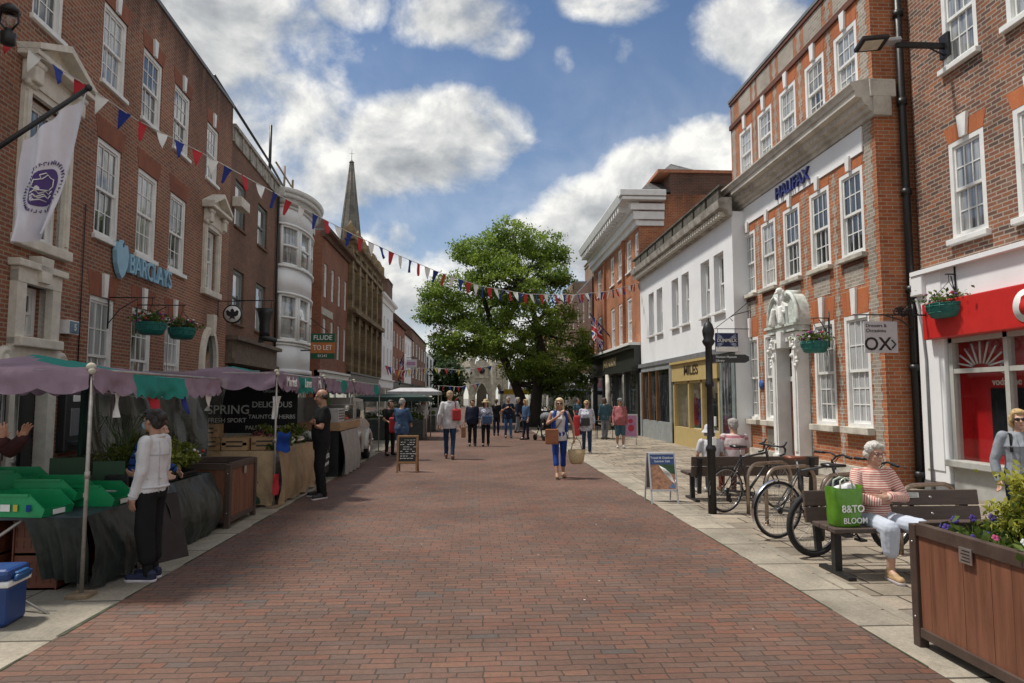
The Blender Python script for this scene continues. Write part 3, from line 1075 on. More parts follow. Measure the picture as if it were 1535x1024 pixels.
k = MB()
bowband(k, 2.75, W1[0] - .1); bowband(k, W1[1] + .1, W2[0] - .1); bowband(k, W2[1] + .1, 10.0)
bowband(k, 2.7, 2.9, .1)
k.build('bay_panel', RENDER, bow)
k = MB()
for z0, z1, e, e2 in ((W1[0] - .1, W1[0], .1, .1), (W1[1], W1[1] + .1, .08, .08), (W2[0] - .1, W2[0], .1, .1), (W2[1], W2[1] + .1, .08, .08), (3.9, 3.98, .05, .05)):
    bowband(k, z0, z1, e, e2=e2)
k.build('bay_moulding', WHITE, bow)
k = MB()
for z0, z1, e, e2 in ((9.75, 9.85, .05, .1), (9.9, 10.12, .1, .3), (10.12, 10.3, .36, .4), (10.3, 10.5, .42, .5)):
    bowband(k, z0, z1, e, e2=e2)
k.box(6.3, 13.4, -.3, .3, 10.1, 10.5)
k.build('cornice', mat('dingy_white', (.55, .54, .51), .7, var=.15), bow)
k = MB()
vs = [(bowpt(i / NB, .3)[0], bowpt(i / NB, .3)[1], 10.48) for i in range(NB + 1)]
k.add(vs, [tuple(range(NB + 1))]); k.box(6.34, 13.4, 0, 9, 10.34, 10.46); k.build('roof', LEAD, bow)
for (z0, z1) in (W1, W2):
    for (t0, t1) in ((.05, .29), (.30, .50), (.50, .70), (.71, .95)):
        f = MB()
        bowband(f, z0, z0 + .09, .02, t0, t1, n=6); bowband(f, z1 - .09, z1, .02, t0, t1, n=6); bowband(f, (z0 + z1) / 2 - .04, (z0 + z1) / 2 + .04, .02, t0, t1, n=6)
        dt = .022
        bowband(f, z0, z1, .03, t0, t0 + dt, n=2); bowband(f, z0, z1, .03, t1 - dt, t1, n=2)
        w = f.build('window', WHITE, bow)
        p = MB(); bowband(p, z0 + .05, z1 - .05, -.06, t0 + .01, t1 - .01, n=6); p.build('pane', GLASSB if z0 < 5 else GLASS, w)
k = MB(); k.box(6.4, 13.3, -.05, .05, 0, 2.7); k.build('shopfront', SHOPDK, bow)
for i in range(3):
    k = MB(); k.box(6.7 + i * 2.2, 8.6 + i * 2.2, -.09, -.05, .5, 2.5); k.build('shop_window', GLASSD, bow)

# scaffold poles over the roofs
sc_ = thing('scaffold_rail', 'dark scaffold tubes standing over the parapet and white bay', 'scaffold', P2, PI / 2 + DS)
k = MB(); k.tube([(.0, .6, 12.2), (6.3, .4, 11.6), (10.3, .2, 10.9)], .05, 8); k.tube([(5.8, .2, 10.2), (5.8, .2, 12.9)], .06, 8); k.build('handrail', BLACKM, sc_)
for u, z in ((8.2, 12.0), (9.9, 11.9), (10.7, 11.5)):
    k = MB(); k.tube([(u, .15, 10.4), (u, .15, z)], .05, 8); k.build('upright', mat('rusty_tube', (.22, .17, .12), .7), sc_)
k = MB(); k.tube([(6.4, .1, 11.55), (9.4, .1, 11.45)], .04, 8); k.tube([(8.3, -.2, 11.4), (10.4, .3, 10.8)], .04, 8); k.build('ledger', mat('rusty_tube', (.22, .17, .12), .7), sc_)


# ---- further houses of the left row, each from its measured corners
def lhouse(name, label, x0, x1, Xw, ztop, m, rows, cols, D=9, cornm=None, roof=None, rise=2.5, shopm=None, zshop=3.4, cols_g=2, ww=.5, glass=None, corn=.35, frame=None, xr=None):
    """Xw: world x of its front; x0,x1: measured picture columns of its two ends"""
    def Yof(px):
        d = ray(px, 560)
        return Xw * d.y / d.x
    Y0, Y1 = Yof(x0), Yof(x1)
    root = thing(name, label, 'building', (Xw, Y0, 0), PI / 2)
    Lg = Y1 - Y0
    ops = []
    for (za, zb) in rows:
        for i in range(cols):
            c = Lg * (i + .5) / cols
            h = Lg / cols * ww / 2
            ops.append((c - h, c + h, za, zb))
    k = MB(); wallmesh(k, 0, Lg, zshop, ztop, ops, depth=.18); shell(k, 0, Lg, 0, ztop, D); k.build('wall', m, root)
    for o in ops:
        sash(root, *o, y=.06, cols=2, rows=4, glass=glass or GLASS, frame=frame, box=.1, bar=.035)
    if cornm:
        cornice(root, -.05, Lg + .05, [(.1, ztop - corn), (-.12, ztop - corn), (-.2, ztop - corn * .5), (-.45, ztop - corn * .3), (-.5, ztop), (.1, ztop)], cornm)
    if roof:
        gable_roof(root, 0, Lg, ztop, D, rise, roof)
    else:
        k = MB(); k.box(0, Lg, .02, D, ztop, ztop + .1); k.build('roof', LEAD, root)
    k = MB(); k.box(0, Lg, 0, .3, 0, zshop); k.box(-.02, Lg + .02, -.25, .1, zshop - .12, zshop); k.box(0, Lg, -.12, 0, zshop - .8, zshop - .14); k.build('shopfront', shopm or WHITE, root)
    for i in range(cols_g):
        c = Lg * (i + .5) / cols_g; h = Lg / cols_g * .42
        k = MB(); k.box(c - h, c + h, -.04, .02, .4, zshop - .9); k.build('shop_window', GLASSD, root)
    return root, Lg, Y0


RB, LB, YB = lhouse('red_brick_house', 'red brick house with tall narrow white sashes and dark cornice', 479, 520, -8.45, 10.9, BR_RED, [(4.0, 6.1), (7.3, 9.2)], 4, ww=.42, cornm=BR_DARK, shopm=WHITE, zshop=3.2)
k = MB(); k.box(0, LB, .5, 8, 10.9, 12.1); k.build('attic', BR_SHOE, RB)
k = MB(); k.box(.1, 2.9, -.05, 0, 6.25, 6.65); k.build('stone_tablet', STONE, RB)
ST, LS, YS = lhouse('gothic_stone_front', 'soot stained golden stone building with tall arched lancets', 520, 566, -8.45, 12.2, GOLDST, [(4.2, 7.0), (7.9, 10.6)], 5, ww=.42, glass=GLASSD, frame=GOLDST, cornm=GOLDST, corn=.5, shopm=SHOPDK, zshop=3.4)
k = MB()
for i in range(6):
    u = LS * i / 5
    k.box(u - .28, u + .28, -.3, 0, 3.4, 11.6); k.box(u - .35, u + .35, -.4, .3, 12.2, 13.0)
    k.cyl((u, -.05, 13.0), (u, -.05, 13.5), .25, .04, 8)
k.box(-.1, LS + .1, -.55, 0, 7.3, 7.6); k.box(-.1, LS + .1, -.35, 0, 10.9, 11.15)
for i in range(5):
    c = LS * (i + .5) / 5
    for z in (7.0, 10.6):
        k.poly([(c + 1.1 * math.cos(PI * j / 8), z - .1 + .75 * math.sin(PI * j / 8)) for j in range(9)], -.12, 0)
k.build('buttress', GOLDST, ST)
WH, LW, YW = lhouse('white_stucco_front', 'narrow white stucco house with slim windows beyond the stone front', 566, 588, -8.45, 10.9, RENDER, [(4.2, 6.4), (7.2, 9.2)], 4, ww=.4, cornm=RENDER, corn=.6, shopm=RENDER, glass=GLASSD)
chimney(WH, 1.0, 3.5, 10, 13.2, 1.2, .8, BR_DARK, 3)
TR, LT, YT = lhouse('red_terrace_house', 'red brick terrace house under a grey slate roof', 588, 606, -8.45, 9.6, BR_RED, [(4.2, 5.9), (7.0, 8.6)], 4, roof=SLATE, rise=3.4, shopm=SHOPDK)
WT, LT2, YT2 = lhouse('pale_terrace_house', 'pale plastered terrace house with slate roof next to big chimney', 606, 617, -8.45, 9.2, RENDER, [(4.2, 5.9), (6.9, 8.3)], 3, roof=SLATE, rise=3.2, shopm=SHOPDK)
GB, LG, YG = lhouse('gabled_brick_house', 'tall brown brick house with steep tiled gable and row of chimney pots', 617, 638, -8.4, 10.6, BR_SHOE, [(4.3, 6.2), (7.3, 9.2)], 5, roof=TILE, rise=4.2, shopm=SHOPDK)
chimney(GB, 2.0, 4, 11, 17.2, 5.0, 1.6, BR_DARK, 6)
MO, LM, YM = lhouse('modern_white_block', 'plain white modern block with dark square windows', 638, 656, -8.4, 9.3, RENDER, [(3.6, 5.8), (6.6, 8.8)], 4, ww=.55, glass=GLASSD, frame=BLACKM, shopm=SHOPDK, zshop=2.9)
k = MB(); k.box(LM, LM + 8, -.3, 6, 0, 9.8); k.build('brick_pier', BR_TAN, MO)

# ---- church spire
sp = thing('church_spire', 'slender grey stone spire rising behind the red brick roofs', 'spire', (-13.9, 75, 0), 0)
k = MB()
k.lathe([(1.55, 0), (1.55, 15.6), (1.75, 15.7), (1.75, 16.1), (1.5, 16.2), (.95, 21), (.22, 27.7), (.3, 27.8), (.12, 28.0)], 8, 0, smooth=False)
for i in range(8):
    q = PI / 8 + i * PI / 4
    k.tube([(1.5 * math.cos(q - PI / 8), 1.5 * math.sin(q - PI / 8), 16.2), (.2 * math.cos(q - PI / 8), .2 * math.sin(q - PI / 8), 27.7)], .05, 5)
k.build('tower', brickmat('spire_stone', [(.16, .15, .13), (.195, .18, .155), (.13, .123, .11)], (.11, .10, .09), .6, .35, .012, grime=(.55, 1.1), gscale=.3), sp)
k = MB(); k.cyl((0, 0, 28), (0, 0, 29.2), .035, .02, 6); k.tube([(-.28, 0, 28.8), (.28, 0, 28.8)], .018, 5); k.build('weather_vane', BLACKM, sp)

# ================================================================= RIGHT ROW (local x = Y0 - Y, towards the camera)
# ---- orange brick building society
HX, HY = 7.8, 20.0
hal = thing('orange_brick_bank', 'orange brick bank with grey flint panels, white sashes and stone cornice', 'building', (HX, HY, 0), -PI / 2)
hu = lambda Y: HY - Y
HL = HY - 12.62
bays = [hu(18.9), hu(17.6), hu(16.25), hu(14.87), hu(13.55)]
hw = .44
ops = []
for i, u in enumerate(bays):
    ops += [(u - hw, u + hw, 8.06, 9.5), (u - hw, u + hw, 4.62, 6.42)]
    if i != 2: ops.append((u - hw - .02, u + hw + .02, 1.1, 3.4))
ops.append((bays[2] - .5, bays[2] + .5, .1, 3.1))
k = MB(); wallmesh(k, 0, HL, .28, 10.72, ops, depth=.2); shell(k, 0, HL, 0, 10.72, 9); k.build('wall', BR_HAL, hal)
k = MB(); k.box(0, HL, .3, 9, 10.6, 10.7); k.box(-.05, HL + .05, -.06, .4, 10.72, 10.8); k.build('roof', LEAD, hal)
k = MB(); k.box(0, bays[2] - .62, -.09, .1, 0, .3); k.box(bays[2] + .62, HL + .02, -.09, .1, 0, .3); k.build('stone_plinth', STONE, hal)
rh = random.Random(4)
def toothed(mb, u0, u1, z0, z1, y=-.005):
    """flint strip with a ragged edge where the red bricks bond into it"""
    z = z0
    i = 0
    while z < z1 - .01:
        e = .035 if i % 2 else -.02
        zz = min(z + .15, z1)
        mb.box(u0 - e, u1 + e, y, .02, z, zz)
        z = zz; i += 1
piers = [(bays[i] + bays[i + 1]) / 2 for i in range(4)]
k = MB()
for u in piers:
    for z0, z1 in ((.3, 4.35), (4.35, 6.58), (7.95, 9.85)):
        toothed(k, u - .055, u + .055, z0, z1)
for u0, u1 in ((.12, .34), (HL - .40, HL - .14)):
    toothed(k, u0, u1, .3, 7.2); toothed(k, u0, u1, 7.95, 9.8)
for i, u in enumerate(bays):
    k.box(u - .36, u + .36, -.006, .02, 3.98, 4.42)
    k.box(u - .42, u + .42, -.006, .02, 10.05, 10.6)
for u in piers + [.2, HL - .25]:
    toothed(k, u - .08, u + .08, 10.0, 10.64)
k.build('flint_panel', BR_GREY, hal)
k = MB(); k.box(-.02, HL + .02, -.05, .02, 9.86, 10.0); k.box(-.02, HL + .02, -.04, .02, 10.62, 10.72); k.build('dark_brick_band', BR_HALD, hal)
for i, u in enumerate(bays):
    sash(hal, u - hw, u + hw, 8.06, 9.5, .0, 3, 4, GLASS)
    sash(hal, u - hw, u + hw, 4.62, 6.42, .0, 3, 4, GLASS, sill=.1, sillm=STONE, silld=.12)
    lintel(hal, u - hw, u + hw, 9.5, 9.85, BR_HALA, .08); keystone(hal, u, 9.5, 9.88)
    lintel(hal, u - hw, u + hw, 6.42, 6.6, BR_HALA, .05); keystone(hal, u, 6.42, 6.72, .12, .17, -.07)
    if i != 2:
        sash(hal, u - hw - .02, u + hw + .02, 1.1, 3.4, .0, 3, 5, GLASS, sill=.14, sillm=STONE, silld=.16)
        lintel(hal, u - hw, u + hw, 3.4, 3.9, BR_HALA, .08); keystone(hal, u, 3.4, 3.95)
    k = MB(); k.box(u - .38, u + .38, -.03, .02, 4.43, 4.5); k.build('panel_hood', BR_HALD, hal)
k = MB(); k.box(.5, HL - .42, -.03, .02, 6.66, 7.18); k.build('white_fascia', RENDER, hal)
k = MB(); k.text('HALIFAX', .43, front((hu(16.95) + hu(15.15)) / 2, -.06, 6.92), 0, .03, .012, fit=1.75); k.build('sign_letters', mat('navy_letters', (.025, .03, .17), .4), hal)
cornice(hal, -.0, HL + .06, [(.0, 7.2), (-.06, 7.21), (-.07, 7.30), (-.14, 7.32), (-.15, 7.40), (-.22, 7.43), (-.25, 7.50), (-.27, 7.56), (-.40, 7.58), (-.40, 7.70), (-.43, 7.71), (-.45, 7.77), (-.50, 7.83), (-.50, 7.87), (-.1, 7.96), (.0, 7.96)], CORN)
k = MB()
for y0, y1, z0, z1 in ((-.12, .4, 7.58, 7.93), (-.06, .3, 7.2, 7.58)): k.bbox(HL - .04, HL + .11, y0, y1, z0, z1, .01)
k.build('cornice_return', CORN, hal)
k = MB()
for i in range(int(HL / .16)): k.box(.05 + i * .16, .13 + i * .16, -.25, -.1, 7.43, 7.52)
k.build('dentil_course', CORN, hal)
k = MB(); k.bbox(bays[1] - .36, bays[1] + .3, -.03, .02, .38, .88, .008); k.build('vent_plate', STEEL, hal)
k = MB(); k.lathe([(.13, 0), (.13, .02)], 20, M=TM((piers[0], -.02, 2.05), rx=PI / 2)); k.build('blue_plaque', mat('plaque_blue', (.03, .09, .32), .3), hal)
# carved stone doorway
u = bays[2]
k = MB()
for s in (-1, 1):
    a, b_ = (u - .66, u - .42) if s < 0 else (u + .42, u + .66)
    k.box(a, b_, -.3, .05, 0, 3.0); k.box(a - .03, b_ + .03, -.34, .05, 0, .3); k.box(a - .03, b_ + .03, -.34, .05, 2.9, 3.05)
    k.box(a + .05, b_ - .05, -.33, -.3, .45, 2.8)
k.box(u - .7, u + .7, -.32, .05, 3.05, 3.25)
k.poly([(u + .42 * math.cos(PI * j / 12), 2.55 + .5 * math.sin(PI * j / 12)) for j in range(13)] + [(u - .42, 3.1), (u + .42, 3.1)][:0], .1, .14)
k.poly([(u - .1, 2.9), (u + .1, 2.9), (u + .14, 3.3), (u - .14, 3.3)], -.42, 0)
k.build('door_surround', WHITE, hal)
k = MB(); k.box(u - .42, u + .42, .02, .1, 2.1, 2.22)
for j in range(1, 6):
    q = PI * j / 6
    k.tube([(u, .04, 2.3), (u + .4 * math.cos(q), .04, 2.3 + .6 * math.sin(q))], .015, 5)
k.build('fanlight_bars', WHITE, hal)
k = MB(); k.box(u - .42, u + .42, .1, .12, 2.2, 3.05); k.build('fanlight_pane', GLASSD, hal)
k = MB(); k.box(u - .42, u + .42, .04, .12, .1, 2.1)
for zz in ((.25, .75), (.85, 1.35), (1.45, 1.95)):
    k.bbox(u - .34, u - .04, .015, .06, zz[0], zz[1], .012); k.bbox(u + .04, u + .34, .015, .06, zz[0], zz[1], .012)
dd = k.build('door', mat('brown_door', (.13, .045, .022), .4, var=.2), hal)
k = MB(); k.ell((u + .3, -.01, 1.05), (.03, .03, .03)); k.build('handle', mat('brass', (.5, .36, .12), .25, metal=1), dd)
# scrolled pediment with heraldic carving
VERD = mat('weathered_green_lead', (.52, .56, .52), .7, var=.25, scale=8)
k = MB()
k.box(u - .76, u + .76, -.38, .05, 3.27, 3.4); k.box(u - .82, u + .82, -.42, .05, 3.4, 3.46)
for s in (-1, 1):
    pts = [(u + s * (.80 - .48 * (1 - math.cos(t * PI / 2))), 3.46 + .74 * math.sin(t * PI / 2)) for t in [i / 12 for i in range(13)]]
    k.poly(pts + [(u + s * .30, 3.46)], -.30, .02)
    k.cyl((u + s * .33, -.34, 4.17), (u + s * .33, .02, 4.17), .11, n=16)
    k.tube([Vector((p[0], -.31, p[1])) for p in pts], .05, 8)
k.build('pediment', VERD, hal)
k = MB()
k.poly([(u - .3, 3.46), (u + .3, 3.46), (u + .28, 3.9), (u + .1, 4.05), (u - .1, 4.05), (u - .28, 3.9)], -.36, -.1)
k.ell((u, -.34, 3.74), (.19, .09, .24)); k.ell((u, -.32, 4.08), (.12, .11, .18)); k.ell((u + .02, -.36, 4.3), (.08, .1, .09)); k.caps((u + .1, -.32, 4.1), (u + .18, -.34, 4.28), .045, .03); k.caps((u - .1, -.34, 4.05), (u - .2, -.38, 4.16), .045, .03); k.caps((u + .03, -.42, 4.28), (u + .04, -.48, 4.24), .04, .025)
for s in (-1, 1):
    k.caps((u + s * .26, -.46, 3.5), (u + s * .2, -.44, 3.85), .08, .05); k.caps((u + s * .28, -.4, 3.75), (u + s * .14, -.42, 3.85), .04, .03)
k.build('heraldic_carving', mat('painted_carving', (.72, .72, .69), .7, var=.2, scale=18, bump=.4), hal)
for s in (-1, 1):
    k = MB()
    rr = random.Random(5)
    for j in range(10):
        k.ell((u + s * (.62 + rr.uniform(-.12, .12)), -.34 + rr.uniform(-.04, .04), 2.45 + .08 * j), (.05, .05, .055), n=8)
    k.build('carved_swag', mat('painted_carving', (.72, .72, .69)), hal)


# ---- drainpipe in the corner and dark recess wall
dp = MB()
for x, y in ((8.30, 12.50),):
    dp.tube([(x, y, 0), (x, y, 13.0)], .07, 10)
    for z in (.2, 2.2, 3.7, 5.6, 7.4, 9.2): dp.cyl((x, y, z), (x, y, z + .12), .095, n=12)
tag(dp.build('drainpipe', BLACKM), 'tall black cast iron drainpipe in the corner between two brick buildings', 'drainpipe')

# ---- phone shop
VX, VY = 8.45, 12.42
vod = thing('phone_shop_building', 'brown brick building with red phone shop fascia on white shopfront', 'building', (VX, VY, 0), -PI / 2)
vu = lambda Y: VY - Y
ops = []
for c in (11.07, 9.6, 8.1, 6.6, 5.1):
    ops += [(vu(c) - .42, vu(c) + .42, 4.48, 6.22), (vu(c) - .42, vu(c) + .42, 7.6, 9.35)]
k = MB(); wallmesh(k, 0, 9.4, 4.05, 12.2, ops, depth=.2); shell(k, 0, 9.4, 0, 12.2, 9); wallmesh(k, 0, 9.4, 0, 4.05, [(.3, 4.9, .02, 3.9)], depth=.4, y=.02); k.build('wall', BR_VODA, vod)
k = MB(); k.box(-.05, 9.4, -.08, 9, 12.2, 12.35); k.build('roof', LEAD, vod)
for o in ops:
    sash(vod, *o, y=.0, cols=3, rows=4, glass=GLASS, sill=.1, silld=.1)
    lintel(vod, o[0], o[1], o[3], o[3] + .3, BR_HALA, .1); keystone(vod, (o[0] + o[1]) / 2, o[3], o[3] + .4, .14, .24)
k = MB(); k.box(.0, 9.4, -.1, .0, 3.42, 3.98); k.box(.0, 9.4, -.22, .0, 3.98, 4.06)
k.box(4.92, 9.4, -.08, .01, 0, 3.42); k.bbox(.02, .7, -.12, .1, 0.18, 3.98, .015); k.box(.12, .6, -.14, -.12, .4, 3.3)
k.bbox(-.06, .3, -.2, 0, 3.6, 3.98, .02)
k.build('white_shopfront', RENDER, vod)
k = MB(); k.box(0.0, .72, -.125, .1, 0, .18); k.build('pilaster_base', LEAD, vod)
k = MB(); k.bbox(.42, 8.8, -.3, -.05, 2.74, 3.4, .02); k.build('red_fascia', mat('fascia_red', (.50, .022, .018), .35, var=.06), vod)
k = MB()
def ringlogo(mb, x, z, r, y, mi0, mi1):
    mb.lathe([(r, 0), (r, .015)], 32, mi0, M=TM((x, y, z), rx=PI / 2))
    # speech mark drop cut in red
    mb.lathe([(r * .5, 0), (r * .5, .02)], 24, mi1, M=TM((x, y - .002, z - r * .08), rx=PI / 2))
    mb.poly([(x - r * .45, z), (x - r * .3, z + r * .55), (x + r * .25, z + r * .8), (x + r * .05, z + r * .45), (x + .1 * r, z + r * .1)], y - .021, y - .001, mi1)
ringlogo(k, 2.80, 3.06, .25, -.3, 0, 1)
k.build('fascia_logo', [WHITE, mat('fascia_red', (.5, .02, .02))], vod)
# shop window with red display
FR = mat('shop_frame_grey', (.40, .40, .37), .5, var=.08)
k = MB()
for a in (.74, 2.0, 3.4, 4.8):
    k.box(a, a + .09, -.06, .06, .6, 2.74)
k.box(.74, 4.9, -.05, .05, 2.12, 2.2); k.box(.74, 4.9, -.06, .06, 2.66, 2.74)
k.bbox(.68, 4.9, -.2, .08, .5, .62, .015); k.box(.72, 4.9, -.06, .06, 0, .5)
for j in range(9):
    q = PI * (j + .5) / 9
    x0, z0 = 1.42, 2.22
    k.tube([(x0 + .2 * math.cos(q), -.0, z0 + .05 * math.sin(q)), (x0 + .55 * math.cos(q), .0, z0 + .42 * math.sin(q))], .018, 5)
k.build('shop_window_frame', FR, vod)
k = MB(); k.quad((.83, .0, .62), (4.8, .0, .62), (4.8, .0, 2.66), (.83, .0, 2.66)); k.build('shop_glass', clearmat('shop_glass', (.95, .97, .96), .15, .02), vod)
k = MB(); k.box(.78, 2.06, .28, .34, .55, 2.7, 0); k.box(2.4, 4.8, .9, 1.0, .55, 2.7, 0); k.box(.78, 4.8, .05, 1.0, .5, .55, 0); k.box(.78, .82, .05, .3, .55, 2.7, 0)
k.bbox(1.28, 2.0, .25, .29, .98, 1.86, .01, 1)
k.text('vodafone', .17, front(1.62, .275, 1.96), 2, .003, .01)
k.text('Contract & more', .075, front(1.5, .272, .9), 2, .003, .01)
k.text('upgrades here', .055, front(1.5, .272, .82), 2, .003, .006)
ringlogo(k, 1.62, 2.2, .11, .27, 2, 0)
k.build('window_display', [mat('display_red', (.42, .012, .015), .35, var=.1), mat('display_screen', (.015, .017, .02), .15), WHITE], vod)
k = MB(); k.ell((1.62, .5, .66), (.2, .2, .12)); k.build('display_stool', mat('teal_stool', (.03, .2, .22), .5), vod)
k = MB(); k.tube([(.28, -.16, 0), (.28, -.16, 2.4), (.22, -.16, 3.0), (.1, -.18, 3.55)], .025, 8); k.build('cable_pipe', mat('pipe_grey', (.2, .2, .21), .5), vod)

# ---- white rendered building
WX, WY = 7.4, 30.2
whi = thing('white_rendered_building', 'long white rendered building with deep set windows above two shops', 'building', (WX, WY, 0), -PI / 2)
wu = lambda Y: WY - Y
WL = WY - 19.1
ops = []
for c in (28.3, 27.0, 24.85, 23.6, 21.5, 20.25):
    ops.append((wu(c) - .42, wu(c) + .42, 4.3, 6.1))
k = MB(); wallmesh(k, 0, WL, 3.1, 7.1, ops, depth=.26); shell(k, 0, WL, 0, 7.1, 10); k.build('wall', RENDER, whi)
for o in ops: sash(whi, *o, y=.16, cols=1, rows=2, glass=GLASSD, sill=.08, silld=.1)
cornice(whi, -.1, WL + .05, [(.0, 6.95), (-.1, 6.98), (-.15, 7.12), (-.38, 7.2), (-.42, 7.42), (-.3, 7.5), (.0, 7.5)], WEATH, 'eaves')
k = MB()
for i in range(int(WL / .22)): k.box(.05 + i * .22, .15 + i * .22, -.3, -.08, 7.0, 7.13)
k.build('eaves_bracket', CREAM, whi)
k = MB(); k.add([(-.1, -.25, 7.5), (WL, -.25, 7.5), (WL, 3.2, 10.0), (-.1, 3.2, 10.0)], [(0, 1, 2, 3)]); k.build('roof', TILE, whi)
k = MB()
for i in range(9):
    u0 = .3 + i * 1.2
    k.box(u0, u0 + 1.0, -.3, -.22, 7.5, 7.84)
k.box(-.1, WL, -.34, -.2, 7.84, 7.9); k.build('parapet_panel', mat('mossy_stone', (.085, .078, .06), .9, var=.45, scale=4), whi)
k = MB(); k.box(-.05, WL + .05, -.14, .02, 3.0, 3.16); k.build('lead_flashing', LEAD, whi)
# shops below
MUST = mat('mustard_paint', (.46, .35, .15), .5, var=.08)
BRSH = mat('grey_frame', (.26, .28, .28), .5)
a0, a1 = wu(25.1), wu(20.3)
k = MB(); k.box(a0, a1, -.12, .02, 2.28, 2.95); k.box(a0, a1, -.2, .0, 2.9, 2.98); k.box(a0, a1, -.06, .1, 0, .65)
for x in (a0, a0 + 1.75, a0 + 3.1, a1 - .12): k.box(x, x + .12, -.06, .1, .65, 2.3)
k.box(a0, a1, -.06, .1, 2.2, 2.3)
k.build('mustard_shopfront', MUST, whi)
k = MB(); k.text('MILES', .44, front((a0 + a1) / 2 - .1, -.125, 2.62), 0, .01, .016, fit=1.5); k.build('shop_letters', mat('brown_letters', (.05, .035, .02), .5), whi)
CLEAR = clearmat('shop_glass', (.95, .97, .96), .15, .02)
k = MB(); k.quad((a0 + .1, .02, .65), (a1 - .1, .02, .65), (a1 - .1, .02, 2.2), (a0 + .1, .02, 2.2)); k.build('shop_glass', CLEAR, whi)
k = MB(); k.box(a0, a1, .95, 1.05, 0, 3, 0); k.box(a0, a1, .1, .95, .4, .6, 0); k.box(a0, a1, .1, 1.3, 2.6, 2.7, 0); k.box(a0 - .02, a0, .1, 1.3, 0, 3, 0)
k.build('shop_interior', mat('shop_cream', (.68, .64, .52), .8), whi)
rr = random.Random(6)
for i, x in enumerate((a0 + .5, a0 + 1.3, a0 + 2.2, a0 + 2.75, a0 + 3.8)):
    k = MB(); c = [(.35, .02, .03), (.03, .06, .3), (.02, .02, .025), (.02, .02, .03), (.5, .5, .46)][i]
    k.lathe([(.16, .62), (.2, .9), (.15, 1.15), (.23, 1.5), (.06, 1.6), (.05, 1.75)], 12, 0, (x, .6, .1), sy=.7)
    k.build('dressed_mannequin', mat('mannequin_cloth_%s' % 'abcde'[i], c, .8), whi)
k = MB(); k.box(a1 + .003, WL - .01, -.04, .2, 0, 2.99); k.build('grey_doorway', mat('grey_green_panel', (.17, .21, .21), .5), whi)
k = MB(); k.box(a1 + .25, WL - .25, -.06, -.03, .2, 2.8); k.build('doorway_glass', GLASSD, whi)
b0, b1 = wu(30.1), wu(25.25)
k = MB(); k.box(b0, b1, -.06, .05, 0, .75); k.box(b0, b1, -.1, .05, 2.8, 3.0)
for x in (b0, b1 - .25): k.box(x, x + .25, -.1, .05, 0, 3)
k.build('grey_shopfront', BRSH, whi)
k = MB()
for x in (b0 + .3, b0 + 1.4, b0 + 2.6, b1 - .35): k.box(x, x + .1, -.08, .03, .75, 2.8)
k.build('timber_mullion', mat('orange_timber', (.20, .09, .03), .5), whi)
k = MB(); k.box(b0 + .25, b1 - .25, .0, .02, .75, 2.8); k.build('dark_shop_glass', GLASSD, whi)

# ---- tall orange brick house with white cornice
JX, JY = 7.4, 42.2
jan = thing('corniced_brick_house', 'tall orange brick house with heavy white cornice over a black shopfront', 'building', (JX, JY, 0), -PI / 2)
ju = lambda Y: JY - Y
JL = JY - 30.25
ops = []
for c in (40.3, 36.4, 34.4, 32.4):
    ops += [(ju(c) - .5, ju(c) + .5, 7.75, 9.3), (ju(c) - .5, ju(c) + .5, 4.3, 6.5)]
ops += [(JL - .85, JL - .15, 7.75, 9.3)]
k = MB(); wallmesh(k, 0, JL, 3.9, 11.0, ops, depth=.18); shell(k, 0, JL, 0, 11.0, 6); k.build('wall', BR_HAL, jan)
k = MB(); k.box(ju(33.4) - .0, ju(33.4) + .16, -.14, 0, 4, 9.5); k.box(ju(38.3), ju(38.3) + .16, -.14, 0, 4, 9.5); k.build('brick_pilaster', BR_HAL, jan)
for o in ops: sash(jan, *o, y=.03, cols=2, rows=4, glass=GLASS, box=.12, sill=.08)
cornice(jan, -.1, JL + .06, [(.0, 9.5), (-.12, 9.52), (-.16, 9.75), (-.28, 9.8), (-.28, 10.15), (-.4, 10.2), (-.46, 10.5), (-.85, 10.6), (-.95, 10.95), (-.9, 11.05), (.0, 11.1)], WHITE)
k = MB()
for i in range(int(JL / .5)): k.box(.1 + i * .5, .3 + i * .5, -.8, -.35, 10.3, 10.58)
k.build('modillion', WHITE, jan)
k = MB()
for e0, z0, z1 in ((.12, 9.5, 9.75), (.28, 9.78, 10.15), (.42, 10.2, 10.5), (.85, 10.6, 10.75), (.95, 10.78, 11.06)): k.bbox(JL, JL + e0 * .55, -e0, 1.15, z0, z1, .02)
k.build('cornice_return', WHITE, jan)
k = MB(); k.box(JL - 5, JL + .0, 1.5, 5.5, 11.0, 12.0); k.build('attic_wall', BR_DARK, jan)
k = MB(); k.box(JL - 5.2, JL + .1, .9, 5.6, 12.0, 12.14); k.build('tile_coping', mat('terracotta', (.36, .15, .08), .8), jan)
k = MB(); k.add([(0, 0, 11.1), (JL, 0, 11.1), (JL, 7, 11.1), (0, 7, 11.1), (JL * .5 - 1, 3, 14.2), (JL * .5 + 1, 3, 14.2)], [(0, 1, 5, 4), (1, 2, 5), (2, 3, 4, 5), (3, 0, 4)]); k.build('roof', SLATE, jan)
k = MB(); k.box(-.1, JL - .05, -.3, .05, 3.1, 3.9); k.box(-.1, JL - .05, -.5, .05, 3.9, 4.05); k.box(-.1, JL - .05, -.42, .05, 2.9, 3.1)
for x in (0, 3.2, 6.2, 9.0, JL - .5): k.box(x, x + .4, -.14, .05, 0, 2.95)
k.build('black_shopfront', mat('olive_black', (.03, .032, .028), .4, var=.2), jan)
k = MB(); k.box(-.15, JL, -.55, .02, 4.06, 4.18); k.build('shopfront_moulding', WHITE, jan)
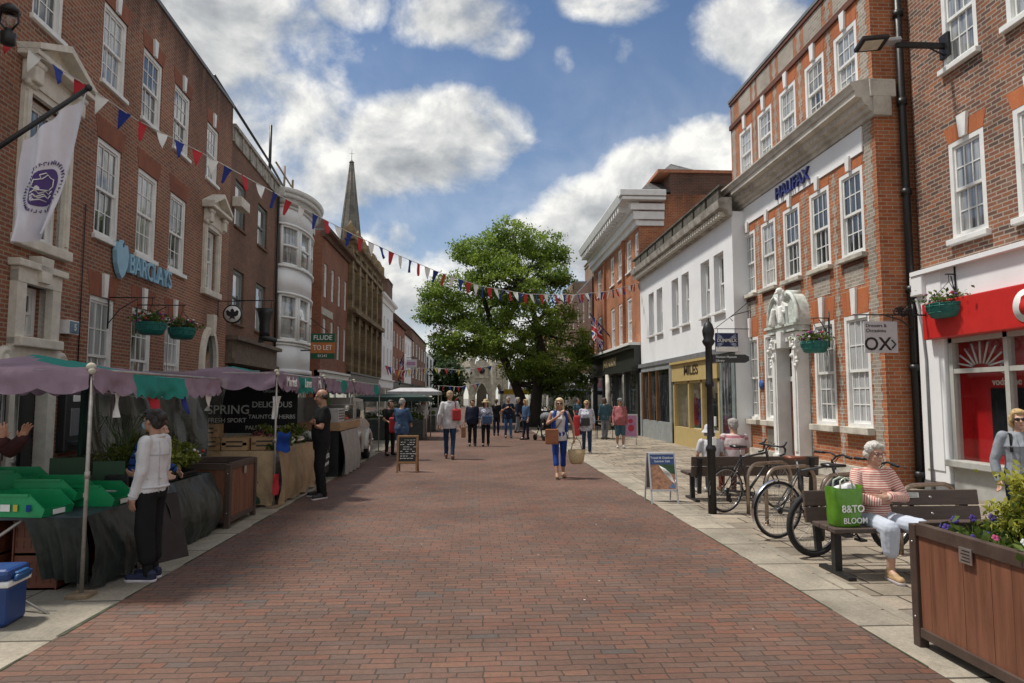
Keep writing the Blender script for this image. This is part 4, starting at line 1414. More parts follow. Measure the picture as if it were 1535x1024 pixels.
k = MB(); k.text('JANDOON', .62, front(JL * .52, -.31, 3.5), 0, .02, .02, fit=3.4); k.build('shop_letters', mat('gilt_letters', (.42, .34, .2), .4, metal=.3), jan)
k = MB(); k.box(.1, JL - .1, -.02, .03, .1, 2.9); k.build('dark_shop_glass', GLASSD, jan)
k = MB(); k.cyl((6.3, -.4, 0), (6.3, -.4, 2.9), .14, n=14); k.build('entrance_column', STONE, jan)

# ---- further right row
def rhouse(name, label, Y0, Y1, Xw, ztop, m, rows, cols, roof=None, rise=2.5, shopm=None, D=9, ww=.4, frame=None):
    root = thing(name, label, 'building', (Xw, Y1, 0), -PI / 2)
    Lg = Y1 - Y0
    ops = []
    for (za, zb) in rows:
        for i in range(cols):
            c = Lg * (i + .5) / cols; h = Lg / cols * ww / 2
            ops.append((c - h, c + h, za, zb))
    k = MB(); wallmesh(k, 0, Lg, 3.3, ztop, ops, depth=.15); shell(k, 0, Lg, 0, ztop, D); k.build('wall', m, root)
    for o in ops: sash(root, *o, y=.05, cols=2, rows=4, glass=GLASS, box=.1, bar=.035, frame=frame)
    if roof: gable_roof(root, 0, Lg, ztop, D, rise, roof)
    else:
        k = MB(); k.box(0, Lg, .02, D, ztop, ztop + .12); k.build('roof', LEAD, root)
    k = MB(); k.box(0, Lg, -.02, .3, 0, 3.3); k.box(0, Lg, -.2, 0, 2.6, 3.3); k.build('shopfront', shopm or WHITE, root)
    for i in range(2):
        c = Lg * (i + .5) / 2; h = Lg / 2 * .4
        k = MB(); k.box(c - h, c + h, -.05, 0, .4, 2.5); k.build('shop_window', GLASSD, root)
    return root
bd = rhouse('brown_brick_house', 'dark brown brick house beside the tree with lead parapet', 42.3, 52, 7.3, 9.2, BR_DARK, [(4.2, 6.0), (6.8, 8.4)], 4, shopm=mat('pale_grey_shop', (.5, .5, .5), .6), frame=CREAM)
k = MB(); k.box(9.75, 9.8, 1.2, 2.0, 5.0, 6.7); k.build('side_window', CREAM, bd)
bt = rhouse('buff_house', 'buff house with wide chimney stack half hidden behind the tree', 52.2, 64, 7.5, 10.6, BR_TAN, [(4.2, 6.2), (7.2, 9.0)], 5, shopm=SHOPDK)
chimney(bt, 4, 3.2, 10, 13.8, 4.6, 1.2, BR_TAN, 9)
rhouse('pink_house', 'pale house with pinkish brick seen under the tree near the stone cross', 66, 84, 7.9, 9.5, BR_RED, [(4.2, 6.2), (7, 8.6)], 5, shopm=WHITE)
rhouse('cream_far_house', 'cream rendered house beyond the tree close to the market cross', 86, 112, 8.2, 9.0, mat('cream_render', (.55, .5, .42), .8), [(4.2, 6.2), (6.9, 8.3)], 6, roof=TILE)
# ------------------------------------------------------------------ leaves
def leaves(name, pts, dirs, size, m, parent=None, seed=0, tones=None, aspect=.6, loc=(0, 0, 0), fold=.25):
    """many leaf-sized faces: pts (n,3) with outward dirs (n,3)"""
    rg = np.random.default_rng(seed)
    n = len(pts)
    pts = np.asarray(pts, 'f'); dirs = np.asarray(dirs, 'f')
    a = rg.normal(size=(n, 3)); a += dirs * .5
    a /= np.linalg.norm(a, axis=1)[:, None]
    nn = rg.normal(size=(n, 3)) + dirs * .8 + np.array([0, 0, .7])
    b = np.cross(nn, a); b /= (np.linalg.norm(b, axis=1)[:, None] + 1e-9)
    c = np.cross(a, b)
    s = (size * rg.uniform(.6, 1.35, n))[:, None]
    p0 = pts
    p1 = pts + a * s * .5 + b * s * aspect * .5 + c * s * fold * .3
    p2 = pts + a * s
    p3 = pts + a * s * .5 - b * s * aspect * .5 + c * s * fold * .3
    v = np.stack([p0, p1, p2, p3], 1).reshape(-1, 3)
    me = bpy.data.meshes.new(name)
    me.vertices.add(4 * n); me.vertices.foreach_set('co', v.astype('f').ravel())
    me.loops.add(4 * n); me.loops.foreach_set('vertex_index', np.arange(4 * n, dtype='i'))
    me.polygons.add(n); me.polygons.foreach_set('loop_start', np.arange(0, 4 * n, 4, dtype='i'))
    me.update(calc_edges=True)
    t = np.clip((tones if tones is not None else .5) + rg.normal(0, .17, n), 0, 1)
    at = me.attributes.new('tone', 'FLOAT', 'POINT')
    at.data.foreach_set('value', np.repeat(t, 4).astype('f'))
    me.materials.append(m)
    o = bpy.data.objects.new(name, me)
    COL.objects.link(o)
    o.location = loc
    if parent is not None: o.parent = parent
    return o


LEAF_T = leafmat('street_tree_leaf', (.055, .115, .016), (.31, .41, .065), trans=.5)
BARK = mat('bark', (.045, .038, .03), .95, var=.4, scale=9, bump=.6, stretch=(4, 4, 1))


def blob_cloud(blobs, per, seed, clump=.55, shellk=.55, zf=.42, per_clump=26):
    """leaf positions gathered into twig clumps inside ellipsoids"""
    rg = np.random.default_rng(seed)
    P, Dn, T = [], [], []
    for (c, r, w) in blobs:
        n = int(per * w)
        nc = max(3, n // per_clump)
        u = rg.normal(size=(nc, 3)); u /= np.linalg.norm(u, axis=1)[:, None]
        rad = rg.uniform(.35, 1.0, nc) ** shellk
        cc = np.array(c) + u * rad[:, None] * np.array(r)
        ct = rg.normal(0, .13, nc)
        idx = rg.integers(0, nc, n)
        off = rg.normal(size=(n, 3)) * np.array([clump, clump, clump * zf]) * .5
        p = cc[idx] + off
        d = u[idx]
        P.append(p); Dn.append(d)
        T.append(.46 + .30 * d[:, 2] + ct[idx])  # sunlit tops and dark undersides of the crown put into the leaf tone
    return np.concatenate(P), np.concatenate(Dn), np.concatenate(T)


# ---- the big street tree
TY = 40.0
def tp(x, y, dy=0.0):
    return atY(x, y, TY + dy)
tree = thing('street_tree', 'big spreading green street tree in the middle of the street', 'tree', (tp(797, 640).x, TY, 0))
base = Vector((tp(800, 640).x, TY, 0))
px_blobs = [  # measured lumps of the crown: x, y, rx, ry (picture units), depth offset
    (765, 352, 42, 24, 0), (725, 372, 46, 22, -1), (808, 366, 40, 24, .8), (700, 384, 24, 12, 0), (835, 384, 16, 14, .5), (838, 420, 16, 10, .5), (828, 410, 24, 14, -1),
    (775, 392, 62, 24, 1), (735, 402, 46, 22, -2), (690, 432, 46, 24, -1.5), (655, 438, 26, 18, 0), (760, 430, 64, 26, -2.2), (820, 444, 40, 20, 1), (668, 470, 42, 22, -.5),
    (720, 470, 54, 24, 1.8), (790, 476, 56, 26, -2), (842, 478, 30, 20, .5), (700, 505, 46, 22, -1.5), (664, 512, 22, 16, .5), (750, 512, 54, 22, -2), (812, 512, 46, 24, 2),
    (862, 512, 26, 20, -.5), (690, 528, 36, 10, 1), (838, 545, 42, 20, -1.5), (868, 560, 18, 20, .5), (784, 536, 36, 14, 1.5), (846, 582, 36, 16, 0), (808, 572, 26, 18, 1.5), (735, 530, 30, 9, 2.5), (776, 556, 26, 13, -1.5), (800, 548, 32, 14, -2), (826, 560, 26, 16, -1.8), (640, 470, 20, 14, .5), (872, 535, 20, 14, .5)]
sc_ = TY / FPX
blobs = []
rb = random.Random(11)
for (x, y, rx, ry, dy) in px_blobs:
    c = tp(x, y, dy) - Vector((tree.location.x, TY, 0))
    blobs.append((tuple(c), (rx * sc_ * .92, rx * sc_ * .75 + .4, ry * sc_ * 1.02), max(.45, (rx * ry) / 1000)))
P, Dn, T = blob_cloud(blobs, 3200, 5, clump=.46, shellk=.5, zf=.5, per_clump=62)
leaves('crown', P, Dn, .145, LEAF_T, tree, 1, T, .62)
k = MB()
def limb(pts, r0, r1):
    n = len(pts)
    k.tube(pts, [r0 + (r1 - r0) * i / (n - 1) for i in range(n)], 9)
o0 = Vector((tree.location.x, TY, 0))
tb = base - o0
fork1 = tp(806, 580) - o0
fork2 = tp(772, 575) - o0
limb([tb + Vector((0, 0, -.1)), tb + Vector((.02, 0, .8)), fork1 * .5 + tb * .5, fork1, tp(814, 530) - o0, tp(800, 470) - o0, tp(780, 410) - o0, tp(768, 350) - o0], .48, .06)
tb2 = tp(786, 640) - o0; tb2.z = 0
limb([tb2 + Vector((0, .3, -.1)), tp(784, 605, .3) - o0, fork2, tp(752, 530) - o0, tp(735, 480) - o0, tp(720, 430) - o0, tp(722, 385) - o0], .36, .05)
for i, b_ in enumerate(blobs):
    e = Vector(b_[0])
    s0 = [fork1, fork2, tp(800, 490) - o0, tp(745, 505) - o0, tp(782, 430) - o0][min(4, int(i % 5))]
    if (e - s0).length > 4.2: s0 = min([fork1, fork2, tp(800, 490) - o0, tp(745, 505) - o0, tp(782, 430) - o0], key=lambda q: (e - q).length)
    mid = s0 * .5 + e * .5 + Vector((rb.uniform(-.3, .3), rb.uniform(-.3, .3), -.25))
    limb([s0, mid, e], .13, .03)
    for j in range(4):
        q = e + Vector((rb.uniform(-1, 1) * b_[1][0], rb.uniform(-1, 1) * b_[1][1], rb.uniform(-.6, .8) * b_[1][2]))
        limb([mid * .4 + e * .6, (mid + q) * .5 + Vector((0, 0, .1)), q], .05, .012)
k.build('trunk', BARK, tree)

# trees beyond the cross
LEAF_D = leafmat('dark_far_leaf', (.012, .03, .010), (.06, .095, .025))
for (x, y, Y, rx, rz, lab) in ((670, 585, 118, 3.0, 6.0, 'dark green tree filling the gap beside the stone market cross'), (662, 555, 140, 5, 5, 'taller dark tree behind the modern white block'),
                               (850, 570, 122, 6.5, 6.5, 'shaded tree beyond the cross on the sunny side of the street')):
    c = atY(x, y, Y)
    t = thing('background_tree', lab, 'tree', (c.x, Y, 0), 0, 'trees around the market cross')
    bl = [((rb.uniform(-.5, .5) * rx, rb.uniform(-.5, .5) * rx, c.z + rb.uniform(-.5, .5) * rz), (rx * .55, rx * .55, rz * .42), 1) for _ in range(7)]
    P, Dn, T = blob_cloud(bl, 700, 3, clump=1.5)
    leaves('crown', P, Dn, .6, LEAF_D, t, 4, T, .7)
    k = MB(); k.tube([(0, 0, 0), (.1, 0, c.z * .5), (0, .2, c.z)], [.35, .25, .1], 8); k.build('trunk', BARK, t)

# ------------------------------------------------------------------ market cross
MY = 128.0
mc = thing('market_cross', 'ornate pale stone octagonal market cross with pointed arches', 'monument', (atY(722, 600, MY).x, MY, 0))
XST = brickmat('cross_stone', [(.50, .455, .37), (.56, .51, .42), (.43, .39, .32)], (.34, .30, .25), .9, .45, .02, grime=(.62, 1.12), gscale=.5)
XSD = mat('cross_carving', (.47, .425, .345), .9, var=.3, scale=1.5, bump=.5, bscale=4)
k = MB(); kd = MB()
RR = 4.6
for i in range(8):
    q = -PI / 2 + (i - .5) * PI / 4
    q2 = q + PI / 4
    A, B_ = Vector((RR * math.cos(q), RR * math.sin(q), 0)), Vector((RR * math.cos(q2), RR * math.sin(q2), 0))
    ex = (B_ - A).normalized(); wl = (B_ - A).length
    inn = Vector((-math.cos((q + q2) / 2), -math.sin((q + q2) / 2), 0))
    M = Matrix(((ex.x, inn.x, 0, A.x), (ex.y, inn.y, 0, A.y), (0, 0, 1, 0), (0, 0, 0, 1)))
    # arched wall face: outline with pointed arch cut from below
    c = wl / 2; hw_ = wl * .33
    arch = []
    for j in range(9):
        t = j / 8
        arch.append((c - hw_ * (1 - t), 2.2 + 2.0 * math.sin(t * PI / 2)))
    arch2 = [(2 * c - p[0], p[1]) for p in arch[::-1]][1:]
    left = [(0, 0), (c - hw_, 0)] + arch + [(c, 7.4), (0, 7.4)]
    right = [(c, 4.2)] + arch2 + [(c + hw_, 0), (wl, 0), (wl, 7.4), (c, 7.4)]
    k.poly(left, 0, .6, 0, M); k.poly(right, 0, .6, 0, M)
    # arch mouldings, band, niche and panel
    for pts in (arch + arch2,):
        vs = [M @ Vector((p[0], -.12, p[1] + .12)) for p in pts]
        kd.tube(vs, .14, 6)
    kd.box(-.1, wl + .1, -.2, .1, 5.2, 5.5, 0, M); kd.box(-.1, wl + .1, -.25, .1, 7.2, 7.6, 0, M)
    kd.poly([(c - .55, 5.5), (c + .55, 5.5), (c + .55, 6.6), (c, 7.6), (c - .55, 6.6)], -.22, 0, 0, M)
    # crested gable above the face
    kd.poly([(c - 1.3, 7.6), (c + 1.3, 7.6), (c + .9, 8.2), (c + .5, 8.5), (c, 9.8), (c - .5, 8.5), (c - .9, 8.2)], -.1, .35, 0, M)
    for j in range(7):
        x = wl * (j + .5) / 7
        kd.poly([(x - .18, 7.6), (x + .18, 7.6), (x, 8.35)], -.05, .25, 0, M)
    # corner buttress with pinnacle
    kd.box(-.45, .45, -.6, .4, 0, 7.4, 0, M); kd.box(-.35, .35, -.5, .3, 7.4, 9.0, 0, M)
    kd.lathe([(.42, 9.0), (.3, 9.3), (.04, 11.2)], 6, 0, (A.x, A.y, 0), smooth=False)
    # flying ribs to the lantern
    kd.tube([A * .95 + Vector((0, 0, 8.0)), A * .7 + Vector((0, 0, 9.6)), A * .35 + Vector((0, 0, 11.4))], .3, 6)
k.build('arcade', XST, mc)
kd.build('carved_stonework', XSD, mc)
k = MB(); k.lathe([(1.5, 10.8), (1.5, 13.2), (1.7, 13.3), (.6, 14.5), (.1, 16.5)], 8, 0, smooth=False); k.lathe([(1.0, 0), (.8, 6), (3.8, 7.2), (3.6, 7.3)], 12, 0); k.build('lantern', XST, mc)
k = MB(); k.lathe([(.55, 0), (.55, .1)], 24, 0, M=TM((0, -RR * math.cos(PI / 8) - .35, 6.5), rx=PI / 2)); k.build('clock_face', BLACK, mc)

# ------------------------------------------------------------------ bunting
RED = mat('pennant_red', (.42, .02, .03), .8, var=.1)
BLUE = mat('pennant_blue', (.012, .03, .22), .8, var=.1)
WHI = mat('pennant_white', (.68, .68, .66), .8, var=.06)
YEL = mat('pennant_yellow', (.55, .42, .06), .8)
GRN = mat('pennant_green', (.03, .2, .08), .8)
PENN = {}
def pennant(ci, w=.24, h=.33):
    key = (ci, round(w, 2))
    if key in PENN: return PENN[key]
    b = MB()
    n = 5
    vs, fs = [], []
    for i in range(n + 1):
        t = i / n
        hw_ = w / 2 * (1 - t)
        for s in (-1, 0, 1):
            vs.append((s * hw_, .028 * math.sin(t * 3 + s * 1.3 + ci) * (.3 + t), -h * t))
    for i in range(n):
        for j in range(2):
            a = i * 3 + j
            fs.append((a, a + 1, a + 4, a + 3))
    o2 = len(vs)
    vs2 = [(p[0], p[1] + .003, p[2]) for p in vs]
    b.add(vs, fs, 0, True); b.add(vs2, [f[::-1] for f in fs], 0, True)
    PENN[key] = b
    return b
def bunting(name, label, pts, step, cols, w=.24, h=.33, seed=1, rope=.008):
    """string through pts (world), one pennant every step metres"""
    root = thing(name, label, 'bunting', tuple(pts[0]), 0)
    o = Vector(pts[0])
    P = [Vector(p) - o for p in pts]
    b = MB(); b.tube(P, rope, 5); b.build('string', mat('cord_white', (.5, .5, .48), .8), root)
    acc, nxt, k_ = 0.0, step * .4, 0
    meshes = {}
    rr = random.Random(seed)
    for i in range(len(P) - 1):
        l = (P[i + 1] - P[i]).length
        while nxt < acc + l and k_ < 100:
            q = P[i] + (P[i + 1] - P[i]) * ((nxt - acc) / l)
            ci = k_ % len(cols)
            if ci not in meshes:
                ob = pennant(ci, w, h).build('pennant', cols[ci], root)
                meshes[ci] = ob.data
            else:
                ob = bpy.data.objects.new('pennant', meshes[ci]); COL.objects.link(ob); ob.parent = root
            ob.location = q
            d = P[i + 1] - P[i]
            ob.rotation_euler = (rr.uniform(-.45, .45), -math.atan2(d.z, math.hypot(d.x, d.y)) * .8, math.atan2(d.y, d.x) + rr.uniform(-.35, .35))
            k_ += 1
            nxt += step * rr.uniform(.9, 1.1)
        acc += l
    return root

# main string crosses the street in one sagging line: anchors on the two facades, heights from the photograph
A2, B2 = Vector((-7.1, 9.85)), Vector((7.35, 30.3))
meas = [(-45, 18), (0, 46), (57, 84), (120, 122), (205, 180), (300, 228), (380, 272), (450, 310), (530, 352), (600, 384), (660, 409), (720, 429), (790, 441), (860, 442), (910, 437), (962, 423)]
bp_ = []
for (x, y) in meas:
    d = ray(x, y)
    # intersect the vertical plane of the string
    e = B2 - A2
    t = (A2.x * e.y - A2.y * e.x) / (d.x * e.y - d.y * e.x)
    bp_.append(Vector((d.x * t, d.y * t, CAMH + d.z * t)))
bunting('pennant_bunting', 'long string of red white and blue pennants sagging across the street', bp_, .36, [BLUE, RED, WHI], .20, .33)
bp2 = [atY(578, 548, 62), atY(600, 556, 72), atY(630, 552, 86), atY(655, 552, 96), atY(690, 555, 100), atY(760, 545, 100)]
bunting('far_bunting', 'far string of small coloured pennants hung before the dark trees', bp2, 1.5, [RED, BLUE, YEL, WHI], .75, .8, 4, .03)
bp3 = [atY(655, 578, 95), atY(690, 580, 100), atY(720, 574, 104)]
bunting('far_bunting', 'lowest far string of white and red pennants by the market cross', bp3, 1.2, [WHI, RED, BLUE], .6, .7, 5, .03)

# ------------------------------------------------------------------ flags
def clothsheet(mb, fn, nu, nv, mi=0, thick=.004):
    vs = [fn(i / nu, j / nv) for j in range(nv + 1) for i in range(nu + 1)]
    fs = [(j * (nu + 1) + i, j * (nu + 1) + i + 1, (j + 1) * (nu + 1) + i + 1, (j + 1) * (nu + 1) + i) for j in range(nv) for i in range(nu)]
    mb.add(vs, fs, mi, True)

# white civic flag on a pole slanting out from the bank
p_a = atY(-40, 246, 8.35); p_b = atY(133, 132, 8.9)
wf = thing('civic_flag', 'white flag with round purple crest hanging from a slanted black pole', 'flag', tuple(p_a))
k = MB(); k.tube([Vector(), p_b - p_a], .03, 10); k.ell(p_b - p_a, (.045, .045, .045)); k.build('flagpole', BLACKM, wf)
TL, TR_, BL, BR_ = atY(36, 210, 8.58), atY(131, 140, 8.88), atY(10, 363, 8.5), atY(70, 352, 8.78)
RM = atY(97, 290, 8.84)
o = p_a
def flagpt(u, v):
    a = TL.lerp(TR_, u)
    l = TL.lerp(BL, v)
    # right edge bends in towards the hanging corner
    r_ = TR_ * (1 - v) ** 2 + RM * 2 * v * (1 - v) * 1.0 + BR_ * v * v
    p = l.lerp(r_, u)
    p = p + Vector((0, 0, .16 * v * v * (u * (1 - u)) * -1.0))
    p.y += .05 * math.sin(u * 9 + v * 2.0) * (.4 + v) + .03 * math.sin(u * 17 - v * 5)
    return p - o
k = MB(); clothsheet(k, flagpt, 40, 44); fl = k.build('flag_cloth', mat('flag_white', (.62, .60, .66), .85, var=.04, bump=.1, bscale=60), wf, recalc=False)
PURP = mat('crest_purple', (.075, .04, .17), .8, var=.08)
def onflag(u, v, e=.012):
    p = flagpt(u, v)
    return p + Vector((0, -e, 0))
k = MB()
cu, cv = .56, .535
ru, rv = .285, .148
n = 32
vs = [onflag(cu, cv)]
for ring in (.5, 1.0):
    for j in range(n):
        q = 2 * PI * j / n
        vs.append(onflag(cu + ru * ring * math.cos(q), cv + rv * ring * math.sin(q)))
fs = [(0, 1 + j, 1 + (j + 1) % n) for j in range(n)] + [(1 + j, 1 + n + j, 1 + n + (j + 1) % n, 1 + (j + 1) % n) for j in range(n)]
k.add(vs, fs, 0, True)
def line(mb, pts, w, mi, e=.018):
    mb.tube([onflag(cu + ru * p[0], cv + rv * p[1], e) for p in pts], w, 4, mi)
for pts in ([(-.6, -.1), (-.5, -.45), (-.1, -.5), (.1, -.7), (.3, -.5), (.6, -.35), (.65, .0), (.3, .12), (-.2, .1), (-.6, -.1)], [(-.15, -.5), (-.25, -.7), (.0, -.8), (.12, -.65)],
            [(-.6, .25), (-.3, .1), (-.1, .3), (.15, .15), (.35, .32), (.6, .2)], [(-.55, .45), (-.3, .35), (-.1, .55), (.15, .4), (.35, .55), (.55, .4)], [(-.35, .7), (0, .6), (.3, .72)], [(-.4, .3), (-.2, .5), (.1, .3), (.3, .5)]):
    line(k, pts, .008, 1)
for j in range(44):
    q = 2 * PI * j / 44
    rr_ = random.Random(j)
    a = [(1.2 * math.cos(q), 1.2 * math.sin(q)), (1.36 * math.cos(q + rr_.uniform(-.03, .03)), 1.36 * math.sin(q + .01))]
    line(k, a, .006, 0)
    if j % 3: line(k, [(1.36 * math.cos(q), 1.36 * math.sin(q)), ((1.2 + .08 * (j % 3)) * math.cos(q + .07), (1.2 + .08 * (j % 3)) * math.sin(q + .07))], .005, 0)
k.build('crest', [PURP, WHI], wf, recalc=False)


def union_flag(label, p_base, p_tip, drop, width, along, group):
    """union flag hanging from a slanted pole"""
    root = thing('union_flag', label, 'flag', tuple(p_base), 0, group)
    k = MB(); k.tube([Vector(), p_tip - p_base], .04, 8); k.build('flagpole', mat('pole_blue', (.02, .03, .08), .4), root)
    o = p_base
    d = (p_base - p_tip).normalized()
    def pt(u, v):
        return p_tip + d * (.1 + u * width) + Vector((along * v * .25, .16 * math.sin(u * 9 + v * 3), -drop * v)) - o
    k = MB()
    nu, nv = 26, 20
    vs = [pt(i / nu, j / nv) for j in range(nv + 1) for i in range(nu + 1)]
    k.v = [tuple(q) for q in vs]
    for j in range(nv):
        for i in range(nu):
            u, v = (i + .5) / nu - .5, (j + .5) / nv - .5
            if abs(u) < .07 or abs(v) < .09: c = 0
            elif abs(u) < .13 or abs(v) < .16: c = 1
            elif abs(abs(u) - abs(v)) < .05: c = 0
            elif abs(abs(u) - abs(v)) < .12: c = 1
            else: c = 2
            k.f.append((j * (nu + 1) + i, j * (nu + 1) + i + 1, (j + 1) * (nu + 1) + i + 1, (j + 1) * (nu + 1) + i)); k.m.append(c); k.sm.append(True)
    k.build('flag_cloth', [RED, WHI, BLUE], root, recalc=False)
union_flag('union flag drooping from the corniced brick house over its black shopfront', atY(913, 512, 37.5) + Vector((.3, 0, 0)), atY(884, 470, 36.5), 1.35, .95, .35, 'union flags')
union_flag('union flag on a slanted pole beyond the white stucco front', atY(590, 570, 76) - Vector((.3, 0, 0)), atY(606, 531, 75), 2.6, 2.6, -.2, 'union flags')

# ------------------------------------------------------------------ hanging signs, lamps, baskets
def bracket(mb, x0, x1, z, drop=.5, r=.014, mi=0):
    mb.tube([(x0, 0, z), (x1, 0, z)], r, 6, mi)
    mb.tube([(x0, 0, z + .12), (x0, 0, z - drop)], r * 1.2, 6, mi)
    s = 1 if x1 > x0 else -1
    mb.tube([(x0, 0, z - drop * .9), (x0 + s * .25, 0, z - drop * .3), (x0 + s * .5 * abs(x1 - x0), 0, z - .02)], r * .8, 6, mi)

FLW = [mat('petal_pink', (.5, .08, .2), .7), mat('petal_red', (.42, .03, .03), .7), mat('petal_white', (.65, .62, .6), .7), mat('petal_violet', (.10, .03, .22), .7), mat('petal_magenta', (.28, .03, .2), .7)]
BASKG = mat('green_basket', (.012, .14, .12), .5, var=.2, scale=12)
LEAF_S = leafmat('bedding_leaf', (.03, .06, .012), (.13, .19, .04))
def basket(label, loc, r=.27, wall=None, seed=0):
    root = thing('hanging_basket', label, 'flower basket', loc, 0, 'hanging flower baskets')
    k = MB(); k.lathe([(r * .62, -.22), (r * .8, -.2), (r * .95, -.08), (r, .02), (r * 1.02, .03), (r * .9, .02)], 22, 0)
    for i in range(12):
        q = 2 * PI * i / 12
        k.tube([(r * math.cos(q) * 1.01, r * math.sin(q) * 1.01, .02), (r * .97 * math.cos(q), r * .97 * math.sin(q), -.08), (r * .64 * math.cos(q), r * .64 * math.sin(q), -.22)], .008, 4)
    for zz, rr_ in ((-.02, .995), (-.13, .9)):
        k.tube([(r * rr_ * math.cos(2 * PI * i / 24), r * rr_ * math.sin(2 * PI * i / 24), zz) for i in range(24)], .009, 4, 0, closed=True)
    k.build('bowl', BASKG, root)
    rg = np.random.default_rng(seed)
    n = 420
    P = np.stack([rg.normal(0, r * .55, n), rg.normal(0, r * .55, n), .05 + np.abs(rg.normal(0, .07, n))], 1)
    leaves('foliage', P, np.tile([0, 0, 1.0], (n, 1)), .075, LEAF_S, root, seed, rg.uniform(.2, .9, n))
    k = MB()
    for i in range(42):
        q = rg.uniform(0, 2 * PI); d = r * rg.uniform(.2, 1.2)
        k.ell((d * math.cos(q), d * math.sin(q), .1 + rg.uniform(-.04, .14) - max(0, d - r) * 1.0), (.03, .03, .022), int(rg.integers(0, 5)), n=6)
    k.build('flowers', FLW, root)
    k = MB()
    for i in range(3):
        q = 2 * PI * i / 3 + .3
        k.tube([(r * math.cos(q), r * math.sin(q), .02), (0, 0, .42)], .005, 4)
    k.tube([(0, 0, .42), (0, 0, .5)], .006, 4)
    k.build('chain', BLACKM, root)
    if wall:
        k = MB()
        wx = wall - loc[0]
        k.tube([(wx, 0, .55), (0 - math.copysign(.06, wx), 0, .55)], .013, 6); k.tube([(wx, 0, .7), (wx, 0, -.1)], .016, 6)
        k.tube([(wx, 0, .0), (wx * .75, 0, .3), (wx * .35, 0, .52)], .01, 6); k.tube([(0, 0, .56), (0, 0, .49)], .008, 4)
        k.build('bracket', BLACKM, root)
    return root
b1 = atY(227, 486, 14.4); b2 = atY(273, 494, 15.7); b3 = atY(1221, 514, 14.6); b4 = atY(1424, 458, 11.35)
basket('green flower basket hung by the bank window nearest the lettering', tuple(b1), .29, -7.57, 1)
basket('green flower basket hung by the bank window nearest the oval one', tuple(b2), .29, -7.63, 2)
basket('teal flower basket beside the carved white doorway', tuple(b3), .29, 7.78, 3)
basket('teal basket with trailing purple flowers beside the red fascia', tuple(b4), .37, 8.34, 4)

# OX sign
p = atY(1320, 505, 11.9)
ox = thing('hanging_shop_sign', 'square pale sign reading OX with an arrow', 'sign', tuple(p), 0)
k = MB(); k.bbox(-.31, .31, -.015, .015, -.29, .28, .006); k.build('board', mat('sign_pale', (.52, .52, .54), .6, var=.05), ox)
k = MB()
k.text('OX', .33, front(-.07, -.018, -.14), 0, .003, .014); k.tube([(.19, -.02, -.06), (.26, -.02, -.135), (.19, -.02, -.21)], .016, 5)
k.text('Dressers &', .085, front(-.28, -.018, .2), 0, .002, .006, ax='LEFT'); k.text('Occasions', .09, front(-.28, -.018, .11), 0, .002, .006, ax='LEFT')
k.build('lettering', SHOPDK, ox)
k = MB()
k.tube([(-.5, 0, .4), (.62, 0, .4)], .014, 6); k.tube([(-.24, 0, .28), (-.24, 0, .4)], .008, 5); k.tube([(.24, 0, .28), (.24, 0, .4)], .008, 5)
rr = random.Random(9)
for i in range(9):
    c = Vector((.32 + .06 * i % .35, 0, .45 + .05 * math.sin(i * 2.1)))
    r0 = rr.uniform(.05, .11)
    k.tube([c + Vector((r0 * (1 - t / 16) * math.cos(t * .7), rr.uniform(-.005, .005), r0 * (1 - t / 16) * math.sin(t * .7))) for t in range(14)], .011, 5)
k.tube([(.6, 0, .4), (1.0, 0, .4)], .016, 6); k.tube([(.62, 0, .6), (.62, 0, .1)], .016, 6); k.tube([(.62, 0, .12), (.4, 0, .3), (.1, 0, .39)], .012, 6)
k.build('scroll_bracket', BLACKM, ox)

# blue optician style sign
p = atY(1089, 513, 18.9)
bs = thing('hanging_shop_sign', 'dark blue hanging sign with white crossed wings', 'sign', tuple(p), 0)
k = MB(); k.bbox(-.33, .33, -.02, .02, -.28, .26, .01, 0); k.box(-.32, .32, -.023, -.02, -.27, -.13, 1)
for s in (-1, 1):
    for t in (-1, 1):
        for i in range(3):
            k.poly([(s * .05, .04 + t * .03), (s * .26, .04 + t * (.08 + .05 * i)), (s * .28, .04 + t * (.115 + .05 * i)), (s * .07, .04 + t * .07)], -.024, -.02, 2)
k.text('DUNMELX', .13, front(0, -.026, .045), 1, .002, .016, fit=.56)
k.build('board', [NAVY, WHITE, mat('pale_wing', (.3, .36, .5), .5)], bs)
k = MB(); k.tube([(-.5, 0, .38), (.72, 0, .38)], .012, 6); k.tube([(-.25, 0, .26), (-.25, 0, .38)], .008, 5); k.tube([(.25, 0, .26), (.25, 0, .38)], .008, 5); k.tube([(.72, 0, 1.3), (.72, 0, .1)], .02, 6)
k.tube([(.72, 0, 1.2), (.3, 0, .85), (-.3, 0, .4)], .01, 5); k.tube([(.7, 0, .9), (.3, 0, .8), (.1, 0, .7), (.2, 0, .6)], .012, 5); k.build('bracket', BLACKM, bs)

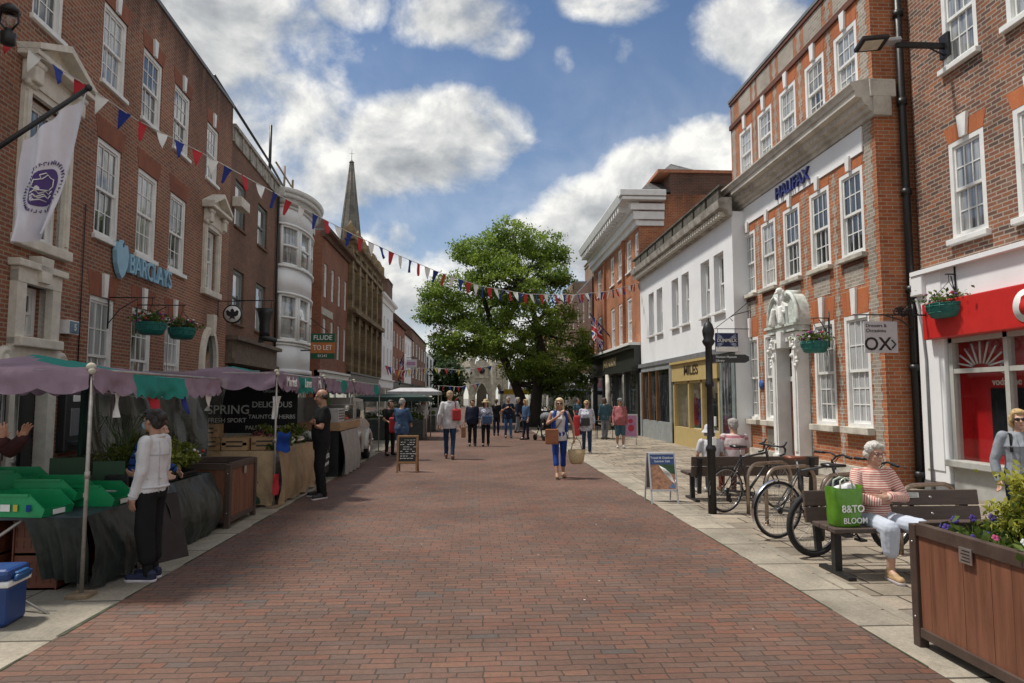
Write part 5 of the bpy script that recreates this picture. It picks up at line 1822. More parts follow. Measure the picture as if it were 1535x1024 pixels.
# eagle sign and boot sign of the shoe shop
p = atY(349, 471, 21.2)
es = thing('hanging_shop_sign', 'round white sign with black spread eagle', 'sign', tuple(p), 0)
k = MB(); k.lathe([(.29, -.03), (.29, .03)], 28, 1, M=TM((0, 0, 0), rx=PI / 2)); k.lathe([(.25, -.035), (.25, .035)], 28, 0, M=TM((0, 0, 0), rx=PI / 2))
k.poly([(0, .17), (.05, .12), (.06, .06), (.14, .13), (.19, .08), (.17, -.03), (.1, -.08), (.06, -.07), (.09, -.17), (0, -.12), (-.09, -.17), (-.06, -.07), (-.1, -.08), (-.17, -.03), (-.19, .08), (-.14, .13), (-.06, .06), (-.06, .13)], -.045, -.035, 1)
k.build('disc', [WHITE, SHOPDK], es)
k = MB(); k.tube([(-.5, 0, .4), (.35, 0, .4)], .015, 6); k.tube([(-.45, 0, .5), (-.45, 0, -.1)], .02, 6); k.tube([(-.15, 0, .26), (-.15, 0, .4)], .008, 5); k.tube([(.15, 0, .26), (.15, 0, .4)], .008, 5); k.build('bracket', BLACKM, es)
p = atY(397, 488, 23.4)
bo = thing('boot_sign', 'big black riding boot hung as a shop sign', 'sign', tuple(p), 0)
k = MB(); k.lathe([(.18, -.38), (.17, -.2), (.18, .1), (.24, .4), (.29, .58)], 18, 0, sy=.6); k.ell((-.0, 0, -.42), (.2, .12, .12)); k.caps((.05, 0, -.44), (.36, 0, -.5), .1, .07); k.box(-.18, -.02, -.09, .09, -.58, -.48); k.build('boot', SHOPDK, bo)
k = MB(); k.tube([(-1.0, 0, .85), (.4, 0, .85)], .018, 6); k.tube([(-.95, 0, 1.0), (-.95, 0, 0)], .02, 6); k.tube([(-.1, 0, .85), (-.1, 0, .6)], .01, 5); k.tube([(.2, 0, .85), (.2, 0, .6)], .01, 5); k.build('bracket', BLACKM, bo)

# TO LET board
p = atY(484, 518, 29.6)
tl = thing('letting_board', 'green and orange letting board reading TO LET', 'sign', tuple(p), 0)
k = MB(); k.box(-.51, .51, -.03, .03, .13, .52, 0); k.box(-.51, .51, -.03, .03, -.33, .13, 1); k.box(-.51, .51, -.03, .03, -.57, -.33, 0)
k.text('FLUDE', .28, front(0, -.035, .33), 2, .003, .012, fit=.78); k.text('TO LET', .3, front(0, -.035, -.1), 2, .003, .012, fit=.8); k.text('01243', .16, front(0, -.035, -.45), 2, .003, .006)
k.build('board', [mat('board_green', (.01, .10, .05), .5), mat('board_orange', (.5, .16, .04), .5), WHITE], tl)
k = MB(); k.tube([(-.5, .05, -.2), (-1.0, .3, -.2)], .03, 6); k.tube([(.2, .05, .6), (-.6, .2, 1.2)], .02, 6); k.build('bracket', BLACKM, tl)

# flood lamp on the phone shop wall
p = atY(1372, 68, 11.4)
fl_ = thing('wall_street_lamp', 'flat black floodlight on an arm from the brown brick wall', 'street lamp', (8.45, p.y, p.z))
hx = atY(1308, 66, 11.4).x - 8.45
k = MB(); k.bbox(-.06, 0, -.12, .12, -.22, .22, .01); k.bbox(hx + .42, -.05, -.035, .035, -.05, .05, .01); k.tube([(-.05, 0, -.18), (-.35, 0, -.03)], .015, 6); k.build('arm', BLACKM, fl_)
k = MB(); Mh = TM((hx + .02, -.02, .0), ry=R(-7), rx=R(-16)); k.bbox(-.3, .2, -.17, .17, -.03, .045, .015, 0, Mh); k.bbox(.2, .48, -.07, .07, -.03, .05, .015, 1, Mh); k.build('lamp_head', [BLACKM, mat('grey_cast', (.25, .25, .26), .5)], fl_)
k = MB(); k.bbox(-.24, .1, -.12, .12, -.042, -.03, .004, 0, Mh); k.build('lamp_glass', mat('lamp_lens', (.5, .46, .38), .25, var=.1), fl_)
# lantern on the bank
p = atY(14, 34, 9.7)
ll = thing('wall_lantern', 'small black lantern on the bank wall above the civic flag', 'street lamp', tuple(p))
k = MB(); k.lathe([(.05, -.34), (.09, -.32), (.10, -.16), (.05, -.14), (.06, -.1)], 12); k.lathe([(.06, .14), (.13, .15), (.12, .2), (.05, .27), (.02, .28)], 12)
for s in (-1, 1): k.tube([(s * .05, 0, -.1), (s * .13, 0, 0), (s * .12, 0, .16)], .014, 6)
k.tube([(-.4, 0, -.28), (0, 0, -.28)], .02, 6); k.tube([(-.95, .1, -.28), (-.4, 0, -.28)], .025, 6); k.build('lamp_body', BLACKM, ll)
k = MB(); k.lathe([(.05, -.1), (.09, .0), (.08, .14)], 12); k.build('lamp_glass', clearmat('lantern_glass', (.8, .8, .78)), ll)
# ------------------------------------------------------------------ people
SKIN = mat('skin', (.46, .27, .19), .5, var=.1, scale=12)
SKINT = mat('tanned_skin', (.36, .19, .125), .5, var=.1, scale=12)
SKIND = mat('brown_skin', (.17, .085, .055), .5, var=.1, scale=12)
LIPS = mat('lips', (.36, .09, .08), .45)
EYEW = mat('eye_white', (.55, .53, .5), .3)
EYED = mat('eye_dark', (.03, .025, .02), .2)


def remesh(mb, voxel, smooth=2, disp=0.0, dscale=9.0, seed=0):
    """grow one continuous skin over overlapping closed shapes"""
    me = bpy.data.meshes.new('grown')
    me.from_pydata(mb.v, [], mb.f)
    bm = bmesh.new(); bm.from_mesh(me); bmesh.ops.recalc_face_normals(bm, faces=bm.faces[:]); bm.to_mesh(me); bm.free()
    o = bpy.data.objects.new('grown', me)
    md = o.modifiers.new('r', 'REMESH'); md.mode = 'VOXEL'; md.voxel_size = voxel; md.adaptivity = 0
    if smooth:
        s_ = o.modifiers.new('s', 'SMOOTH'); s_.iterations = smooth; s_.factor = .5
    out = evalmesh(o)
    bpy.data.meshes.remove(me)
    if disp:
        nv = len(out.vertices)
        nr = np.empty(nv * 3, 'f'); out.vertices.foreach_get('normal', nr)
        co = np.empty(nv * 3, 'f'); out.vertices.foreach_get('co', co)
        co = co.reshape(-1, 3); nr = nr.reshape(-1, 3)
        qs = np.empty(nv, 'f')
        for i, c in enumerate(co.tolist()):
            c = Vector(c)
            q = noise.noise(Vector((c.x * dscale + seed, c.y * dscale, c.z * dscale * .7))) + .5 * noise.noise(Vector((c.x * dscale * 2.3 + seed, c.y * dscale * 2.3, c.z * dscale * 1.2)))
            qs[i] = q
        out.vertices.foreach_set('co', (co + nr * (disp * qs)[:, None]).ravel())
        out.update()
    out.polygons.foreach_set('use_smooth', [True] * len(out.polygons))
    return out


def putmesh(me, name, m, parent):
    me.name = name
    me.materials.clear()
    me.materials.append(m)
    o = bpy.data.objects.new(name, me); COL.objects.link(o); o.parent = parent
    return o


J0 = dict(pel=(0, 0, .92), wst=(0, .0, 1.07), chs=(0, 0, 1.26), nek=(0, .015, 1.435), hed=(0, -.02, 1.59),
          shL=(.172, .012, 1.385), elL=(.225, .04, 1.10), wrL=(.235, -.04, .87), shR=(-.172, .012, 1.385), elR=(-.225, .04, 1.10), wrR=(-.235, -.04, .87),
          hiL=(.088, 0, .90), knL=(.10, -.025, .49), anL=(.10, .02, .085), hiR=(-.088, 0, .90), knR=(-.10, -.025, .49), anR=(-.10, .02, .085), toL=(.115, -.16, .03), toR=(-.115, -.16, .03))


def rings_tube(mb, rings, n=18, ex=Vector((1, 0, 0))):
    """closed body of elliptical rings: (centre, half width, half depth, normal)"""
    vs, fs = [], []
    for (c, a, b_, nz) in rings:
        nz = Vector(nz).normalized()
        x = (ex - nz * ex.dot(nz)).normalized()
        y = nz.cross(x)
        for j in range(n):
            q = 2 * PI * j / n
            vs.append(Vector(c) + x * a * math.cos(q) + y * b_ * math.sin(q))
    k = len(rings)
    for i in range(k - 1):
        for j in range(n):
            fs.append((i * n + j, i * n + (j + 1) % n, (i + 1) * n + (j + 1) % n, (i + 1) * n + j))
    fs.append(tuple(range(n - 1, -1, -1))); fs.append(tuple((k - 1) * n + j for j in range(n)))
    mb.add(vs, fs, 0, True)


def torso_rings(J, bw, bd, e, zlo=-.13, zhi=1.0, belly=0.0, bust=0.0):
    pel, wst, chs, nek = [Vector(J[k]) for k in ('pel', 'wst', 'chs', 'nek')]
    sh = (Vector(J['shL']) + Vector(J['shR'])) / 2
    up0 = (wst - pel).normalized(); up1 = (chs - wst).normalized(); up2 = (nek - chs).normalized()
    R_ = []
    def add(c, a, b_, nz): R_.append((c, a * bw + e, b_ * bd + e, nz))
    fwd = Vector((0, -1, 0))
    if zlo < 0: add(pel + up0 * zlo, .150, .105, up0)
    add(pel + up0 * -.04, .165, .118, up0)
    add(pel.lerp(wst, .5) + fwd * belly * .6, .150, .112 + belly * .5, up0)
    add(wst + fwd * belly * .7, .136, .105 + belly * .6, (up0 + up1))
    add(wst.lerp(chs, .5) + fwd * (belly * .3 + bust * .3), .146, .108 + belly * .2 + bust * .3, up1)
    add(chs + fwd * bust * .5, .160, .113 + bust * .5, (up1 + up2))
    add(chs.lerp(sh, .6), .158, .10, up2)
    add(sh.lerp(nek, .25), .135, .078, up2)
    add(sh.lerp(nek, .75), .085, .062, up2)
    if zhi >= 1: add(nek, .06, .058, up2)
    return R_


def basis(d, t):
    """columns: t (across), n = d x t, d"""
    d = Vector(d).normalized(); t = Vector(t); t = (t - d * t.dot(d)).normalized()
    n = d.cross(t)
    return Matrix(((t.x, n.x, d.x), (t.y, n.y, d.y), (t.z, n.z, d.z)))


def hand(mb, wr, d, thumb, s=1.0, curl=.5, spread=.12, lens=(.072, .08, .074, .058), fr=.0092):
    """palm with five fingers; d = direction of the hand, thumb = side on which the thumb sits; fingers curl towards the palm side"""
    B = basis(d, thumb)
    t, n, d = B @ Vector((1, 0, 0)), B @ Vector((0, 1, 0)), B @ Vector((0, 0, 1))
    wr = Vector(wr)
    mb.ell(wr + d * .048 * s, (.042 * s, .016 * s, .056 * s), 0, B, 12)
    mb.caps(wr - d * .02 * s, wr + d * .05 * s, .024 * s, .026 * s, 10)
    for i in range(4):
        off = (.030 - .020 * i) * s
        a = (1.5 - i) * spread
        b0 = wr + d * (.088 - .006 * abs(1.2 - i)) * s + t * off
        dd = (d * math.cos(a) + t * math.sin(a)).normalized()
        l = lens[i] * s
        c1 = curl * .8; c2 = curl * 1.7
        p1 = b0 + (dd * math.cos(c1) + n * math.sin(c1)) * l * .5
        p2 = p1 + (dd * math.cos(c2) + n * math.sin(c2)) * l * .5
        mb.caps(b0 - dd * .03 * s, p1, fr * s, fr * .95 * s, 8); mb.caps(p1, p2, fr * .95 * s, fr * .8 * s, 8)
    b0 = wr + d * .022 * s + t * .03 * s
    td = (t * .75 + d * .75 + n * .35 * curl).normalized()
    p1 = b0 + td * .036 * s
    p2 = p1 + (td * .6 + d * .7 + n * .3 * curl).normalized() * .03 * s
    mb.caps(b0 - td * .015 * s, p1, .0125 * s, .011 * s, 8); mb.caps(p1, p2, .011 * s, .0085 * s, 8)


def person(label, loc, rz=0.0, h=1.70, J=None, top=('long', None), bottom=('long', None), shoes=None, skin=SKIN, hair=('short', None), vox=.013, bw=1.0, bd=1.0, belly=.0, bust=.0,
           look=(0, 0, 0), hands=True, folds=.012, hem=-.13, seed=0, handdir=None, face=True, curl=.5, collar=False, group=None, socks=None, thick=.012):
    s = h / 1.70
    JJ = {k: Vector(v) for k, v in J0.items()}
    for k, v in (J or {}).items(): JJ[k] = Vector(v)
    root = thing('person', label, 'person', loc, rz, group)
    root.scale = (s, s, s)
    hd = JJ['hed']
    HM = Matrix.Translation(hd) @ Matrix.Rotation(look[2], 4, 'Z') @ Matrix.Rotation(look[0], 4, 'X') @ Matrix.Rotation(look[1], 4, 'Y')
    H3 = HM.to_3x3()
    hp = lambda x, y, z: HM @ Vector((x, y, z))
    bmx = MB()
    rings_tube(bmx, torso_rings(JJ, bw * .93, bd * .93, 0, -.1, belly=belly * .9, bust=bust * .9), ex=(JJ['shL'] - JJ['shR']).normalized())
    bmx.caps(JJ['nek'] - Vector((0, 0, .05)), hp(0, .02, -.05), .058, .052)
    # head
    bmx.ell(hp(0, .016, .028), (.073, .092, .088), 0, H3, 20)
    bmx.ell(hp(0, -.028, -.048), (.057, .060, .072), 0, H3, 18)
    bmx.ell(hp(0, -.068, -.098), (.026, .022, .019), 0, H3, 12)
    for q in (-1, 1):
        bmx.ell(hp(q * .036, -.062, -.028), (.022, .022, .022), 0, H3, 12)
        bmx.ell(hp(q * .076, .012, -.008), (.010, .020, .032), 0, H3, 12)
        bmx.caps(hp(q * .012, -.084, .026), hp(q * .046, -.072, .026), .010, .009, 8)
    bmx.caps(hp(0, -.084, .014), hp(0, -.108, -.024), .009, .013, 10)
    bmx.ell(hp(0, -.094, -.030), (.018, .012, .010), 0, H3, 10)
    bmx.caps(hp(-.016, -.082, -.062), hp(.016, -.082, -.062), .009, .009, 8)
    lw = .93 if bust else 1.0
    for q in 'LR':
        sg = 1 if q == 'L' else -1
        bmx.caps(JJ['sh' + q], JJ['el' + q], .046 * lw, .037 * lw)
        bmx.caps(JJ['el' + q], JJ['wr' + q], .038 * lw, .025 * lw)
        if hands:
            fd = (JJ['wr' + q] - JJ['el' + q]).normalized()
            th = Vector((-sg * .2, -1, 0)) if abs(fd.y) < .8 else Vector((-sg * .5, 0, 1))
            cq = curl
            if handdir and q in handdir: fd, th, cq = [Vector(v) if not isinstance(v, (int, float)) else v for v in handdir[q]]
            hand(bmx, JJ['wr' + q], fd, th, 1.0, cq, fr=.0095 if vox < .009 else .011)
        bmx.caps(JJ['hi' + q], JJ['kn' + q], .078, .054); bmx.caps(JJ['kn' + q], JJ['kn' + q].lerp(JJ['an' + q], .35), .053, .056); bmx.caps(JJ['kn' + q].lerp(JJ['an' + q], .3), JJ['an' + q], .056, .036)
        bmx.caps(JJ['an' + q] + Vector((0, 0, -.03)), JJ['to' + q], .036, .03)
    putmesh(remesh(bmx, vox, 2 if vox > .008 else 3), 'body', skin, root)
    # ---- face
    if face:
        k = MB()
        for q in (-1, 1): k.ell(hp(q * .031, -.079, .008), (.0135, .010, .008), 0, H3, 10); k.ell(hp(q * .031, -.0855, .008), (.0062, .005, .0062), 1, H3, 8)
        k.build('eyes', [EYEW, EYED], root)
        k = MB(); k.ell(hp(0, -.0905, -.064), (.020, .006, .0055), 0, H3, 10); k.build('mouth', LIPS, root)
    # ---- top
    al = {}
    if top and top[1]:
        k = MB(); e = thick
        rings_tube(k, torso_rings(JJ, bw, bd, e, hem, zhi=0 if top[0] != 'roll' else 1, belly=belly, bust=bust), ex=(JJ['shL'] - JJ['shR']).normalized())
        k.caps(JJ['shL'] + Vector((-.02, 0, -.005)), JJ['shR'] + Vector((.02, 0, -.005)), .05 + e * .6, .05 + e * .6)
        for q in 'LR':
            sh_, el, wr = JJ['sh' + q], JJ['el' + q], JJ['wr' + q]
            if top[0] in ('long', 'roll', '34', 'short'):
                end = {'long': 1.0, 'roll': .9, '34': .45}.get(top[0])
                if top[0] == 'short': k.caps(sh_, sh_.lerp(el, .62), .052 + e, .05 + e)
                else:
                    k.caps(sh_, el, .05 + e, .042 + e); k.caps(el, el.lerp(wr, end), .042 + e, .030 + e + (.006 if end < 1 else 0))
        if collar:
            k.tube([JJ['nek'] + Vector((.075 * math.cos(a), .07 * math.sin(a), -.005 + .012 * math.sin(a))) for a in [2 * PI * i / 16 for i in range(16)]], .02, 8, closed=True)
        me = remesh(k, vox, 2, folds, 9, seed)
        co = np.empty(len(me.vertices) * 3, 'f'); me.vertices.foreach_get('co', co); co = co.reshape(-1, 3)
        best = np.full(len(co), .075); val = co[:, 2] * 1.0
        for q in 'LR':
            off = 0.0
            for a, b_ in ((JJ['sh' + q], JJ['el' + q]), (JJ['el' + q], JJ['wr' + q])):
                a_, d_ = np.array(a), np.array(b_ - a); l2 = (d_ ** 2).sum()
                t = ((co - a_) @ d_) / l2
                tc_ = np.clip(t, .12 if off == 0 else 0, 1)
                dist = np.linalg.norm(co - (a_ + tc_[:, None] * d_), axis=1)
                w = dist < best
                best[w] = dist[w]; val[w] = (off + t * math.sqrt(l2))[w]
                off += math.sqrt(l2)
        at = me.attributes.new('along', 'FLOAT', 'POINT'); at.data.foreach_set('value', val.astype('f'))
        putmesh(me, top[2] if len(top) > 2 else 'top', top[1], root)
    # ---- bottom
    if bottom and bottom[1]:
        k = MB(); e = .010
        up0 = (JJ['wst'] - JJ['pel']).normalized()
        ex = (JJ['shL'] - JJ['shR']).normalized()
        rings_tube(k, [(JJ['pel'] - up0 * .10, .135 * bw + e, .10 * bd + e, up0), (JJ['pel'] - up0 * .03, .163 * bw + e, .118 * bd + e, up0), (JJ['pel'].lerp(JJ['wst'], .55) + Vector((0, -belly * .6, 0)), .147 * bw + e, (.11 + belly * .5) * bd + e, up0)], ex=ex)
        for q in 'LR':
            hi, kn, an = JJ['hi' + q], JJ['kn' + q], JJ['an' + q]
            f = {'long': 1.0, 'capri': .55, 'crop': .64, 'shorts': 0}[bottom[0]]
            wd = bottom[2] if len(bottom) > 2 else 1.0
            if f == 0: k.caps(hi, hi.lerp(kn, .98), .085 + e * 1.5, .075 + e)
            else:
                k.caps(hi, kn, .084 + e, .056 * wd + e); k.caps(kn, kn.lerp(an, f), .056 * wd + e, (.043 + .014 * (1 - f)) * wd + e)
        putmesh(remesh(k, vox, 2, folds * .8, 8, seed + 3), 'trousers' if bottom[0] != 'shorts' else 'shorts', bottom[1], root)
    # ---- shoes
    if shoes:
        for q in 'LR':
            k = MB()
            an, to = JJ['an' + q], JJ['to' + q]
            d = (to - an); d.z = 0; d.normalize()
            B = basis(d, Vector((d.y, -d.x, 0)))
            heel = Vector((an.x, an.y, to.z)) - d * .045
            k.caps(heel + Vector((0, 0, .012)), to + Vector((0, 0, .012)), .04, .04, 12)
            k.caps(heel + Vector((0, 0, .045)), heel.lerp(to, .6) + Vector((0, 0, .03)), .04, .036, 12)
            if shoes[0] == 'shoe': k.caps(heel + d * .03 + Vector((0, 0, .05)), an + Vector((0, 0, .02)), .043, .041, 12)
            me = remesh(k, max(.007, vox * .8), 2)
            lo = to.z - .028
            for v in me.vertices:
                if v.co.z < lo: v.co.z = lo
            putmesh(me, 'shoe', shoes[1], root)
            if shoes[0] == 'shoe' and len(shoes) > 2:
                k = MB(); k.caps(heel + Vector((0, 0, -.012)), to + Vector((0, 0, -.012)), .043, .044, 14)
                me = remesh(k, .008, 1)
                for v in me.vertices: v.co.z = min(max(v.co.z, lo), lo + .026)
                putmesh(me, 'shoe_sole', shoes[2], root)
            if socks:
                k = MB(); k.caps(an + Vector((0, 0, -.01)), an.lerp(JJ['kn' + q], .17), .045, .047, 12); k.build('sock', socks, root)
    # ---- hair
    if hair and hair[1]:
        st = hair[0]
        k = MB()
        if st != 'bald':
            k.ell(hp(0, .032, .048), (.083, .093, .082), 0, H3, 18)
            k.ell(hp(0, .062, .0), (.076, .062, .085), 0, H3, 16)
            for q in (-1, 1): k.ell(hp(q * .066, .012, .035), (.022, .055, .045), 0, H3, 12)
            k.ell(hp(.015, -.045, .088), (.06, .045, .03), 0, H3, 12)
        else:
            k.ell(hp(0, .065, -.005), (.07, .05, .06), 0, H3, 14)
            for q in (-1, 1): k.ell(hp(q * .068, .03, .0), (.016, .045, .035), 0, H3, 12)
        if st in ('bob', 'long'):
            dn = -.075 if st == 'bob' else -.15
            for q in (-1, 1):
                k.caps(hp(q * .073, .015, .03), hp(q * .082, .02, dn), .03, .026, 10); k.caps(hp(q * .062, -.03, .075), hp(q * .082, -.012, -.01), .026, .02, 10)
            k.caps(hp(-.03, .075, .0), hp(-.035, .075, dn - .01), .05, .04, 10); k.caps(hp(.03, .075, .0), hp(.035, .075, dn - .01), .05, .04, 10)
        if st == 'puffy':
            for q in (-1, 1):
                k.ell(hp(q * .068, .0, .06), (.04, .06, .05), 0, H3, 12); k.ell(hp(q * .078, .03, .0), (.026, .045, .05), 0, H3, 12)
            k.ell(hp(-.02, -.05, .095), (.055, .04, .035), 0, H3, 12); k.ell(hp(0, .03, .085), (.08, .08, .055), 0, H3, 12)
        if st == 'bun':
            k.ell(hp(0, .115, .045), (.055, .05, .05), 0, H3, 12); k.ell(hp(.03, .08, .09), (.05, .05, .04), 0, H3, 12)
        putmesh(remesh(k, max(.006, vox * .7), 1, .008, 26, seed + 1), 'hair', hair[1], root)
    root['hp'] = 0
    del root['hp']
    return root, JJ, hp, H3


def cloth(name, c, var=.15):
    return mat(name, c, .88, var=var, scale=5, bump=.25, bscale=18, spec=.2)


C_BLACK = cloth('black_cloth', (.012, .012, .013)); C_NAVY = cloth('navy_cloth', (.014, .018, .036)); C_WHITE = cloth('white_cloth', (.52, .52, .54), .08); C_JEAN = cloth('dark_denim', (.02, .04, .085))
C_JEANB = cloth('blue_denim', (.04, .10, .22)); C_GREY = cloth('grey_cloth', (.16, .17, .19)); C_BLUE = cloth('royal_blue_cloth', (.012, .045, .22)); C_PINK = cloth('dusty_pink_cloth', (.34, .12, .13))
C_TEAL = cloth('blue_grey_shorts', (.05, .10, .13)); C_PALE = cloth('pale_blue_cloth', (.46, .50, .58), .08); C_MID = cloth('mid_blue_cloth', (.05, .09, .17))
H_GREY = mat('grey_hair', (.30, .28, .26), .7, var=.3, scale=30, stretch=(1, 1, 4)); H_WHITE = mat('white_hair', (.60, .58, .53), .65, var=.22, scale=26, stretch=(3, 3, 1), bump=.7, bscale=60)
H_BLOND = mat('blond_hair', (.52, .36, .17), .55, var=.35, scale=22, stretch=(3, 3, .8), bump=.7, bscale=60); H_DARK = mat('dark_hair', (.016, .013, .012), .5, var=.4, scale=20, bump=.6, bscale=60)
H_BROWN = mat('brown_hair', (.07, .04, .025), .6, var=.3, scale=20)
S_WHITE = mat('white_shoe', (.55, .54, .52), .6); S_BLACK = mat('black_shoe', (.015, .015, .016), .5); S_TAN = mat('tan_trainer', (.36, .235, .125), .7, var=.25, scale=25); S_NAVY = mat('navy_trainer', (.01, .014, .045), .7, bump=.2)
S_BROWN = mat('brown_shoe', (.16, .07, .04), .5); S_SOLE = mat('pale_sole', (.45, .40, .42), .7)


def walk(sw=.5, armL=None, armR=None, lean=0.0):
    """mid stride; sw > 0: left leg forward (towards -y)"""
    a = sw
    J = dict(hiL=(.088, 0, .89), knL=(.092, -.16 * a, .49), anL=(.09, -.24 * a, .09), toL=(.10, -.24 * a - .17, .045), hiR=(-.088, 0, .89), knR=(-.092, .05 * a, .48), anR=(-.09, .32 * a, .14), toR=(-.10, .32 * a - .14, .035),
             elL=(.23, .04 + .1 * a, 1.11), wrL=(.245, -.02 + .14 * a, .87), elR=(-.23, .04 - .06 * a, 1.11), wrR=(-.245, -.06 - .16 * a, .88))
    if armL: J['elL'], J['wrL'] = armL
    if armR: J['elR'], J['wrR'] = armR
    return J


def bag(name, label, loc, verts_fn, m, cat='bag'):
    k = MB(); verts_fn(k)
    return tag(k.build(name, m, None, loc), label, cat)


def seams(root, J, bw, bd, e, zlo, cuts, rows, m, belly=0, bust=0):
    """raised stitching lines that follow the jacket body: cuts = angles of the upright seams, rows = heights (0..1 up the body) of the level ones"""
    rg = torso_rings(J, bw, bd, e + .003, zlo, zhi=0, belly=belly, bust=bust)[:-1]
    ex = (J['shL'] - J['shR']).normalized()
    def pt(i, q):
        c, a, b_, nz = rg[i]
        nz = Vector(nz).normalized(); x = (ex - nz * ex.dot(nz)).normalized(); y = nz.cross(x)
        return Vector(c) + x * a * math.cos(q) + y * b_ * math.sin(q)
    k = MB()
    for q in cuts: k.tube([pt(i, R(q)) for i in range(len(rg))], .003, 5)
    for i in rows: k.tube([pt(min(i, len(rg) - 1), 2 * PI * j / 40) for j in range(40)], .0042, 5, closed=True)
    k.build('seam', m, root)


# ---- 1. seated woman with folded arms on the timber bench
STR = stripemat('pink_striped_jersey', (.46, .155, .13), (.66, .54, .47), 42.0, .50)
WJ = dict(pel=(0, .06, .565), wst=(.0, .085, .70), chs=(.0, .06, .90), nek=(.0, .05, 1.085), hed=(.012, .01, 1.245), shL=(.175, .055, 1.03), shR=(-.175, .055, 1.03),
          elL=(.265, -.055, .79), wrL=(.04, -.195, .815), elR=(-.265, -.045, .785), wrR=(-.04, -.165, .765),
          hiL=(.10, .03, .545), knL=(.225, -.40, .545), anL=(.27, -.52, .12), toL=(.30, -.67, .03), hiR=(-.10, .03, .545), knR=(-.085, -.42, .525), anR=(-.06, -.36, .12), toR=(-.055, -.53, .03))
wx_, wy_ = 3.95, 6.64
sw, J_, hp_, H_ = person('white haired woman in pink striped jersey sitting with folded arms on the bench', (wx_, wy_, 0), R(-4), 1.56, WJ, ('roll', STR, 'jersey'), ('capri', C_PALE, 1.42), ('shoe', S_TAN, S_SOLE),
                          SKIN, ('puffy', H_WHITE), (.0075), 1.04, 1.08, .035, .03, (R(2), 0, R(6)), True, .009, -.09, 2, {'L': ((-1, .1, -.12), (0, .1, 1), .35), 'R': ((1, .35, .12), (0, .1, 1), .45)}, thick=.016)
k = MB()
for q in (-1, 1):
    k.tube([hp_(q * .033 + .027 * math.cos(2 * PI * i / 14), -.101, .008 + .019 * math.sin(2 * PI * i / 14)) for i in range(14)], .0028, 5, closed=True)
    k.tube([hp_(q * .06, -.098, .012), hp_(q * .08, .0, .012)], .0025, 5)
k.tube([hp_(-.008, -.102, .01), hp_(.008, -.102, .01)], .0025, 5)
k.build('spectacles', mat('red_brown_frames', (.16, .03, .025), .3), sw)
k = MB(); a, b_ = J_['elL'], J_['wrL']; d = (b_ - a).normalized()
c = b_ - d * .015; Bq = basis(d, Vector((0, 0, 1)))
k.tube([c + Bq @ Vector((.034 * math.cos(2 * PI * i / 14), .034 * math.sin(2 * PI * i / 14), 0)) for i in range(14)], .007, 6, closed=True); k.build('wristwatch', BLACK, sw)

# ---- 2. blond woman in sunglasses
DEN = cloth('grey_denim_jacket', (.24, .26, .29), .12)
bwp = atY(1516, 640, 7.35)
bwm, J_, hp_, H_ = person('blond woman with sunglasses and grey denim jacket standing behind the planter', (bwp.x + .08, 7.35, 0), R(-18), 1.56, dict(elL=(.25, .0, 1.08), wrL=(.2, -.16, .9), elR=(-.25, .05, 1.09), wrR=(-.25, -.03, .86), hed=(0, -.03, 1.59)), ('long', DEN, 'jacket'), ('long', C_JEAN), ('shoe', S_WHITE),
                         SKIN, ('bob', H_BLOND), .009, 1.05, 1.05, .01, .03, (R(4), R(-4), R(-12)), True, .010, -.12, 5, collar=True, thick=.015)
seams(bwm, J_, 1.05, 1.05, .017, -.12, (225, 250, 270, 290, 315, 90), (5,), mat('denim_seam', (.13, .14, .16), .85), .01, .03)
k = MB()
for q in (-1, 1): k.ell(hp_(q * .034, -.094, .010), (.029, .008, .021), 0, H_, 12); k.tube([hp_(q * .06, -.09, .014), hp_(q * .08, .01, .014)], .004, 5)
k.tube([hp_(-.01, -.1, .014), hp_(.01, -.1, .014)], .004, 5)
k.build('sunglasses', BLACK, bwm)
k = MB(); k.tube([Vector((-.13, -.12, 1.2)), Vector((-.12, -.08, 1.41)), Vector((-.13, .06, 1.44)), Vector((-.15, .15, 1.2))], .016, 6); k.build('strap', BLACK, bwm)

# ---- 3. couple on the far bench, seen from behind
SEAT = dict(pel=(0, .02, .55), wst=(0, .05, .70), chs=(0, .03, .89), nek=(0, .0, 1.07), hed=(0, -.03, 1.225), shL=(.18, .02, 1.02), shR=(-.18, .02, 1.02), elL=(.25, -.02, .77), elR=(-.25, -.02, .77), wrL=(.15, -.22, .66), wrR=(-.15, -.22, .66),
            hiL=(.095, 0, .54), knL=(.11, -.42, .53), anL=(.11, -.42, .1), toL=(.12, -.58, .03), hiR=(-.095, 0, .54), knR=(-.11, -.42, .53), anR=(-.11, -.42, .1), toR=(-.12, -.58, .03))
STR2 = stripemat('pale_striped_shirt', (.40, .17, .19), (.56, .47, .46), 5.0, .25)
m1, J_, hp_, H_ = person('old woman in white sun hat and white top sitting with her back turned', (4.13, 11.95, 0), R(182), 1.53, SEAT, ('short', C_WHITE), ('long', C_GREY), ('shoe', S_WHITE), SKIN, ('bob', H_GREY), .011, 1.1, 1.1, .02, .02, (R(6), 0, R(-8)), True, .008, -.1, 8)
k = MB(); k.lathe([(.155, -.035), (.15, -.03), (.098, .035), (.094, .09), (.06, .125), (.01, .132)], 24, 0, M=Matrix.Translation(J_['hed'] + Vector((0, .012, .015)))); k.build('sun_hat', C_WHITE, m1)
m2_, J_, hp_, H_ = person('balding grey man in pink striped shirt sitting with his back turned', (4.56, 11.95, 0), R(176), 1.68, SEAT, ('short', STR2), ('long', cloth('rust_red_trousers', (.16, .035, .03))), ('shoe', S_BROWN), SKIN, ('short', H_GREY), .011, 1.18, 1.15, .04, 0, (R(4), 0, R(6)), True, .008, -.1, 9)

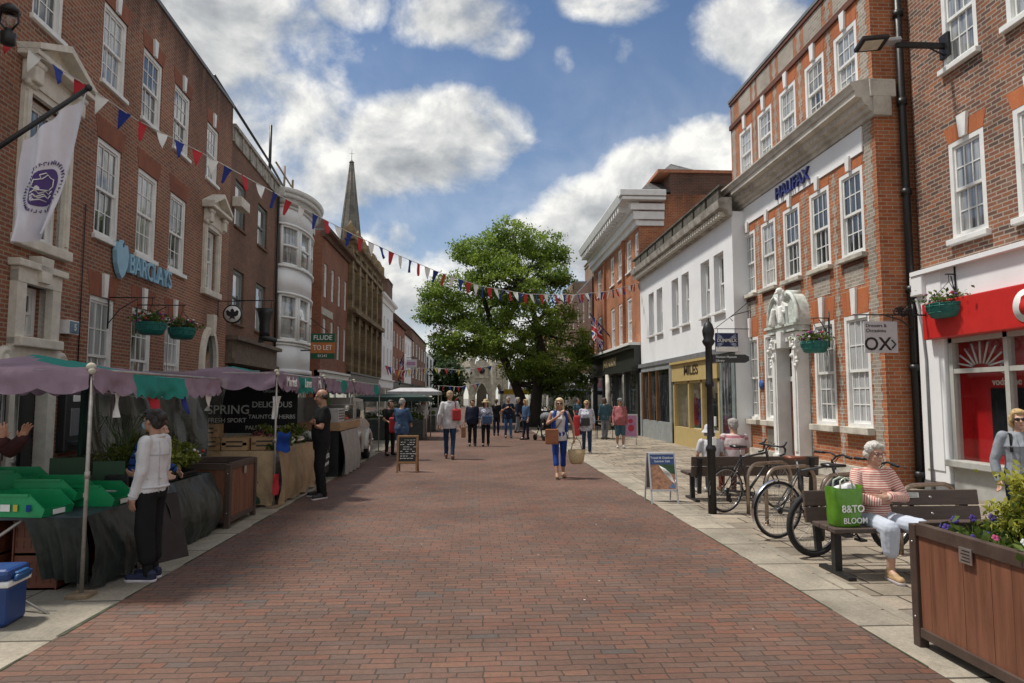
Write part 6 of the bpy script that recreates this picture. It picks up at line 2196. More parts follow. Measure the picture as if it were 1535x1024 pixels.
# ---- 4. woman in white jacket at the green crates
WJK = mat('white_denim', (.56, .56, .58), .85, var=.07, scale=6, bump=.35, bscale=22)
wj, J_, hp_, H_ = person('dark haired woman in white jacket and blue face mask at the green crates', (-3.05, 6.72, 0), R(-97), 1.58, dict(elL=(.20, .0, 1.10), wrL=(.19, -.08, .85), elR=(-.24, -.03, 1.10), wrR=(-.16, -.24, 1.02), knL=(.085, -.01, .49), anL=(.08, .04, .085), toL=(.09, -.15, .03), knR=(-.085, -.03, .49), anR=(-.085, .0, .085), toR=(-.1, -.18, .03)),
                         ('long', WJK, 'jacket'), ('crop', C_BLACK, 1.45), ('shoe', S_NAVY, mat('white_sole', (.55, .5, .54), .6)), SKINT, ('bun', H_DARK), .0085, 1.0, 1.02, 0, .03, (R(-2), 0, R(-16)), True, .011, -.03, 12, {'L': ((0, -.12, -1), (-.3, -1, 0), .35), 'R': ((.3, -1, .1), (.6, 0, .7), .5)}, collar=True, socks=C_BLACK, thick=.014)
seams(wj, J_, 1.0, 1.02, .016, -.03, (62, 118, 205, 335), (5,), mat('stitched_seam', (.45, .45, .47), .85), 0, .03)
k = MB(); k.ell(hp_(0, -.078, -.048), (.052, .042, .048), 0, H_, 14)
for q in (-1, 1): k.tube([hp_(q * .048, -.075, -.035), hp_(q * .075, .01, .0)], .003, 4)
k.build('face_mask', mat('mask_blue', (.20, .38, .50), .8), wj)
k = MB()
for i in range(6): k.ell(J_['pel'] + Vector((.16 * math.cos(i * .9 + .3), .125 * math.sin(i * .9 + .3), .1)), (.009, .009, .009), n=6)
k.build('buttons', STEEL, wj)
k = MB(); k.tube([J_['pel'] + Vector((.178 * math.cos(i * PI / 12), .136 * math.sin(i * PI / 12), .015)) for i in range(24)], .014, 6, closed=True)
for q in 'LR':
    d = (J_['wr' + q] - J_['el' + q]).normalized(); Bq = basis(d, Vector((0, 1, .1)))
    k.tube([J_['wr' + q] - d * .01 + Bq @ Vector((.043 * math.cos(i * PI / 7), .043 * math.sin(i * PI / 7), 0)) for i in range(14)], .009, 5, closed=True)
k.build('hem_band', WJK, wj)

# person in blue padded jacket behind her
bp, J_, hp_, H_ = person('person in blue padded jacket bending over the plant table', (-3.6, 7.62, 0), R(95), 1.55, dict(elL=(.23, -.12, 1.15), wrL=(.2, -.33, 1.0), elR=(-.23, -.12, 1.15), wrR=(-.2, -.33, 1.0), chs=(0, -.06, 1.22), nek=(0, -.12, 1.38), hed=(0, -.2, 1.48), shL=(.17, -.09, 1.33), shR=(-.17, -.09, 1.33)),
                         ('long', stripemat('blue_padded', (.02, .07, .25), (.006, .012, .03), 11, .75), 'padded_jacket'), ('long', C_BLACK), ('shoe', S_BLACK), SKIN, ('short', H_BROWN), .013, 1.0, 1.0, hem=-.14)

# ---- 5. man in black at the burlap table
bm_, J_, hp_, H_ = person('man in black t-shirt and trousers with folded arms at the burlap table', (-2.62, 11.9, 0), R(-68), 1.83, dict(elR=(-.24, -.06, 1.12), wrR=(.06, -.175, 1.19), elL=(.24, -.05, 1.12), wrL=(-.07, -.15, 1.13), knL=(.10, -.03, .49), toL=(.2, -.13, .03), anR=(-.12, .02, .085), toR=(-.2, -.14, .03)),
                          ('short', C_BLACK), ('long', C_BLACK, 1.1), ('shoe', S_BLACK, S_SOLE), SKINT, ('bald', H_DARK), .0095, 1.08, 1.08, .025, 0, (R(10), 0, R(-10)), True, .010, -.16, 15, {'R': ((.9, .45, .1), (0, -.2, 1), .4), 'L': ((-.9, .5, .05), (0, -.2, 1), .4)})

# ---- 6. person at the left edge with raised hands
MAR = cloth('maroon_jacket', (.05, .018, .02))
lp, J_, hp_, H_ = person('person in dark maroon jacket holding up both open hands behind the crates', (-4.62, 6.42, 0), R(66), 1.72, dict(chs=(0, -.07, 1.25), nek=(0, -.14, 1.42), hed=(0, -.2, 1.57), shL=(.17, -.12, 1.37), shR=(-.17, -.12, 1.37), elL=(.22, -.36, 1.20), wrL=(.16, -.58, 1.32), elR=(-.2, -.36, 1.22), wrR=(-.03, -.60, 1.31)), ('long', MAR, 'jacket'), ('long', C_BLACK), ('shoe', S_BLACK), SKINT, ('short', H_GREY), .0065, 1.08, 1.05, .03, 0, (0, 0, 0), True, .01, -.14, 16,
                        {'L': ((.05, -.35, .95), (-1, 0, .1), .3), 'R': ((-.05, -.35, .95), (1, 0, .1), .35)}, thick=.02)

# ---- 8. man walking away in white shirt
ws, J_, hp_, H_ = person('grey haired man in white shirt walking away with a red shoulder bag', (-.72, 19.2, 0), R(178), 1.87, walk(.55, ((.25, .06, 1.12), (.28, -.02, .88)), ((-.24, .03, 1.12), (-.26, -.02, .87))), ('long', C_WHITE, 'shirt'), ('long', C_JEAN, .95), ('shoe', S_BROWN), SKINT, ('short', mat('sandy_hair', (.38, .27, .17), .7)), .012, 1.06, 1.0, 0, 0, (R(8), 0, 0), True, .012, -.16, 20, collar=True, thick=.017)
RBAG = mat('red_bag', (.38, .015, .018), .6, var=.15)
k = MB(); k.bbox(-.12, .12, -.07, .07, 0, .33, .05); k.tube([(-.02, -.02, .3), (-.05, -.05, .55), (.02, -.16, .62)], .014, 6); tag(k.build('shoulder_bag', RBAG, None, (-.52, 19.02, 1.06)), 'red shoulder bag on the back of the man in white shirt', 'bag')
# ---- 9. couple
PATT = mat('patterned_cloth', (.42, .42, .48), .85, scale=16, col2=(.04, .05, .12), thr=(.42, .56))
SPOT = mat('spotted_blouse', (.48, .49, .56), .85, scale=22, col2=(.05, .06, .13), thr=(.38, .47))
person('stout person in dark jacket walking arm in arm towards the camera', (-.11, 24.2, 0), R(4), 1.63, walk(.35), ('long', C_NAVY, 'jacket'), ('long', C_BLACK, 1.1), ('shoe', S_BLACK), SKINT, ('short', H_BROWN), .014, 1.25, 1.15, .03, 0, folds=.012, seed=22, thick=.016)
cw, J_, hp_, H_ = person('woman in straw hat and patterned top walking beside the dark jacket', (.36, 24.1, 0), R(-3), 1.60, walk(-.3), ('34', PATT), ('long', C_BLACK), ('shoe', S_BLACK), SKIN, ('long', H_BROWN), .014, 1.08, 1.05, .02, .04, folds=.01, seed=23)
k = MB(); k.lathe([(.17, -.02), (.165, -.012), (.095, .01), (.09, .07), (.05, .10), (.01, .105)], 20, 0, M=Matrix.Translation(J_['hed'] + Vector((0, .01, .06)))); k.build('straw_hat', mat('straw', (.45, .34, .19), .8, var=.2, scale=30), cw)
k = MB(); k.bbox(-.17, .17, -.04, .04, -.15, .13, .03); tag(k.build('blue_handbag', C_MID, None, (.40, 23.88, .94)), 'blue bag carried in front by the woman in the straw hat', 'bag')
k = MB(); k.bbox(-.08, .08, -.05, .05, -.2, .18, .02); k.tube([(-.05, 0, .17), (0, 0, .36), (.05, 0, .17)], .01, 5); tag(k.build('carrier_bag', mat('brown_bag', (.25, .12, .06), .7), None, (-.42, 24.1, .5)), 'brown carrier bag held by the person in dark jacket', 'bag')
# ---- 10. man in jeans
person('man in dark navy t-shirt and blue jeans walking with hands raised to his chest', (1.37, 28.8, 0), R(6), 1.72, walk(.45, ((.27, .02, 1.12), (.12, -.2, 1.22)), ((-.27, .02, 1.12), (-.12, -.2, 1.25))), ('short', C_NAVY), ('long', C_JEANB), ('shoe', S_BLACK), SKINT, ('short', H_GREY), .015, 1.12, 1.05, .03, 0, seed=25)
# ---- 11. woman in blue trousers
wb, J_, hp_, H_ = person('tanned blond woman in royal blue cropped trousers and white vest striding forward', (1.79, 14.6, 0), R(3), 1.68, walk(-.5, ((.30, .03, 1.10), (.31, -.06, .84)), ((-.27, -.05, 1.16), (-.03, -.2, 1.34))), ('none', C_WHITE, 'vest'), ('capri', C_BLUE), ('sandal', mat('sandal', (.36, .22, .14), .6)), SKINT, ('long', mat('pale_blond', (.55, .44, .28), .6, var=.25, scale=22, bump=.5)), .0095, 1.0, 1.0, 0, .04,
                         (R(6), 0, R(-8)), True, .007, -.13, 27, {'R': ((.4, -.3, .85), (.3, -1, 0), .4), 'L': ((0, -.1, -1), (-.2, -1, 0), .9)})
k = MB()
for q in (-1, 1): k.ell(hp_(q * .033, -.090, .010), (.027, .008, .02), 0, H_, 10); k.tube([hp_(q * .058, -.088, .012), hp_(q * .08, .0, .012)], .004, 4)
k.build('sunglasses', BLACK, wb)
k = MB()
for q in (-1, 1): rings_tube(k, [((q * .13, -.02, .98), .04, .13, (0, 0, 1)), ((q * .135, -.02, 1.15), .042, .13, (0, 0, 1)), ((q * .12, -.01, 1.36), .045, .10, (0, 0, 1)), ((q * .09, .0, 1.44), .035, .07, (0, 0, 1))])
k.ell((0, .10, 1.25), (.13, .04, .17))
putmesh(remesh(k, .012, 2, .01), 'waistcoat', C_BLUE, wb)
k = MB(); k.tube([Vector((-.16, -.14, .98)), Vector((.0, -.16, 1.2)), Vector((.10, -.10, 1.42)), Vector((.12, .05, 1.43)), Vector((-.1, .15, 1.1))], .011, 6); k.build('bag_strap', S_BROWN, wb)
k = MB(); k.bbox(-.14, .14, -.05, .05, -.17, .15, .03); k.box(-.135, .135, -.058, -.05, .0, .14); tag(k.build('shoulder_bag', mat('tan_leather', (.27, .095, .035), .5, var=.2), None, (1.60, 14.38, .89)), 'tan leather shoulder bag of the woman in blue trousers', 'bag')
k = MB(); k.lathe([(.11, 0), (.15, .06), (.19, .3), (.185, .3), (.14, .05)], 20, 0, sy=.6); k.tube([(-.12, 0, .29), (-.07, 0, .48), (.0, 0, .53), (.07, 0, .48), (.12, 0, .29)], .011, 6); tag(k.build('straw_basket', mat('straw', (.45, .34, .19), .8), None, (2.14, 14.5, .3)), 'straw basket bag hanging from the hand of the woman in blue trousers', 'bag')
# ---- 12. woman in spotted blouse
sb, J_, hp_, H_ = person('woman in spotted white blouse and dark jeans with sunglasses', (3.4, 20.9, 0), R(-5), 1.60, walk(.4), ('34', SPOT, 'blouse'), ('long', C_JEAN), ('shoe', S_BLACK, S_WHITE), SKIN, ('short', H_BLOND), .013, 1.15, 1.12, .03, .04, folds=.012, hem=-.2, seed=30, thick=.016)
k = MB(); k.bbox(-.055, .055, -.02, .02, -.015, .02, .008); o_ = k.build('sunglasses', BLACK, sb); o_.location = hp_(0, -.095, .01)
k = MB(); k.bbox(-.13, .13, -.05, .05, -.13, .12, .03); tag(k.build('shoulder_bag', mat('black_leather', (.015, .015, .016), .45), None, (3.33, 20.68, .97)), 'black bag hung across the spotted white blouse', 'bag')
k = MB(); k.bbox(-.1, .1, -.06, .06, -.33, .3, .06); k.tube([(-.05, 0, .28), (0, 0, .45), (.05, 0, .28)], .012, 5); tag(k.build('shopping_bag', mat('red_print_bag', (.42, .02, .025), .6, scale=9, col2=(.5, .35, .33), thr=(.25, .34)), None, (3.08, 20.8, .86)), 'long red printed bag carried by the woman in spotted blouse', 'bag')
# ---- 13. man in pink polo
pm, J_, hp_, H_ = person('man in dusty pink shirt, blue shorts and peaked cap', (4.87, 22.95, 0), R(-2), 1.66, walk(.25), ('long', C_PINK, 'shirt'), ('shorts', C_TEAL), ('shoe', S_WHITE), SKINT, ('short', H_GREY), .013, 1.22, 1.2, .06, 0, folds=.01, seed=33)
k = MB(); k.lathe([(.092, .02), (.09, .08), (.055, .12), (.01, .13)], 18, 0, M=Matrix.Translation(J_['hed'] + Vector((0, .01, .01)))); k.ell(J_['hed'] + Vector((0, -.1, .035)), (.07, .07, .012)); k.build('cap', C_GREY, pm)
# ---- 14. people around the coffee car
person('man in blue shirt standing with his back turned behind the chalkboard', (-2.02, 19.0, 0), R(160), 1.66, walk(.1, ((.24, -.08, 1.12), (.16, -.25, 1.0)), ((-.24, -.08, 1.12), (-.16, -.25, 1.0))), ('34', C_MID, 'shirt'), ('long', C_GREY), ('shoe', S_BROWN), SKIN, ('short', H_GREY), .014, 1.2, 1.15, .03, 0, (R(14), 0, 0), folds=.012, hem=-.2, seed=35, thick=.016)
person('server in black top leaning out from the coffee counter', (-2.5, 20.3, 0), R(35), 1.62, walk(.1, ((.3, -.1, 1.18), (.36, -.25, .98)), ((-.25, -.06, 1.12), (-.2, -.25, 1.05))), ('short', C_BLACK), ('long', C_BLACK), ('shoe', S_BLACK), SKINT, ('short', H_DARK), .014, seed=36)
k = MB(); k.bbox(-.12, .12, -.06, .06, -.22, .22, .04); k.tube([(-.05, 0, .2), (0, 0, .34), (.05, 0, .2)], .012, 5); tag(k.build('shopping_bag', RBAG, None, (-2.32, 19.6, .92)), 'red bag held between the server and the man in blue shirt', 'bag')
# ---- 15. far passers-by: cheap figures of their own
cols = [C_NAVY, C_MID, C_PINK, C_BLACK, C_WHITE, C_TEAL, C_GREY, C_BLUE]
far = [(744, 30.5, 1.62, 3, 180, 0, 'person in black coat standing under the blue and yellow canopy'), (776, 33, 1.7, 0, 90, 6, 'person in dark blue walking sideways before the canopy stall'), (788, 27.5, 1.62, 1, -60, 0, 'person in blue top bending over the pushchair under the tree'),
       (866, 31, 1.66, 5, 30, 0, 'person in teal coat passing the black shopfront'), (906, 27.6, 1.68, 5, 190, 6, 'person in teal jacket facing the black shopfront'),
       (634, 30, 1.66, 4, 20, 6, 'person in white top by the dark green stall')]
for i, (x, Y, h, ci, rot, bi, lab) in enumerate(far):
    p = atY(x, 600, Y)
    person(lab, (p.x, Y, 0), R(rot), h, walk(.3 if i % 2 else -.2), ('34' if i % 3 else 'short', cols[ci]), ('long', cols[bi]), ('shoe', S_BLACK), SKINT if i % 2 else SKIN, (['short', 'bob', 'long'][i % 3], [H_BROWN, H_GREY, H_BLOND, H_DARK][i % 4]), .018, 1.05 + .1 * (i % 3), 1.05, .02, .02 * (i % 2), folds=.008, seed=40 + i, face=False, hands=True)
# ------------------------------------------------------------------ right side street furniture
BSLAT = mat('bench_composite', (.075, .052, .042), .6, var=.2, scale=4, stretch=(1, 8, 8), bump=.15, bscale=30)
def bench(label, loc, rz, length, plaque=True):
    """local +x along the bench, sitter faces -y"""
    root = thing('bench', label, 'bench', loc, rz, 'timber benches along the pavement')
    for i in range(3):
        k = MB(); k.bbox(0, length, -.19 + i * .15, -.055 + i * .15, .425, .47, .008); k.build('seat', BSLAT, root)
    for z0 in (.475, .64):
        k = MB(); Mb = TM((0, .0, 0), rx=R(-8)); k.bbox(0, length, .30, .335, z0, z0 + .155, .008, 0, Mb); b_ = k.build('backrest', BSLAT, root)
        k = MB()
        for x in (length * .28, length * .72): k.cyl(Mb @ Vector((x, .292, z0 + .08)), Mb @ Vector((x, .302, z0 + .08)), .014, n=10)
        k.build('bolt', STEEL, b_)
    for x in (.13, length - .13):
        k = MB()
        k.box(x - .035, x + .035, .0, .07, .03, .425); k.bbox(x - .04, x + .04, -.24, .32, 0, .035, .006); k.box(x - .035, x + .035, -.2, .32, .39, .424)
        k.box(x - .03, x + .03, .335, .385, .2, .78, 0, TM((0, 0, 0), rx=R(-8))); k.build('leg', BLACKM, root)
    if plaque:
        k = MB(); Mb = TM((0, 0, 0), rx=R(-8)); k.bbox(length * .585, length * .585 + .13, .292, .299, .715, .768, .002, 0, Mb)
        for j in range(3): k.box(length * .585 + .015, length * .585 + .11, .2905, .2925, .726 + j * .013, .730 + j * .013, 1, Mb)
        k.build('plaque', [STEEL, BLACK], root)
    return root
b2_ = bench('brown timber bench facing the camera with a metal plaque, white haired woman on it', (3.37, 6.55, 0), R(0), 1.86)
b1_ = bench('brown timber bench seen from behind under the old couple', (5.62, 11.45, 0), R(180), 2.12, False)

# green carrier bag on the bench
gb = thing('carrier_bag', 'bright green carrier bag standing on the bench beside the seated woman', 'bag', (3.55, 6.52, .47), R(8))
k = MB()
nb = 22
rg = random.Random(5)
rows_ = [(.0, .125, .085), (.02, .135, .095), (.12, .145, .095), (.24, .16, .09), (.33, .175, .075), (.37, .18, .065)]
vs, fs = [], []
for ri, (z, a, b_) in enumerate(rows_):
    for j in range(nb):
        q = 2 * PI * j / nb
        cx_, sx_ = math.cos(q), math.sin(q)
        ex_ = .45
        px_ = a * math.copysign(abs(cx_) ** ex_, cx_); py_ = b_ * math.copysign(abs(sx_) ** ex_, sx_)
        wob = .010 * math.sin(j * 2.3 + ri * 1.7)
        vs.append((px_ + wob + .03 * z, py_ + wob * .8, z + (0 if ri < 4 else .015 * math.sin(q * 2 + 1))))
for i in range(len(rows_) - 1):
    for j in range(nb): fs.append((i * nb + j, i * nb + (j + 1) % nb, (i + 1) * nb + (j + 1) % nb, (i + 1) * nb + j))
fs.append(tuple(range(nb - 1, -1, -1)))
k.add(vs, fs, 0, True)
gbag = k.build('bag', mat('glossy_green_plastic', (.10, .26, .018), .32, var=.12, scale=8, bump=.25, bscale=10), gb, recalc=False)
k = MB(); k.ell((.0, .0, .33), (.13, .06, .06)); k.ell((.06, -.01, .36), (.07, .05, .05)); k.build('wrapping', mat('white_plastic_film', (.6, .6, .6), .4, bump=.4), gb)
k = MB()
for y in (-.06, .06): k.tube([(-.07, y, .36), (-.06, y * .8, .43), (.0, y * .6, .46), (.06, y * .8, .43), (.07, y, .36)], .008, 6)
k.build('handle', mat('pale_green_strap', (.45, .5, .4), .6), gb)
k = MB(); k.text('8&TO', .095, front(.03, -.103, .17), 0, .002, .015); k.text('BLOOM', .075, front(.05, -.103, .06), 0, .002, .015); k.build('lettering', WHITE, gb)

# ---- wooden planter, near
PLW = mat('planter_panel', (.165, .066, .036), .55, var=.3, scale=2.2, stretch=(7, 7, .5), bump=.2, bscale=25)
PLF = mat('planter_frame', (.062, .04, .03), .55, var=.2, scale=5, bump=.1)
def planter(label, loc, rz, lx, ly, h, plaque=True):
    root = thing('planter', label, 'planter', loc, rz, 'timber planters of the market street')
    fr = .07
    for x in (0, lx - fr):
        for y in (0, ly - fr):
            k = MB(); k.bbox(x, x + fr, y, y + fr, 0, h, .006); k.build('leg', PLF, root)
    for z0, z1 in ((.07, .135), (h - .075, h + .012)):
        k = MB(); k.bbox(fr, lx - fr, .006, .06, z0, z1, .006); k.bbox(fr, lx - fr, ly - .06, ly - .006, z0, z1, .006)
        k.bbox(.006, .06, fr, ly - fr, z0, z1, .006); k.bbox(lx - .06, lx - .006, fr, ly - fr, z0, z1, .006)
        k.build('rail', PLF, root)
    k = MB()
    rj = random.Random(3)
    def boards(n0, n1, put):
        x = n0
        while x < n1 - .01:
            w = min(rj.choice((.16, .20, .235)), n1 - x)
            put(x, x + w - .003); x += w
    boards(fr, lx - fr, lambda a, b_: (k.box(a, b_, .022 + rj.uniform(0, .004), .04, .13, h - .07), k.box(a, b_, ly - .04, ly - .022 - rj.uniform(0, .004), .13, h - .07)))
    boards(fr, ly - fr, lambda a, b_: (k.box(.022 + rj.uniform(0, .004), .04, a, b_, .13, h - .07), k.box(lx - .04, lx - .022 - rj.uniform(0, .004), a, b_, .13, h - .07)))
    k.build('panel', PLW, root)
    k = MB(); k.box(.05, lx - .05, .05, ly - .05, .2, h - .1); k.build('soil', mat('soil', (.03, .022, .016), .95, var=.4, scale=20, bump=.6), root)
    k = MB()
    for y in (.035, ly - .035):
        for z in (.2, h - .12): k.cyl((-.004, y, z), (.004, y, z), .008, n=8); k.cyl((y if y < .5 else lx - .035, -.004, z), (y if y < .5 else lx - .035, .004, z), .008, n=8)
    k.build('screw_heads', STEEL, root)
    if plaque:
        k = MB(); yy = ly * .52; k.bbox(-.004, .006, yy - .055, yy + .055, h - .15, h - .055, .002)
        for j in range(4): k.box(-.006, -.003, yy - .04, yy + .035 - .01 * (j % 2), h - .135 + j * .02, h - .129 + j * .02, 1)
        k.build('plaque', [STEEL, BLACK], root)
    return root
planter('big brown timber planter with pansies and a golden green shrub', (3.03, 3.56, 0), 0, 1.15, 1.16, .825)
# shrub
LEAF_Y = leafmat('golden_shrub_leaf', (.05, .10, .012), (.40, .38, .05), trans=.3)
shr = thing('shrub', 'golden green leafy shrub growing in the big near planter', 'shrub', (3.62, 4.22, .72))
bl = []
rg = random.Random(8)
for i in range(26):
    a = rg.uniform(0, 2 * PI); d = rg.uniform(0, .27); z = rg.uniform(.02, .46)
    bl.append(((d * math.cos(a), d * math.sin(a), z), (.11, .11, .09), 1))
P, Dn, T = blob_cloud(bl, 190, 2, clump=.075)
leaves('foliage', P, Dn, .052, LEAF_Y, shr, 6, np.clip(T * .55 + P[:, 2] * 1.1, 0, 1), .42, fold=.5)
k = MB()
for i in range(14):
    c = bl[i][0]
    k.tube([(0, 0, -.05), (c[0] * .5, c[1] * .5, c[2] * .55), c], [.012, .008, .004], 5)
k.build('stem', BARK, shr)
# pansies
pan = MB()
px_pts, pd = [], []
rgn = np.random.default_rng(4)
for i in range(44):
    x, y = rgn.uniform(3.08, 3.98), rgn.uniform(3.72, 4.62)
    for j in range(24): px_pts.append((x + rgn.normal(0, .05), y + rgn.normal(0, .05), .73 + abs(rgn.normal(0, .05)))); pd.append((0, 0, 1))
leafbed = leaves('bedding_plants', px_pts, pd, .06, LEAF_S, None, 3, rgn.uniform(.2, 1, len(px_pts)), .6)
tag(leafbed, 'green bedding leaves filling the big planter', 'plants', kind='stuff')
PV = mat('pansy_violet', (.045, .02, .18), .7, var=.3, scale=40); PP = mat('pansy_pink', (.42, .06, .16), .7); PW = mat('pansy_white', (.6, .6, .58), .7)
def pansy(mb, c, r, mi, d):
    d = Vector(d).normalized(); B = basis(d, Vector((1, .2, .1)))
    for i in range(5):
        q = 2 * PI * i / 5 + .3
        mb.ell(Vector(c) + B @ Vector((.55 * r * math.cos(q), .55 * r * math.sin(q), .0)), (r * .5, r * .5, r * .14), mi, B, 8)
flw = [(3.12, 4.45, .84, 0), (3.17, 4.55, .83, 0), (3.42, 4.42, .91, 0), (3.38, 4.55, .88, 0), (3.28, 4.3, .82, 0), (3.22, 4.15, .83, 1), (3.44, 4.1, .84, 2), (3.30, 4.02, .83, 2), (3.5, 4.0, .85, 2), (3.12, 4.2, .82, 0), (3.2, 3.8, .83, 0), (3.3, 4.62, .86, 0)]
for i, (x, y, z, mi) in enumerate(flw):
    k = MB(); pansy(k, (0, 0, z - .72), .028 if mi == 0 else .024, 0, (rgn.uniform(-.5, .1), -1, .5)); k.tube([(0, .01, 0), (0, .01, z - .73)], .003, 4, 1)
    tag(k.build('pansy', [(PV, PP, PW)[mi], mat('stem_green', (.05, .1, .02), .6)], None, (x, y, .72)), ['violet pansy blooming in the big near planter', 'small pink flower in the big near planter', 'small white flower in the big near planter'][mi], 'flower', ['violet pansies in the big planter', 'pink flowers in the big planter', 'white flowers in the big planter'][mi])

# ---- finger post
p = gnd(1068, 770)
fp = thing('finger_post', 'black cast iron finger post with one pointing arm', 'signpost', (p[0], p[1], 0))
k = MB(); k.lathe([(.062, 0), (.062, .9), (.076, .92), (.076, .96), (.05, 1.0), (.044, 1.85), (.064, 1.87), (.064, 1.92), (.05, 1.95), (.05, 2.46), (.08, 2.5), (.095, 2.54), (.07, 2.58), (.085, 2.64), (.09, 2.7), (.06, 2.8), (.02, 2.84), (.02, 2.88), (.005, 2.9)], 18); k.build('post', BLACKM, fp)
k = MB()
z = 2.28
k.poly([(.05, z - .062), (.55, z - .062), (.61, z - .03), (.61, z + .03), (.55, z + .062), (.05, z + .062)], -.015, .015, 0)
k.text('Novium Museum', .046, front(.1, -.017, z + .025), 1, .001, .004, ax='LEFT'); k.text('Library', .046, front(.1, -.017, z - .03), 1, .001, .004, ax='LEFT')
k.build('finger', [BLACK, WHITE], fp)
k = MB(); k.bbox(.035, .06, -.09, -.055, 1.28, 1.42, .003); k.bbox(.0, .055, -.09, -.06, 1.0, 1.12, .003); k.build('sticker', WHITE, fp)

# ---- poster board
p0, p1 = gnd(979, 756), gnd(1020, 758)
ab = thing('poster_board', 'white framed A-board poster with a rope and coast picture', 'advertising board', ((p0[0] + p1[0]) / 2, p0[1], 0), R(2))
ALU = mat('aluminium_frame', (.52, .53, .55), .35, metal=.4, var=.06)
Mb = TM((0, 0, 0), rx=R(-12)); Mb2 = TM((0, .42, 0), rx=R(12))
k = MB()
for M in (Mb, Mb2):
    for x in (-.225, .2): k.bbox(x, x + .025, -.012, .012, 0, .8, .003, 0, M)
    k.bbox(-.225, .225, -.012, .012, .79, .82, .003, 0, M); k.bbox(-.225, .225, -.012, .012, .2, .23, .003, 0, M)
k.build('frame', ALU, ab)
k = MB(); k.box(-.2, .2, -.006, .006, .23, .79, 0, Mb2); k.build('back_panel', mat('board_grey', (.16, .14, .12), .6), ab)
k = MB()
k.box(-.2, .2, -.005, .005, .23, .79, 0, Mb); k.box(-.2, .2, -.008, -.005, .63, .79, 1, Mb)
def on(M, pts, mi, y=-.009):
    n = len(pts); k.add([M @ Vector((a, y, c)) for a, c in pts], [tuple(range(n))], mi)
on(Mb, [(-.2, .23), (.2, .23), (.2, .40), (.1, .43), (-.02, .5), (-.1, .6), (-.17, .6), (-.2, .56)], 2)
on(Mb, [(-.06, .63), (.2, .63), (.2, .47), (.08, .5), (-.02, .56)], 3, -.0085)
on(Mb, [(.1, .25), (.18, .25), (.17, .31), (.12, .32)], 5, -.0095)
for j in range(5): k.tube([Mb @ Vector((-.05 + j * .02, -.011, .61 - j * .012)), Mb @ Vector((.03 + j * .022, -.011, .48)), Mb @ Vector((.13 + j * .012, -.011, .36 - j * .012)), Mb @ Vector((.2, -.011, .30 + j * .02))], .005, 4, 4)
k.text('Travel & Outdoor', .052, Mb @ front(0, -.010, .735), 4, .001, .008); k.text('Summer Sale', .05, Mb @ front(0, -.010, .68), 4, .001, .008)
k.build('poster', [mat('poster_tan', (.36, .20, .12), .5, var=.35, scale=14), mat('poster_blue', (.04, .09, .24), .5), mat('poster_sand', (.42, .22, .13), .5, var=.4, scale=18), mat('poster_green', (.04, .09, .04), .5, var=.4, scale=20), WHITE, mat('poster_badge', (.1, .25, .5), .5)], ab)

# ---- bicycle stands
HOOP = mat('bronze_hoop', (.30, .24, .19), .38, metal=.8, var=.2, scale=12)
def hoop(label, p, q, h):
    root = thing('bicycle_stand', label, 'bicycle stand', (p[0], p[1], 0), 0, 'bicycle stands beside the benches')
    d = Vector((q[0] - p[0], q[1] - p[1], 0)); l = d.length; d.normalize()
    pts = [Vector((0, 0, 0)), Vector((0, 0, h - .22))]
    for i in range(1, 8):
        a = PI / 2 * i / 7; pts.append(d * (.22 - .22 * math.cos(a)) + Vector((0, 0, h - .22 + .22 * math.sin(a))))
    for i in range(0, 8):
        a = PI / 2 * i / 7; pts.append(d * (l - .22 + .22 * math.sin(a)) + Vector((0, 0, h - .22 + .22 * math.cos(a))))
    pts.append(d * l)
    k = MB(); k.tube(pts, .025, 10); k.build('hoop', HOOP, root)
    k = MB(); k.lathe([(.05, 0), (.05, .008), (.027, .012)], 14); k.lathe([(.05, 0), (.05, .008), (.027, .012)], 14, 0, tuple(d * l)); k.build('foot_plate', HOOP, root)
hoop('bronze bicycle stand between the spoked rear wheels of the first two bicycles', gnd(1122, 772), (4.78, 10.25), .73)
hoop('bronze bicycle stand in the middle beside the silver mudguard', gnd(1150, 787), (4.75, 9.45), .75)
hoop('bronze bicycle stand rising behind the green carrier bag', (4.25, 8.3), (5.05, 8.6), .74)
hoop('bronze bicycle stand behind the bench nearest the planter', (4.6, 7.3), (5.4, 7.5), .74)

# ---- bicycles
TYRE = mat('tyre_rubber', (.016, .016, .017), .8, var=.2, scale=30, bump=.3); RIM = mat('rim_silver', (.36, .36, .36), .3, metal=.9)
def wheel(root, c, r, tyre, rimc=None, steer=0.0):
    Mw = TM(c, rz=steer)
    k = MB()
    ring = lambda rad, y=0: [Mw @ Vector((rad * math.cos(2 * PI * i / 40), y, rad * math.sin(2 * PI * i / 40))) for i in range(40)]
    k.tube(ring(r - tyre), tyre, 8, closed=True); w = k.build('wheel', TYRE, root)
    k = MB(); k.tube(ring(r - tyre * 2 - .008), .011, 6, closed=True); k.build('rim', rimc or RIM, w)
    k = MB()
    for i in range(28):
        a = 2 * PI * i / 28
        b_ = a + (.25 if i % 2 else -.25)
        k.tube([Mw @ Vector((.022 * math.cos(b_), .025 * (1 if i % 4 < 2 else -1), .022 * math.sin(b_))), Mw @ Vector(((r - tyre * 2) * math.cos(a), 0, (r - tyre * 2) * math.sin(a)))], .0016, 4, 0, False)
    k.cyl(Mw @ Vector((0, -.045, 0)), Mw @ Vector((0, .045, 0)), .022, n=10); k.build('spokes', RIM, w)
    return w
